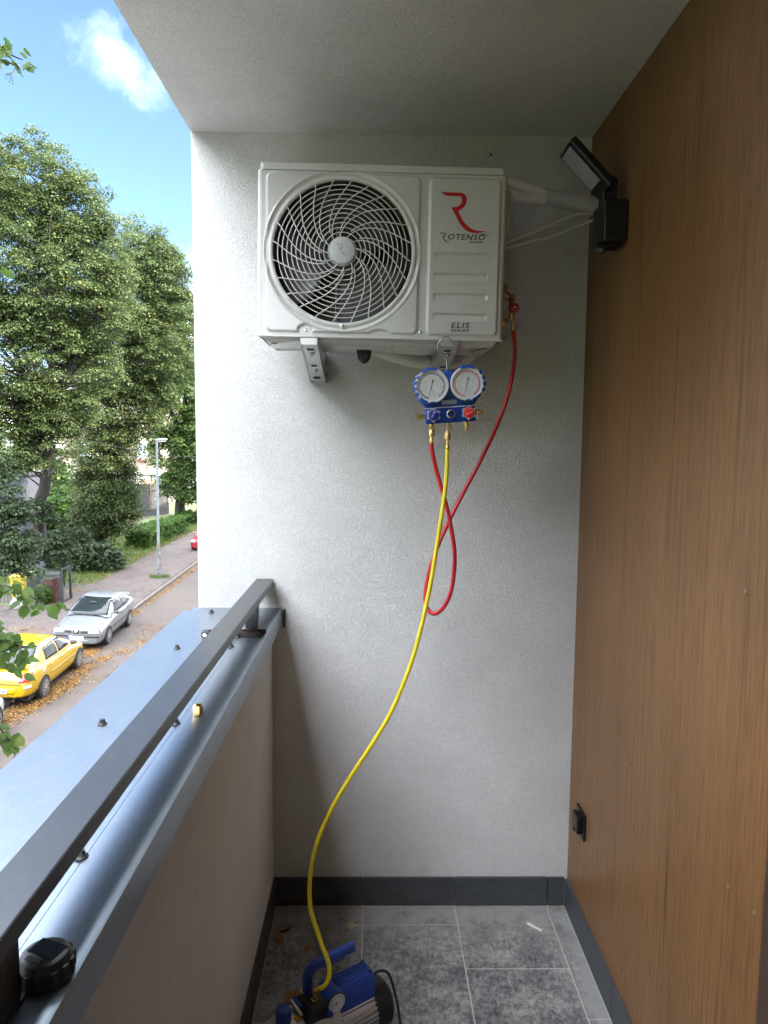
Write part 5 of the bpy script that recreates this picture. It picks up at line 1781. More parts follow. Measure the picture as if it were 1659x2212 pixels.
bin_((-15.62, 31.25, ZP), R(12), (0.50, 0.36, 0.012), (0.44, 0.34, 0.03), 'yellow recycling bin beside the leaning tree trunk', 1.0, 0.56, 'yellow')
bin_((-13.85, 30.62, ZP), R(-20), (0.045, 0.013, 0.010), (0.016, 0.014, 0.014), 'dark red-brown bin next to the gate frame', 1.05, 0.52, 'brown')
bin_((-14.30, 31.55, ZP), R(5), (0.014, 0.024, 0.021), (0.03, 0.036, 0.036), 'dark green bin standing behind the wire mesh fence', 1.05, 0.55, 'green')
ct = empty('waste_container', (-15.9, 32.6, ZP), (0, 0, R(4)))
tag(ct, 'large black waste container with ribbed lid behind yellow bin', 'container')
m_ = MB().rings([[(x * k, y * k, z) for x, y in ((-0.68, -0.45), (0.68, -0.45), (0.68, 0.45), (-0.68, 0.45))] for z, k in ((0.15, 0.82), (1.15, 1.0))])
m_.build('tub', M('container_black', (0.025, 0.026, 0.028), 0.5), ct, bevel=0.03)
for i in range(5):
    MB().box((-0.72 + i * 0.288, -0.50, 1.152 + 0.0), (-0.72 + i * 0.288 + 0.276, 0.50, 1.24)).build('lid_segment', M('container_lid', (0.045, 0.048, 0.052), 0.4), ct, bevel=0.03)
MB().box((0.32, -0.512, 0.94), (0.52, -0.49, 1.06)).build('sticker', WL, ct, smooth=0)
tb = empty('rubbish_bag', (-14.75, 29.3, ZP))
tag(tb, 'white and grey rubbish bag slumped on the pavement', 'bag')
sec = []
for k in range(9):
    t_ = k / 8
    rr = 0.02 + 0.25 * math.sin(math.pi * min(1, t_ * 0.86 + 0.08)) ** 0.7 * (1 - 0.45 * t_)
    sec.append([(rr * math.cos(a) * (1 + 0.16 * math.sin(3 * a + k)), rr * math.sin(a) * (1 + 0.14 * math.cos(4 * a + 2 * k)), 0.002 + 0.55 * t_) for a in np.linspace(0, 2 * math.pi, 15)[:-1]])
MB().rings(sec).build('bag_body', M('bag_plastic', (0.52, 0.53, 0.55), 0.3, var=0.35, scale=9), tb, smooth=60)
MB().lathe((0, 0, 0.545), (0.02, 0, 0.66), [(0, 0.03), (0.3, 0.025), (1, 0.07)], 10, cap=False).build('tied_neck', M('bag_plastic', (0.52, 0.53, 0.55), 0.3), tb)

# ------------------------------------------------------------------ vegetation
LINDEN = leaf_mat('linden_leaf', (0.018, 0.031, 0.011), (0.062, 0.087, 0.028), (0.12, 0.115, 0.03), trans=0.28)
LIGHTL = leaf_mat('light_leaf', (0.014, 0.031, 0.008), (0.048, 0.080, 0.018), (0.11, 0.12, 0.025), trans=0.35)
BUSHL = leaf_mat('bush_leaf', (0.012, 0.034, 0.005), (0.048, 0.100, 0.013), (0.085, 0.125, 0.02), trans=0.35)
DARKL = leaf_mat('dark_leaf', (0.010, 0.020, 0.008), (0.034, 0.053, 0.021), (0.05, 0.065, 0.02), trans=0.2)
BARK = M('bark', (0.014, 0.011, 0.009), 0.95, var=0.45, scale=9, bump=0.9, bdist=0.04, stretch=(1, 1, 0.22))


def clump_leaves(centres, radii, n_per, size, flat=0.7, yel=0.03, shade=0.0):
    """leaves gathered in drooping sprays around the twig ends"""
    pos, nrm, sz, ti = [], [], [], []
    for c, r, nn in zip(centres, radii, n_per):
        nn = int(nn)
        d = rng.normal(size=(nn, 3))
        d /= np.linalg.norm(d, axis=1, keepdims=True)
        d[:, 2] = np.where(d[:, 2] < -0.3, -d[:, 2] * 0.6, d[:, 2])
        rad = r * rng.uniform(0.25, 1.0, nn) ** 0.6
        p = c + d * rad[:, None] * np.array([1, 1, flat])
        # sprays: the outer leaves hang
        p[:, 2] -= 0.25 * (np.hypot(p[:, 0] - c[0], p[:, 1] - c[1]) / max(r, 1e-3)) ** 2 * r
        nm = d * 0.7 + np.array([0, 0, 0.75]) + rng.normal(scale=0.38, size=(nn, 3))
        pos.append(p)
        nrm.append(nm)
        sz.append(size * np.clip(rng.lognormal(0, 0.32, nn), 0.45, 1.9))
        base = np.clip(rng.normal(0.48, 0.12), 0.1, 0.85)
        t_ = np.clip(base + rng.normal(0, 0.14, nn), 0, 0.9)
        yy_ = yel * (6 if rng.random() < 0.06 else 0.6)
        t_[rng.random(nn) < yy_] = 1.0
        ti.append(t_)
    return np.concatenate(pos), np.concatenate(nrm), np.concatenate(sz), np.concatenate(ti)


def ell_points(ells, n, inner=0.35):
    """clump centres spread through a union of ellipsoids, thicker towards the outside"""
    vol = np.array([e[3] * e[4] * e[5] for e in ells]) ** 0.8
    pick = rng.choice(len(ells), n, p=vol / vol.sum())
    E = np.array(ells)[pick]
    d = rng.normal(size=(n, 3))
    d /= np.linalg.norm(d, axis=1, keepdims=True)
    rad = rng.uniform(inner, 1.06, n) ** 0.5
    return E[:, :3] + d * rad[:, None] * E[:, 3:6]


def tree(name, label, trunk, r_base, limbs, ells, n_clump, clump_r, leaves, leaf, mat, yel=0.03, low=None, dens_pow=1.0):
    base = Vector(trunk[0])
    e = empty(name, base)
    tag(e, label, 'tree', 'trees along the street')
    tp = smooth_path(trunk, 5)
    nT = len(tp)
    rad = [r_base * (1.25 if i < 2 else 1.0) * (1 - 0.80 * (i / (nT - 1)) ** 0.9) for i in range(nT)]
    pts = []
    for i, p in enumerate(tp):
        pts.append(p - base + Vector((random.gauss(0, 0.03), random.gauss(0, 0.03), 0)) * (i > 1))
    MB().tube(pts, rad, 12).build('trunk', BARK, e, smooth=60)
    nodes = [(p + base, r) for p, r in zip(pts, rad)][int(nT * 0.3):]
    for lm in limbs:
        lp_ = smooth_path(lm, 5)
        rr = [r_base * 0.52 * (1 - 0.82 * i / (len(lp_) - 1)) for i in range(len(lp_))]
        MB().tube([p - base for p in lp_], rr, 9).build('limb', BARK, e, smooth=60)
        nodes += list(zip(lp_, rr))
    C = ell_points(ells, n_clump)
    NP = np.array([tuple(p) for p, _ in nodes])
    br_ = MB()
    for i in range(0, n_clump, 3):
        c = C[i]
        dd = np.linalg.norm(NP - c, axis=1) + 0.7 * np.maximum(0, NP[:, 2] - c[2] + 0.5)
        j = int(np.argsort(dd)[random.randrange(0, 6)])
        a = Vector(NP[j])
        b = Vector(c)
        L_ = (b - a).length
        if L_ < 0.4 or L_ > 3.2:
            continue
        mid = a.lerp(b, 0.5) + Vector((random.gauss(0, 0.10), random.gauss(0, 0.10), 0.10)) * L_ * 0.6
        r0_ = min(nodes[j][1] * 0.6, 0.018 * L_ + 0.012)
        br_.tube([q - base for q in smooth_path([a, mid, b], 3)], [r0_ * (1 - 0.13 * k) for k in range(7)], 5)
    bro = br_.build('branches', BARK, e, smooth=60)
    bro['kind'] = 'stuff'
    rads = rng.uniform(0.6, 1.25, n_clump) * clump_r
    pos, nrm, sz, ti = clump_leaves(C, rads, leaves * (rads / clump_r) ** 2, leaf, yel=yel)
    o = leaf_cloud('crown', pos - np.array(base), nrm, sz, ti, mat, e, droop=0.45)
    o['kind'] = 'stuff'
    return e


tree('linden_tree', 'tall linden with thick leaning trunk beside the bins, its top against the blue sky',
     [(-16.235, 34.0, -5.25), (-16.057, 34.0, -3.27), (-15.808, 34.0, -1.274), (-15.418, 34.0, 0.483), (-15.204, 34.0, 2.223), (-14.971, 34.0, 3.946), (-14.862, 34.0, 5.864), (-14.851, 34.0, 9.2), (-14.9, 34, 13.5)], 0.36,
     [[(-15.336, 34.0, 1.572), (-16.012, 33.8, 3.723), (-16.573, 33.6, 5.847), (-17.004, 33.5, 8.365), (-17.3, 33.5, 11)],
      [(-15.138, 34.0, 2.871), (-14.24, 34.2, 5.234), (-13.33, 34.4, 6.936), (-12.61, 34.5, 9.249)],
      [(-14.95, 34.0, 4.4), (-15.3, 35.0, 7.2), (-15.6, 35.6, 11.2)], [(-15.0, 34.0, 4.0), (-14.6, 32.9, 6.6), (-14.2, 32.2, 9.5)]],
     [(-15.6, 34, 13.2, 2.0, 1.9, 2.4), (-14.1, 34, 12.2, 1.4, 1.4, 2.2), (-17.0, 34, 10.0, 3.4, 3.0, 3.6), (-13.6, 34, 8.6, 2.4, 2.4, 3.2), (-15.4, 34, 8.4, 2.6, 2.6, 3.0), (-16.8, 34, 5.6, 3.1, 2.8, 2.8), (-14.2, 34, 5.2, 2.2, 2.0, 2.2), (-15.0, 34, 2.9, 1.7, 1.6, 1.3), (-17.4, 34, 1.8, 1.7, 1.5, 2.0), (-18.5, 34, 13.2, 2.0, 2.0, 2.6), (-13.3, 34, 11.6, 1.3, 1.4, 2.4), (-15.1, 33.4, 1.5, 1.8, 1.2, 1.3), (-16.7, 33.6, 3.4, 2.3, 2.0, 1.7), (-14.2, 33.6, 3.2, 1.4, 1.4, 1.3), (-12.4, 34, 10.2, 1.2, 1.3, 2.4)],
     2150, 0.55, 185, 0.086, LINDEN, yel=0.035)
tree('linden_tree', 'straight linden with leafy shoots all down its trunk behind the shrub',
     [(-17.012, 44.0, -5.25), (-16.75, 44.0, -2.98), (-16.314, 44.0, 0.438), (-16.124, 44.0, 3.247), (-15.92, 44.0, 6.574), (-15.546, 44.0, 10.126), (-15.2, 44, 13)], 0.36,
     [[(-16.2, 44, 2.0), (-17.2, 44.3, 4.2), (-17.9, 44.5, 7.0)], [(-16.0, 44, 4.8), (-14.6, 43.7, 7.0), (-13.2, 43.6, 10.2)], [(-15.9, 44, 6.0), (-15.4, 42.8, 9.0), (-15.0, 42.2, 11.6)]],
     [(-14.4, 44, 10.4, 2.6, 2.5, 3.2), (-12.5, 44, 10.6, 1.4, 1.6, 2.8), (-15.4, 44, 7.0, 3.0, 2.7, 3.4), (-13.0, 44, 7.0, 2.2, 2.2, 3.0), (-16.0, 44, 3.4, 2.4, 2.2, 2.6), (-14.2, 44, 4.0, 1.6, 1.6, 2.0), (-16.3, 44, -0.2, 1.7, 1.7, 2.2), (-16.4, 43.8, -2.4, 1.9, 1.8, 1.7), (-13.8, 44, 12.6, 1.5, 1.5, 2.4), (-16.3, 43.6, 1.2, 2.0, 1.7, 2.0), (-16.3, 43.6, -1.2, 2.1, 1.8, 1.8), (-16.3, 43.6, -2.8, 2.0, 1.7, 1.3), (-12.1, 44, 11.6, 1.0, 1.2, 1.9)],
     1750, 0.62, 175, 0.101, LINDEN, yel=0.025)
tree('maple_tree', 'lighter green tree farthest along the pavement beside the white wall',
     [(-16.95, 62.2, -5.25), (-16.80, 62.0, -3.2), (-16.512, 62.0, -0.026), (-16.207, 62.0, 5.9), (-16.1, 62, 12)], 0.52,
     [[(-16.4, 62, 2.0), (-17.6, 62, 5.0), (-18.0, 62, 9.0)], [(-16.3, 62, 3.0), (-15.0, 62, 6.5), (-14.2, 62, 10.0)]],
     [(-15.6, 62, 10.0, 3.2, 2.8, 4.2), (-16.6, 62, 5.0, 3.2, 2.8, 4.6), (-14.8, 62, 2.0, 2.8, 2.4, 3.6), (-17.2, 62, 0.6, 2.2, 2.2, 2.8), (-15.8, 61.6, -1.8, 2.6, 2.2, 1.8)],
     850, 0.85, 150, 0.165, LIGHTL, yel=0.03)
tree('roadside_tree', 'grey-green tree with drooping low branches at the left picture edge',
     [(-17.4, 28.2, -5.25), (-17.2, 28.0, -2.0), (-16.9, 28.0, 2.0), (-16.8, 28, 6.0)], 0.26,
     [[(-17.1, 28, -1.0), (-16.2, 28, 0.4), (-15.2, 28, -0.2), (-14.5, 28, -1.4)], [(-17.1, 28, -2.2), (-16.0, 28, -1.6), (-15.0, 28, -2.2)]],
     [(-14.7, 28, -0.4, 1.0, 0.9, 0.9), (-14.5, 28, -1.8, 0.95, 0.9, 0.7), (-14.5, 28, -2.9, 1.0, 0.9, 0.55), (-15.8, 28, 1.0, 1.4, 1.2, 1.7), (-17.0, 28, 4.0, 2.0, 1.8, 2.4), (-13.9, 28, -2.2, 0.8, 0.7, 0.7), (-14.0, 28, -0.9, 0.7, 0.7, 0.6), (-13.9, 28, -3.3, 0.7, 0.6, 0.5)],
     460, 0.48, 105, 0.115, DARKL, yel=0.02)


def shrub(name, label, ells, n, cr, leaves, leaf, mat, base, box=None, yel=0.02, group=None):
    e = empty(name, base)
    tag(e, label, 'shrub' if 'hedge' not in name else 'hedge', group)
    if box:
        (x0, y0, z0), (x1, y1, z1) = box
        C = np.column_stack([rng.uniform(x0, x1, n), rng.uniform(y0, y1, n), rng.uniform(z0, z1, n)])
        k = rng.integers(0, 4, n)
        C[k == 0, 2] = z1
        C[k == 1, 0] = x1
        C[k == 2, 1] = y0
    else:
        C = ell_points(ells, n, 0.5)
        C[:, 2] = np.maximum(C[:, 2], base[2] + 0.15)
    rads = rng.uniform(0.7, 1.2, n) * cr
    pos, nrm, sz, ti = clump_leaves(C, rads, np.full(n, leaves), leaf, yel=yel)
    o = leaf_cloud('foliage', pos - np.array(base), nrm, sz, ti, mat, e, aspect=0.85, droop=0.25)
    o['kind'] = 'stuff'
    st_ = MB()
    for i in range(12):
        c = C[rng.integers(0, n)]
        b0_ = Vector((c[0] * 0.35 + 0.65 * np.mean(C[:, 0]) + random.gauss(0, .1), c[1] * 0.35 + 0.65 * np.mean(C[:, 1]), base[2])) - Vector(base)
        st_.tube([b0_, b0_.lerp(Vector(c) - Vector(base), 0.5) + Vector((0.05, 0, 0.1)), Vector(c) - Vector(base)], [0.03, 0.02, 0.008], 6)
    so_ = st_.build('stems', BARK, e, smooth=60)
    so_['kind'] = 'stuff'
    return e


shrub('leafy_shrub', 'round dark shrub of large leaves below the straight linden', [(-15.0, 38.6, -4.6, 1.35, 1.2, 0.85)], 190, 0.26, 26, 0.17, DARKL, (-15.0, 38.6, ZP))
shrub('leafy_shrub', 'bright green bush between the two linden trunks', [(-20.4, 48, -3.2, 1.7, 1.4, 2.0), (-19.4, 48, -4.2, 1.5, 1.3, 1.1), (-21.5, 48, -4.0, 1.5, 1.3, 1.2)], 260, 0.42, 70, 0.15, BUSHL, (-20.4, 48, ZP))
shrub('clipped_hedge', 'long clipped green hedge behind the lamp post', None, 330, 0.26, 60, 0.10, BUSHL, (-15.4, 51, ZP), box=((-16.2, 46.6, -5.1), (-14.75, 56.4, -4.05)))
shrub('leafy_shrub', 'small green plant growing at foot of the light green tree', [(-15.7, 61.0, -4.6, 1.1, 0.9, 0.6)], 60, 0.3, 40, 0.15, BUSHL, (-15.7, 61, ZP))
shrub('trunk_shoots', 'leafy shoots sprouting around the leaning trunk above bins', [(-15.0, 33.6, -3.6, 0.7, 0.6, 0.9), (-15.6, 33.4, -1.6, 0.7, 0.5, 0.7), (-14.5, 34.2, -3.0, 0.8, 0.8, 0.6), (-15.0, 33.8, -2.6, 0.4, 0.4, 0.8)], 110, 0.26, 46, 0.11, DARKL, (-15.6, 33.7, ZP))
shrub('leafy_shrub', 'low weeds growing at the foot of the mesh fence post', [(-14.15, 30.25, -4.85, 0.45, 0.35, 0.45)], 40, 0.16, 26, 0.075, BUSHL, (-14.15, 30.25, ZP))
shrub('leafy_shrub', 'dark undergrowth below the bright green bush', [(-18.5, 42.5, -4.5, 1.6, 1.2, 1.0), (-17.8, 40.0, -4.3, 1.1, 0.9, 1.0)], 120, 0.32, 45, 0.13, DARKL, (-18.3, 42, ZP))
for i, (x, y, rx, rz) in enumerate(((-28, 58, 3.2, 3.2), (-25.5, 62, 2.6, 2.0), (-33, 66, 4.0, 4.2))):
    shrub('background_tree', ['bushy tree in front of the tenement at far left', 'lower bush in front of the tenement wall', 'broad crowned tree at the far left behind the outbuilding'][i],
          [(x, y, -5.2 + rz, rx, rx, rz)], 110, 0.8, 60, 0.26, LIGHTL, (x, y, ZP), group='trees behind the gardens')

# grass and fallen leaves
GRS = leaf_mat('grass_blade', (0.035, 0.060, 0.012), (0.085, 0.13, 0.024), (0.20, 0.16, 0.05), trans=0.25)
ng = 26000
gx_ = rng.uniform(-19.5, -13.4, ng)
gy_ = rng.uniform(34.5, 62, ng)
ok = gx_ < np.array([kx(y) - 3.62 for y in gy_]) + rng.normal(0, 0.12, ng)
gx_, gy_ = gx_[ok], gy_[ok]
gp = np.column_stack([gx_, gy_, np.full(len(gx_), ZP - 0.02)])
gn = np.column_stack([rng.normal(size=len(gx_)), rng.normal(size=len(gx_)), rng.normal(0, 0.15, len(gx_))])
gl = leaf_cloud('grass', gp, gn, rng.uniform(0.10, 0.26, len(gx_)), np.clip(rng.normal(0.5, 0.2, len(gx_)), 0, 1), GRS, aspect=0.14, droop=-0.65)
tag(gl, 'rough green grass strip behind the pavement', 'grass', kind='stuff')
ng = 500
a_ = rng.uniform(0, 6.28, ng)
r_ = rng.uniform(0.1, 0.45, ng)
gp = np.column_stack([-11.046 + r_ * np.cos(a_) * 1.2, 36.5 + r_ * np.sin(a_), np.full(ng, ZP)])
gn = np.column_stack([rng.normal(size=ng), rng.normal(size=ng), rng.normal(0, 0.15, ng)])
gl = leaf_cloud('grass_tuft', gp, gn, rng.uniform(0.08, 0.2, ng), np.clip(rng.normal(0.45, 0.2, ng), 0, 0.9), GRS, aspect=0.16, droop=-0.6)
tag(gl, 'grass tuft growing round the lamp post foot', 'grass', kind='stuff')

LIT = leaf_mat('litter_leaf', (0.065, 0.026, 0.012), (0.22, 0.118, 0.032), (0.33, 0.22, 0.075), trans=0.1)
LP = []


def patch(x, y, sx_, sy_, n, z, pile=0.05):
    p = np.column_stack([rng.normal(x, sx_, n), rng.normal(y, sy_, n), z + np.abs(rng.normal(0.012, pile, n)) * 0.5])
    LP.append(p)


# drifts against the kerb and the wheels
for y in np.arange(27.5, 60, 0.8):
    if random.random() < 0.86:
        patch(kx(y) + 0.22, y, 0.13, 0.35, 150, ZR, 0.03)
patch(-8.86, 20.0, 0.17, 0.62, 2300, ZR, 0.05)
patch(-8.95, 18.6, 0.10, 0.35, 700, ZR, 0.04)
patch(-9.25, 17.5, 0.20, 0.35, 900, ZR, 0.04)
patch(-9.32, 18.3, 0.12, 0.22, 500, ZR, 0.03)
patch(-9.05, 21.7, 0.20, 0.30, 900, ZR, 0.03)
patch(-8.75, 22.7, 0.18, 0.30, 420, ZR, 0.02)
patch(-9.55, 23.4, 0.20, 0.28, 1100, ZR, 0.03)
patch(-8.4, 23.6, 0.22, 0.25, 260, ZR, 0.02)
patch(-8.0, 24.9, 0.25, 0.35, 260, ZR, 0.01)
patch(-8.3, 26.6, 0.3, 0.5, 200, ZR, 0.01)
patch(-7.9, 20.8, 0.25, 0.5, 200, ZR, 0.01)
patch(-9.9, 28.4, 0.12, 0.5, 800, ZR, 0.03)
patch(-12.7, 25.9, 0.35, 0.28, 220, ZP, 0.01)
patch(-13.0, 24.6, 0.3, 0.35, 200, ZP, 0.01)
for _ in range(60):
    y = random.uniform(30, 62)
    patch(kx(y) - 3.7 - abs(random.gauss(0, 0.3)), y, 0.25, 0.4, 60, ZP, 0.01)
patch(-15.4, 60.0, 0.9, 0.8, 900, ZP, 0.02)
n_ = 1500
LP.append(np.column_stack([rng.uniform(-13.6, -6.5, n_), rng.uniform(14, 45, n_), np.where(rng.random(n_) < 2, 0, 0)]))
P_ = np.concatenate(LP)
onroad = P_[:, 0] > np.array([kx(y) + 0.04 for y in P_[:, 1]])
flat_ = P_[:, 2] == 0
P_[flat_, 2] = 0.006
lowz = np.where(onroad, ZR, ZP)
P_[:, 2] = np.where(flat_, lowz + 0.008, np.maximum(P_[:, 2], lowz + 0.006))
nl = len(P_)
gn = np.column_stack([rng.normal(0, 0.45, nl), rng.normal(0, 0.45, nl), np.ones(nl)])
ll = leaf_cloud('fallen_leaves', P_, gn, rng.uniform(0.035, 0.075, nl), np.clip(rng.normal(0.55, 0.25, nl), 0, 1), LIT, aspect=0.6)
tag(ll, 'drifts of fallen yellow-brown leaves along the kerb and wheels', 'leaves', kind='stuff')

# ------------------------------------------------------------------ near tree whose leafy twigs reach into the picture
nt_ = empty('near_linden', (-4.3, 5.4, ZP))
tag(nt_, 'near linden tree whose big leafy twigs hang in from the left', 'tree')
NLEAF = leaf_mat('near_linden_leaf', (0.018, 0.042, 0.008), (0.052, 0.092, 0.017), (0.125, 0.14, 0.035), trans=0.35)
O = Vector((-4.3, 5.4, ZP))
MB().tube([Vector(p) - O for p in smooth_path([(-4.3, 5.4, ZP), (-4.35, 5.45, -2), (-4.25, 5.4, 1.0), (-4.3, 5.5, 4.0), (-4.2, 5.5, 7.0)], 5)], [0.26 - 0.008 * i for i in range(21)], 12).build('trunk', BARK, nt_, smooth=60)
# heart-shaped blade, lightly cupped
hv, hf = [], []
prof_ = [(0.0, 0.0), (-0.10, 0.22), (0.02, 0.42), (0.30, 0.50), (0.62, 0.36), (0.88, 0.12), (1.04, 0.0)]
for t_, w in prof_:
    z_ = -0.10 * t_ * t_
    hv += [(t_, -w, z_ - 0.16 * w), (t_ if w == 0 else t_ * 0.96 + 0.02, 0, z_ + 0.02), (t_, w, z_ - 0.16 * w)]
for k in range(len(prof_) - 1):
    a = 3 * k
    hf += [(a, a + 3, a + 4, a + 1), (a + 1, a + 4, a + 5, a + 2)]
leaf_meshes = []
for k in range(5):
    m_ = MB().add(hv, hf)
    o = m_.build('leaf', NLEAF, nt_, smooth=80, recalc=False)
    at = o.data.attributes.new('tint', 'FLOAT', 'POINT')
    tv = [0.30, 0.45, 0.55, 0.68, 0.97][k]
    at.data.foreach_set('value', [min(1, max(0, tv + random.gauss(0, 0.03))) for _ in o.data.vertices])
    leaf_meshes.append(o.data)
    bpy.data.objects.remove(o)


def add_leaf(p, yaw_, pit, s, k=None):
    o = bpy.data.objects.new('leaf', leaf_meshes[k if k is not None else random.choice((0, 0, 1, 1, 2, 2, 3, 4))])
    COL.objects.link(o)
    o.parent = nt_
    o.location = Vector(p) - O
    o.rotation_euler = (random.gauss(0, 0.35), pit, yaw_)
    o.scale = (s, s, s * random.uniform(0.8, 1.3))


def twig(pts, n, spread, size, kmax=1.0):
    P = smooth_path(pts, 8)
    MB().tube([p - O for p in P], [0.016 * (1 - 0.85 * i / (len(P) - 1)) + 0.0015 for i in range(len(P))], 6).build('twig', BARK, nt_, smooth=60)
    for i in range(n):
        t_ = random.uniform(0.25, 1.0) ** 0.8
        p = P[min(len(P) - 1, int(t_ * (len(P) - 1)))] + Vector((random.gauss(0, spread), random.gauss(0, spread), random.gauss(-spread * 0.4, spread * 0.7)))
        add_leaf(p, random.uniform(-2.6, 0.9), R(random.uniform(15, 70)), size * random.uniform(0.7, 1.2))


twig([(-4.3, 5.45, 1.6), (-3.8, 5.7, 0.95), (-3.4, 5.9, 0.62), (-3.0, 6.0, 0.44), (-2.78, 6.02, 0.30)], 62, 0.062, 0.088)
twig([(-4.3, 5.45, 1.2), (-3.7, 5.8, 0.6), (-3.3, 6.0, 0.18), (-3.06, 6.05, -0.04), (-3.00, 6.05, -0.20)], 56, 0.058, 0.085)
twig([(-3.7, 5.8, 0.6), (-3.45, 5.95, 0.25), (-3.25, 5.95, 0.10), (-3.08, 5.95, 0.02)], 40, 0.060, 0.085)
twig([(-4.3, 5.45, 0.6), (-3.8, 5.8, -0.1), (-3.4, 6.0, -0.55), (-3.2, 6.0, -0.78), (-3.10, 6.0, -0.93)], 40, 0.050, 0.080)
twig([(-4.3, 5.45, 3.6), (-3.7, 5.8, 3.55), (-3.3, 5.9, 3.35), (-3.06, 6.0, 3.10)], 34, 0.075, 0.10)
twig([(-4.3, 5.45, 6.2), (-3.6, 5.8, 5.6), (-3.2, 5.95, 5.05), (-2.95, 6.0, 4.78), (-2.80, 6.0, 4.70)], 64, 0.065, 0.080)
twig([(-4.3, 5.45, 5.0), (-3.6, 5.8, 4.7), (-3.2, 5.95, 4.35), (-3.03, 6.0, 4.10)], 10, 0.04, 0.085)
C_ = ell_points([(-5.4, 0.6, 2.6, 2.3, 3.0, 3.0), (-4.6, 2.2, 1.6, 1.4, 1.6, 2.2), (-5.6, 3.2, 4.4, 1.7, 2.0, 2.4)], 1050)  # crown out of view, shaped to hold low sky light off the balcony
C_ = C_[C_[:, 0] < -0.60 * np.maximum(C_[:, 1], 0) - 1.5]
rads = rng.uniform(0.35, 0.6, len(C_))
pos, nrm, sz, ti = clump_leaves(C_, rads, np.full(len(C_), 46), 0.105, yel=0.02)
o = leaf_cloud('crown', pos - np.array(O), nrm, sz, ti, NLEAF, nt_, droop=0.4)
o['kind'] = 'stuff'
MB().tube([Vector(p) - O for p in smooth_path([(-4.3, 5.45, 0.2), (-4.8, 3.6, 1.4), (-5.2, 1.5, 2.4), (-5.4, -0.6, 3.2)], 5)], [0.13 - 0.007 * i for i in range(16)], 9).build('limb', BARK, nt_, smooth=60)
# small fruit on stalks
ft = MB()
for cx, cz in ((-2.85, 4.62), (-3.00, 4.58), (-3.08, -1.02), (-3.05, -1.10), (-3.12, -1.12), (-2.90, 4.55)):
    for k in range(7):
        q = Vector((cx + random.gauss(0, 0.02), 6.0 + random.gauss(0, 0.02), cz + random.gauss(0, 0.018))) - O
        ft.lathe(q, q + Vector((0, 0, 0.009)), [(0, 0.001), (0.3, 0.0045), (0.7, 0.0045), (1, 0.001)], 6)
        ft.tube([q + Vector((0, 0, 0.008)), Vector((cx, 6.0, cz + 0.05)) - O], 0.0009, 3)
fto = ft.build('fruit', BARK, nt_, smooth=60)
fto['kind'] = 'stuff'

tree('linden_tree', 'added linden out of view behind the camera, screening low sky light',  # unseen tree, added so its crown blocks low light from the sky
     [(-5.0, -7.0, ZP), (-5.0, -7.0, -1.0), (-5.1, -7.1, 3.0), (-5.0, -7, 7.0)], 0.26, [[(-5.0, -7, 0.0), (-5.8, -6.2, 2.0), (-6.2, -5.4, 4.0)]],
     [(-5.2, -6.5, 3.0, 2.4, 3.6, 3.4)], 620, 0.7, 60, 0.16, LINDEN)

# ------------------------------------------------------------------ parked cars
CGLASS = glass_mat('car_glass', (0.012, 0.016, 0.018), 0.03)
TYRE = M('tyre', (0.018, 0.018, 0.018), 0.8)
RIM = M('alloy_rim', (0.48, 0.49, 0.50), 0.28, 0.8, var=0.1)
TRIM = M('black_trim', (0.02, 0.02, 0.022), 0.55)
CHROME = M('chrome', (0.7, 0.7, 0.7), 0.12, 1.0)
LAMPG = M('lamp_glass', (0.42, 0.44, 0.46), 0.1, 0.4, var=0.25, scale=25)
UNDER = M('underbody', (0.012, 0.012, 0.012), 0.9)


def car_paint(name, col, metal):
    return M(name, col, 0.32, metal, var=0.03, scale=6, coat=0.8, dirt=0.06)


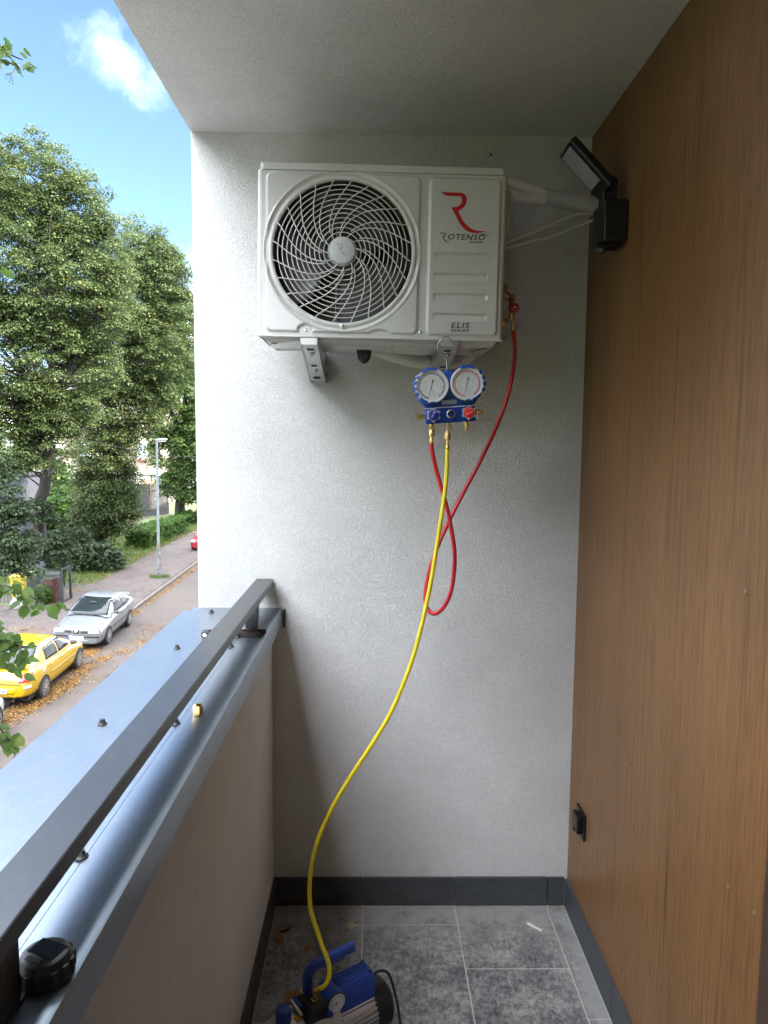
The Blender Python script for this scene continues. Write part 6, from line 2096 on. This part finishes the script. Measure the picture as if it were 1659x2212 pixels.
def car(loc, rz, rollx, paint, label, S, name='parked_car', detail=True):
    """S: dict with the side outline; local frame: x right, +y forward, z up, origin on the ground at mid wheelbase"""
    c = empty(name, loc, (0, rollx, rz))
    tag(c, label, 'car', 'cars parked at the kerb')
    hw = S['W'] / 2
    # lower body: stations from nose to tail (y, half width, floor z, belt z, bulge z)
    rows = []
    for y, w, zf, zb, cr in S['body']:
        zm = zf + (zb - zf) * 0.52
        rows.append([(-x, y, z) for x, z in ((0, zf), (w * 0.80, zf), (w * 0.965, zf + 0.07), (w, zm), (w * 0.985, zb - 0.09), (w * 0.93, zb - 0.015), (w * 0.55, zb + cr * 0.7), (0, zb + cr))] +
                    [(x, y, z) for x, z in ((w * 0.55, zb + cr * 0.7), (w * 0.93, zb - 0.015), (w * 0.985, zb - 0.09), (w, zm), (w * 0.965, zf + 0.07), (w * 0.80, zf))])
    body = MB().rings(rows).build('body', paint, c, smooth=60)
    ss = body.modifiers.new('sub', 'SUBSURF')
    ss.levels = ss.render_levels = 2
    # cabin: rings from windscreen foot to rear window foot
    rows = []
    for y, w, z0_, z1_ in S['cabin']:
        rows.append([(-w[0], y, z0_), (-w[1], y, z0_ + (z1_ - z0_) * 0.55), (-w[2], y, z1_ - 0.03), (-w[2] * 0.72, y, z1_), (0, y, z1_ + 0.012), (w[2] * 0.72, y, z1_), (w[2], y, z1_ - 0.03), (w[1], y, z0_ + (z1_ - z0_) * 0.55), (w[0], y, z0_)])
    cabin = MB().rings(rows, close=False, cap=False).build('cabin', paint, c, smooth=60)
    ss = cabin.modifiers.new('sub', 'SUBSURF')
    ss.levels = ss.render_levels = 2
    bpy.context.view_layer.update()
    dg = bpy.context.evaluated_depsgraph_get()

    def bvh(o):
        me = o.evaluated_get(dg).to_mesh()
        return BVHTree.FromPolygons([v.co.copy() for v in me.vertices], [tuple(p.vertices) for p in me.polygons])
    tb_, tc_ = bvh(body), bvh(cabin)

    def patch_(nm, quad, axis, mat, off=0.006, n=6, m=4, tree_=None, par=None):
        """quad: four (u,v) corners, laid on the bodywork; axis 'x+','x-','y+','y-','z'"""
        tr_ = tree_ or tb_
        g = []
        for i in range(n + 1):
            row = []
            for j in range(m + 1):
                s_, t_ = i / n, j / m
                u = (1 - s_) * (1 - t_) * quad[0][0] + s_ * (1 - t_) * quad[1][0] + s_ * t_ * quad[2][0] + (1 - s_) * t_ * quad[3][0]
                v = (1 - s_) * (1 - t_) * quad[0][1] + s_ * (1 - t_) * quad[1][1] + s_ * t_ * quad[2][1] + (1 - s_) * t_ * quad[3][1]
                if axis[0] == 'x':
                    sg_ = 1 if axis[1] == '+' else -1
                    o_, d_ = Vector((sg_ * 3, u, v)), Vector((-sg_, 0, 0))
                elif axis[0] == 'y':
                    sg_ = 1 if axis[1] == '+' else -1
                    o_, d_ = Vector((u, sg_ * 5, v)), Vector((0, -sg_, 0))
                else:
                    o_, d_ = Vector((u, v, 4)), Vector((0, 0, -1))
                h = tr_.ray_cast(o_, d_)
                if h[0] is None:
                    h = tr_.find_nearest(o_ + d_ * (2.2 if axis[0] != 'y' else 2.9))
                nrm = h[1] if h[1].dot(d_) < 0 else -h[1]
                row.append(h[0] + nrm * off)
            g.append(row)
        o = MB().rings(g, close=False, cap=False).build(nm, mat, par or c, smooth=60)
        sl = o.modifiers.new('solid', 'SOLIDIFY')
        sl.thickness = 0.004
        sl.offset = 0
        return o

    for q in S['glass_side']:
        for sgn in ('x+', 'x-'):
            patch_('side_window', q, sgn, CGLASS, 0.005, 8, 5, tc_)
    patch_('windscreen', S['screen'], 'y+', CGLASS, 0.006, 10, 6, tc_)
    patch_('rear_window', S['rear_screen'], 'y-', CGLASS, 0.006, 10, 6, tc_)
    # doors: shut lines, handles, rubbing strips
    for sgn in ('x+', 'x-'):
        s1 = 1 if sgn == 'x+' else -1
        for ln in S['lines']:
            patch_('shut_line', ln, sgn, TRIM, 0.0015, 6, 1)
        for hq in S['handles']:
            patch_('door_handle', hq, sgn, S.get('handle_mat', paint), 0.022, 3, 2)
        patch_('side_strip', S['strip'], sgn, S['strip_mat'], 0.012, 14, 2)
        patch_('sill', S['sill'], sgn, TRIM if S.get('dark_sill') else paint, 0.004, 10, 1)
    # wheels and arches
    for y in (S['wb'] / 2, -S['wb'] / 2):
        for s1 in (-1, 1):
            ar = MB()
            rs = []
            for r_, x_ in ((0.355, hw - 0.045), (0.352, hw + 0.004), (0.315, hw + 0.004), (0.31, hw - 0.10)):
                rs.append([(s1 * x_, y + r_ * math.cos(a), 0.30 + r_ * math.sin(a)) for a in np.linspace(-0.15, math.pi + 0.15, 20)])
            ar.rings(rs, close=False, cap=False)
            ar.add([(s1 * (hw + 0.002), y + 0.318 * math.cos(a), 0.30 + 0.318 * math.sin(a)) for a in np.linspace(-0.5, math.pi + 0.5, 20)], [tuple(range(20))])
            ar.build('wheel_arch', UNDER, c, smooth=40)
            w_ = empty('wheel', (s1 * (hw - 0.075), y, 0.298))
            w_.parent = c
            MB().lathe((-s1 * 0.10, 0, 0), (s1 * 0.095, 0, 0), [(0, 0.25), (0.1, 0.295), (0.85, 0.298), (0.97, 0.275), (1, 0.215)], 32).build('tyre', TYRE, w_)
            rm = MB().lathe((s1 * 0.080, 0, 0), (s1 * 0.0965, 0, 0), [(0, 0.212), (0.8, 0.212), (1, 0.198)], 32)
            rm.build('rim_dish', TRIM, w_)
            sp_ = MB()
            nsp = S['spokes']
            for k in range(nsp):
                M4 = Matrix.Rotation(2 * math.pi * k / nsp, 4, 'X')
                sp_.box((min(s1 * 0.094, s1 * 0.104), -0.020 if nsp < 8 else -0.014, 0.03), (max(s1 * 0.094, s1 * 0.104), 0.020 if nsp < 8 else 0.014, 0.205), M4)
            sp_.cyl((s1 * 0.094, 0, 0), (s1 * 0.110, 0, 0), 0.055, 0.045, 16)
            n_r = 32
            sp_.rings([[(s1 * x_, r_ * math.cos(2 * math.pi * i / n_r), r_ * math.sin(2 * math.pi * i / n_r)) for i in range(n_r)] for r_, x_ in ((0.214, 0.094), (0.214, 0.104), (0.190, 0.104), (0.190, 0.094))], cap=False)
            sp_.build('rim', RIM, w_)
    MB().box((-hw * 0.84, S['body'][-1][0] + 0.25, 0.16), (hw * 0.84, S['body'][0][0] - 0.25, 0.40)).build('underbody', UNDER, c, smooth=0)
    for s1 in (-1, 1):
        mx_, my_, mz_ = S['mirror']
        m_ = MB()
        m_.rings([[(s1 * (mx_ + dx), my_ + 0.09 * k * math.cos(a), mz_ + 0.062 * k * math.sin(a)) for a in np.linspace(0, 2 * math.pi, 13)[:-1]] for dx, k in ((-0.02, 0.4), (0.03, 0.9), (0.12, 1.0), (0.17, 0.55))])
        m_.build('mirror', S['mirror_mat'], c, smooth=50)
    return c, patch_, tb_, tc_


SIL = car_paint('silver_paint', (0.165, 0.176, 0.190), 0.3)
YEL = car_paint('yellow_paint', (0.40, 0.245, 0.004), 0.0)
WHT = car_paint('white_paint', (0.42, 0.42, 0.42), 0.0)
REDP = car_paint('red_paint', (0.26, 0.008, 0.014), 0.1)

SEDAN = dict(
    W=1.66, wb=2.46, spokes=7,
    body=[(2.07, 0.66, 0.22, 0.60, 0.03), (2.06, 0.74, 0.19, 0.655, 0.035), (1.98, 0.80, 0.18, 0.69, 0.045), (1.80, 0.82, 0.18, 0.73, 0.055), (1.23, 0.83, 0.18, 0.80, 0.06), (0.70, 0.83, 0.18, 0.90, 0.05), (0.0, 0.83, 0.18, 0.93, 0.02), (-0.80, 0.83, 0.18, 0.96, 0.02), (-1.30, 0.82, 0.19, 0.98, 0.05), (-1.80, 0.80, 0.22, 0.99, 0.05), (-2.05, 0.74, 0.26, 0.93, 0.04), (-2.12, 0.62, 0.30, 0.80, 0.02)],
    cabin=[(0.98, (0.72, 0.70, 0.60), 0.86, 0.93), (0.80, (0.76, 0.73, 0.62), 0.88, 1.02), (0.05, (0.78, 0.71, 0.58), 0.92, 1.37), (-0.25, (0.78, 0.71, 0.58), 0.93, 1.42), (-0.90, (0.78, 0.71, 0.57), 0.95, 1.41), (-1.25, (0.77, 0.70, 0.55), 0.96, 1.33), (-1.65, (0.74, 0.68, 0.56), 0.97, 1.13), (-1.85, (0.70, 0.66, 0.56), 0.97, 1.03)],
    glass_side=[[(0.52, 0.96), (-0.28, 0.97), (-0.28, 1.33), (0.16, 1.30)], [(-0.36, 0.97), (-1.02, 0.99), (-1.04, 1.31), (-0.36, 1.33)], [(-1.10, 1.00), (-1.42, 1.04), (-1.24, 1.22), (-1.11, 1.27)]],
    screen=[(-0.66, 0.93), (0.66, 0.93), (0.50, 1.36), (-0.50, 1.36)],
    rear_screen=[(0.56, 1.06), (-0.56, 1.06), (-0.47, 1.33), (0.47, 1.33)],
    lines=[[(0.64, 0.26), (0.66, 0.26), (0.62, 0.88), (0.60, 0.88)], [(-0.33, 0.24), (-0.315, 0.24), (-0.315, 0.94), (-0.33, 0.94)], [(-0.98, 0.50), (-0.965, 0.50), (-1.08, 0.96), (-1.095, 0.96)]],
    handles=[[(-0.05, 0.80), (-0.24, 0.80), (-0.24, 0.85), (-0.05, 0.85)], [(-0.86, 0.82), (-1.03, 0.82), (-1.03, 0.87), (-0.86, 0.87)]],
    handle_mat=TRIM, strip=[(0.80, 0.52), (-0.86, 0.54), (-0.86, 0.585), (0.80, 0.565)], strip_mat=TRIM,
    sill=[(0.86, 0.20), (-0.86, 0.20), (-0.86, 0.225), (0.86, 0.225)],
    mirror=(0.78, 0.58, 0.99), mirror_mat=TRIM)

LABEL_BLUE = M('plate_blue', (0.02, 0.06, 0.35), 0.4)
PLATE = M('plate_white', (0.75, 0.76, 0.76), 0.35)

# silver saloon, nose towards us, two wheels up on the pavement
ang = math.atan2(-2.465, 0.115) - math.pi / 2
fw_, rw_ = Vector((-9.345, 24.485, 0)), Vector((-9.46, 26.95, 0))
mid = (fw_ + rw_) / 2
side = Vector((-1, -0.047, 0))
ROLL = math.atan2(0.10, 1.45)
sc, P_s, tb1, tc1 = car((mid.x - 0.70, mid.y - 0.03, ZR + 0.048), ang, -ROLL, SIL, 'silver saloon car parked half on the pavement, nose towards camera', SEDAN)
for s_ in (-1, 1):
    P_s('headlight_surround', [(s_ * 0.775, 0.545), (s_ * 0.385, 0.532), (s_ * 0.40, 0.705), (s_ * 0.72, 0.715)], 'y+', TRIM, 0.004)
P_s('headlight', [(-0.74, 0.56), (-0.40, 0.545), (-0.42, 0.69), (-0.70, 0.70)], 'y+', LAMPG, 0.008)
P_s('headlight', [(0.74, 0.56), (0.40, 0.545), (0.42, 0.69), (0.70, 0.70)], 'y+', LAMPG, 0.008)
P_s('grille', [(-0.37, 0.575), (-0.15, 0.565), (-0.15, 0.655), (-0.37, 0.665)], 'y+', TRIM, 0.006)
P_s('grille', [(0.37, 0.575), (0.15, 0.565), (0.15, 0.655), (0.37, 0.665)], 'y+', TRIM, 0.006)
P_s('grille_centre', [(-0.085, 0.55), (0.085, 0.55), (0.115, 0.68), (-0.115, 0.68)], 'y+', TRIM, 0.010)
P_s('badge', [(-0.042, 0.585), (0.042, 0.585), (0.042, 0.655), (-0.042, 0.655)], 'y+', CHROME, 0.016, 2, 2)
P_s('bumper_strip', [(-0.80, 0.435), (0.80, 0.435), (0.80, 0.505), (-0.80, 0.505)], 'y+', TRIM, 0.014, 22, 2)
P_s('lower_grille', [(-0.42, 0.27), (0.42, 0.27), (0.42, 0.335), (-0.42, 0.335)], 'y+', M('grey_slats', (0.22, 0.22, 0.23), 0.5), 0.006, 8, 2)
P_s('chin', [(-0.74, 0.215), (0.74, 0.215), (0.74, 0.245), (-0.74, 0.245)], 'y+', TRIM, 0.012, 16, 1)
pt = MB().box((-0.26, 2.090, 0.355), (0.26, 2.096, 0.470)).build('number_plate', PLATE, sc, smooth=0)
MB().box((0.215, 2.0965, 0.358), (0.258, 2.0985, 0.467)).build('plate_band', LABEL_BLUE, pt, smooth=0)
text('plate_text', 'SH 97432', 0.105, INK, pt, (0.205, 2.0975, 0.375), rot=(R(90), 0, R(180)), width=0.40, extrude=0.0005, offset=0.003)
for x in (-0.25, 0.30):
    MB().tube(smooth_path([(x + 0.32, 0.985, 0.935), (x + 0.1, 0.965, 0.955), (x - 0.24, 0.93, 0.965)], 4), 0.010, 6).build('wiper', TRIM, sc)
MB().tube([(0, -0.30, 1.43), (0, -0.52, 1.66)], [0.010, 0.004], 6).build('aerial', TRIM, sc)
sp_o = MB().rings([[(x, -1.70 + dy, 1.11 + 0.010 * (1 - (x / 0.6) ** 2) + dz) for dy, dz in ((0, 0), (-0.20, 0.045), (-0.20, 0.065), (0, 0.03))] for x in np.linspace(-0.60, 0.60, 9)]).build('boot_spoiler', SIL, sc, smooth=40)
P_s('bonnet_line', [(0.66, 1.80), (0.645, 1.80), (0.60, 0.98), (0.615, 0.98)], 'z', TRIM, 0.0012, 8, 1)
P_s('bonnet_line', [(-0.66, 1.80), (-0.645, 1.80), (-0.60, 0.98), (-0.615, 0.98)], 'z', TRIM, 0.0012, 8, 1)
MB().box((-0.10, 0.42, 1.24), (0.10, 0.46, 1.30)).build('interior_mirror', TRIM, sc, smooth=0)

# yellow saloon, tail towards us
NEON = dict(SEDAN)
NEON.update(
    W=1.71, wb=2.62, spokes=10,
    body=[(2.15, 0.55, 0.26, 0.50, 0.03), (2.08, 0.70, 0.20, 0.62, 0.04), (1.85, 0.80, 0.18, 0.70, 0.06), (1.31, 0.855, 0.18, 0.80, 0.08), (0.80, 0.85, 0.18, 0.90, 0.06), (0.0, 0.85, 0.18, 0.93, 0.02), (-0.80, 0.855, 0.18, 0.96, 0.02), (-1.35, 0.85, 0.19, 0.99, 0.05), (-1.80, 0.83, 0.24, 1.00, 0.04), (-2.05, 0.80, 0.27, 0.97, 0.03), (-2.22, 0.72, 0.29, 0.80, 0.02), (-2.25, 0.64, 0.32, 0.66, 0.01)],
    cabin=[(1.15, (0.72, 0.70, 0.58), 0.88, 0.94), (0.90, (0.77, 0.73, 0.60), 0.90, 1.05), (0.20, (0.80, 0.71, 0.57), 0.93, 1.36), (-0.15, (0.80, 0.71, 0.57), 0.94, 1.42), (-0.70, (0.80, 0.71, 0.56), 0.95, 1.42), (-1.05, (0.79, 0.70, 0.55), 0.96, 1.35), (-1.50, (0.76, 0.69, 0.56), 0.98, 1.15), (-1.82, (0.71, 0.67, 0.56), 0.98, 1.02)],
    glass_side=[[(0.68, 0.97), (-0.22, 0.98), (-0.22, 1.33), (0.18, 1.30)], [(-0.30, 0.98), (-1.12, 1.00), (-0.98, 1.28), (-0.30, 1.33)]],
    screen=[(-0.66, 0.96), (0.66, 0.96), (0.50, 1.36), (-0.50, 1.36)],
    rear_screen=[(0.60, 1.045), (-0.60, 1.045), (-0.49, 1.345), (0.49, 1.345)],
    lines=[[(0.74, 0.26), (0.76, 0.26), (0.72, 0.88), (0.70, 0.88)], [(-0.28, 0.24), (-0.265, 0.24), (-0.265, 0.94), (-0.28, 0.94)], [(-0.95, 0.48), (-0.935, 0.48), (-1.10, 0.97), (-1.115, 0.97)]],
    handles=[[(0.00, 0.79), (-0.20, 0.79), (-0.20, 0.85), (0.00, 0.85)], [(-0.78, 0.80), (-0.97, 0.80), (-0.97, 0.86), (-0.78, 0.86)]],
    handle_mat=YEL, strip=[(0.85, 0.56), (-0.90, 0.58), (-0.90, 0.625), (0.85, 0.605)], strip_mat=YEL,
    sill=[(0.9, 0.20), (-0.9, 0.20), (-0.9, 0.225), (0.9, 0.225)],
    mirror=(0.80, 0.66, 1.02), mirror_mat=TRIM)
rw_, fw_ = Vector((-9.126, 19.173, 0)), Vector((-9.264, 21.749, 0))
mid = (fw_ + rw_) / 2
ang = math.atan2(2.58, -0.138) - math.pi / 2
yc, P_y, tb2, tc2 = car((mid.x - 0.74, mid.y, ZR + 0.048), ang, ROLL, YEL, 'yellow saloon car parked at the kerb, seen from behind', NEON)
TAILR = M('tail_red', (0.50, 0.010, 0.012), 0.12, coat=0.6, var=0.15, scale=14)
for s in (-1, 1):
    P_y('tail_light', [(s * 0.50, 0.70), (s * 0.795, 0.735), (s * 0.775, 0.93), (s * 0.60, 0.915)], 'y-', TAILR, 0.010, 8, 5)
    P_y('tail_light_lens', [(s * 0.60, 0.80), (s * 0.74, 0.815), (s * 0.73, 0.865), (s * 0.62, 0.85)], 'y-', M('tail_pale', (0.75, 0.30, 0.30), 0.15), 0.016, 4, 2)
P_y('boot_line', [(-0.58, 0.655), (0.58, 0.655), (0.58, 0.667), (-0.58, 0.667)], 'y-', TRIM, 0.002, 16, 1)
P_y('bumper_line', [(-0.80, 0.640), (0.80, 0.640), (0.80, 0.648), (-0.80, 0.648)], 'y-', M('shadow_gap', (0.10, 0.06, 0.01), 0.7), 0.0015, 16, 1)
P_y('boot_badge', [(-0.06, 0.80), (0.06, 0.80), (0.05, 0.87), (-0.05, 0.87)], 'y-', CHROME, 0.008, 3, 2)
pt = MB().box((-0.26, -2.300, 0.43), (0.26, -2.292, 0.545)).build('number_plate', PLATE, yc, smooth=0)
text('plate_text', 'S0 AIN6', 0.10, INK, pt, (-0.20, -2.3012, 0.45), rot=(R(90), 0, 0), width=0.44, extrude=0.0005, offset=0.003)
P_y('plate_recess', [(-0.42, 0.40), (0.42, 0.40), (0.50, 0.56), (-0.50, 0.56)], 'y-', M('yellow_shade', (0.62, 0.40, 0.006), 0.4), 0.004, 10, 3)
text('model_script', 'NEON', 0.055, TRIM, yc, (0.26, -2.262, 0.735), rot=(R(78), 0, 0), width=0.17, extrude=0.001)
for s in (-1, 1):
    MB().cyl((0.42 * s, -2.28, 0.235), (0.42 * s, -2.0, 0.245), 0.035, n=14).build('exhaust', CHROME, yc)
sp_o = MB().rings([[(x, -1.86 + dy, 1.035 + 0.012 * (1 - (x / 0.7) ** 2) + dz) for dy, dz in ((0, 0), (-0.22, 0.055), (-0.22, 0.080), (0, 0.05))] for x in np.linspace(-0.66, 0.66, 9)]).build('boot_spoiler', YEL, yc, smooth=40)
MB().tube([(0.62, 1.05, 0.93), (0.64, 0.90, 1.35)], [0.008, 0.003], 6).build('aerial', TRIM, yc)
P_y('fuel_flap', [(-1.30, 0.74), (-1.44, 0.74), (-1.44, 0.88), (-1.30, 0.88)], 'x+', M('flap_sticker', (0.42, 0.55, 0.56), 0.4, var=0.3, scale=30), 0.006, 3, 3)
P_y('bumper_sticker', [(0.66, 0.55), (0.78, 0.55), (0.78, 0.63), (0.66, 0.63)], 'y-', M('sticker_white', (0.6, 0.6, 0.58), 0.5, var=0.3, scale=40), 0.006, 3, 3)

# white car behind, only its corner shows; red car far up the pavement
HATCH = dict(NEON)
HATCH.update(handle_mat=WHT, strip_mat=TRIM)
wc, P_w, _, _ = car((-9.86, 15.42, ZR + 0.048), R(3.0), ROLL, WHT, 'white car whose front corner just shows at left edge', HATCH)
P_w('headlight', [(0.74, 0.58), (0.44, 0.58), (0.42, 0.69), (0.70, 0.72)], 'y+', LAMPG, 0.008)
P_w('headlight', [(-0.74, 0.58), (-0.44, 0.58), (-0.42, 0.69), (-0.70, 0.72)], 'y+', LAMPG, 0.008)
P_w('grille', [(-0.4, 0.56), (0.4, 0.56), (0.38, 0.65), (-0.38, 0.65)], 'y+', TRIM, 0.006)
REDS = dict(SEDAN)
REDS.update(handle_mat=REDP, strip_mat=REDP, mirror_mat=REDP)
rc, P_r, _, _ = car((-11.02, 47.6, ZP - 0.02), R(180 + 1.5), 0, REDP, 'red car on the pavement half hidden by the white wall', REDS)
for s in (-1, 1):
    P_r('headlight', [(s * 0.78, 0.58), (s * 0.46, 0.56), (s * 0.50, 0.72), (s * 0.72, 0.74)], 'y+', LAMPG, 0.008)
P_r('grille', [(-0.36, 0.40), (0.36, 0.40), (0.36, 0.50), (-0.36, 0.50)], 'y+', TRIM, 0.006)
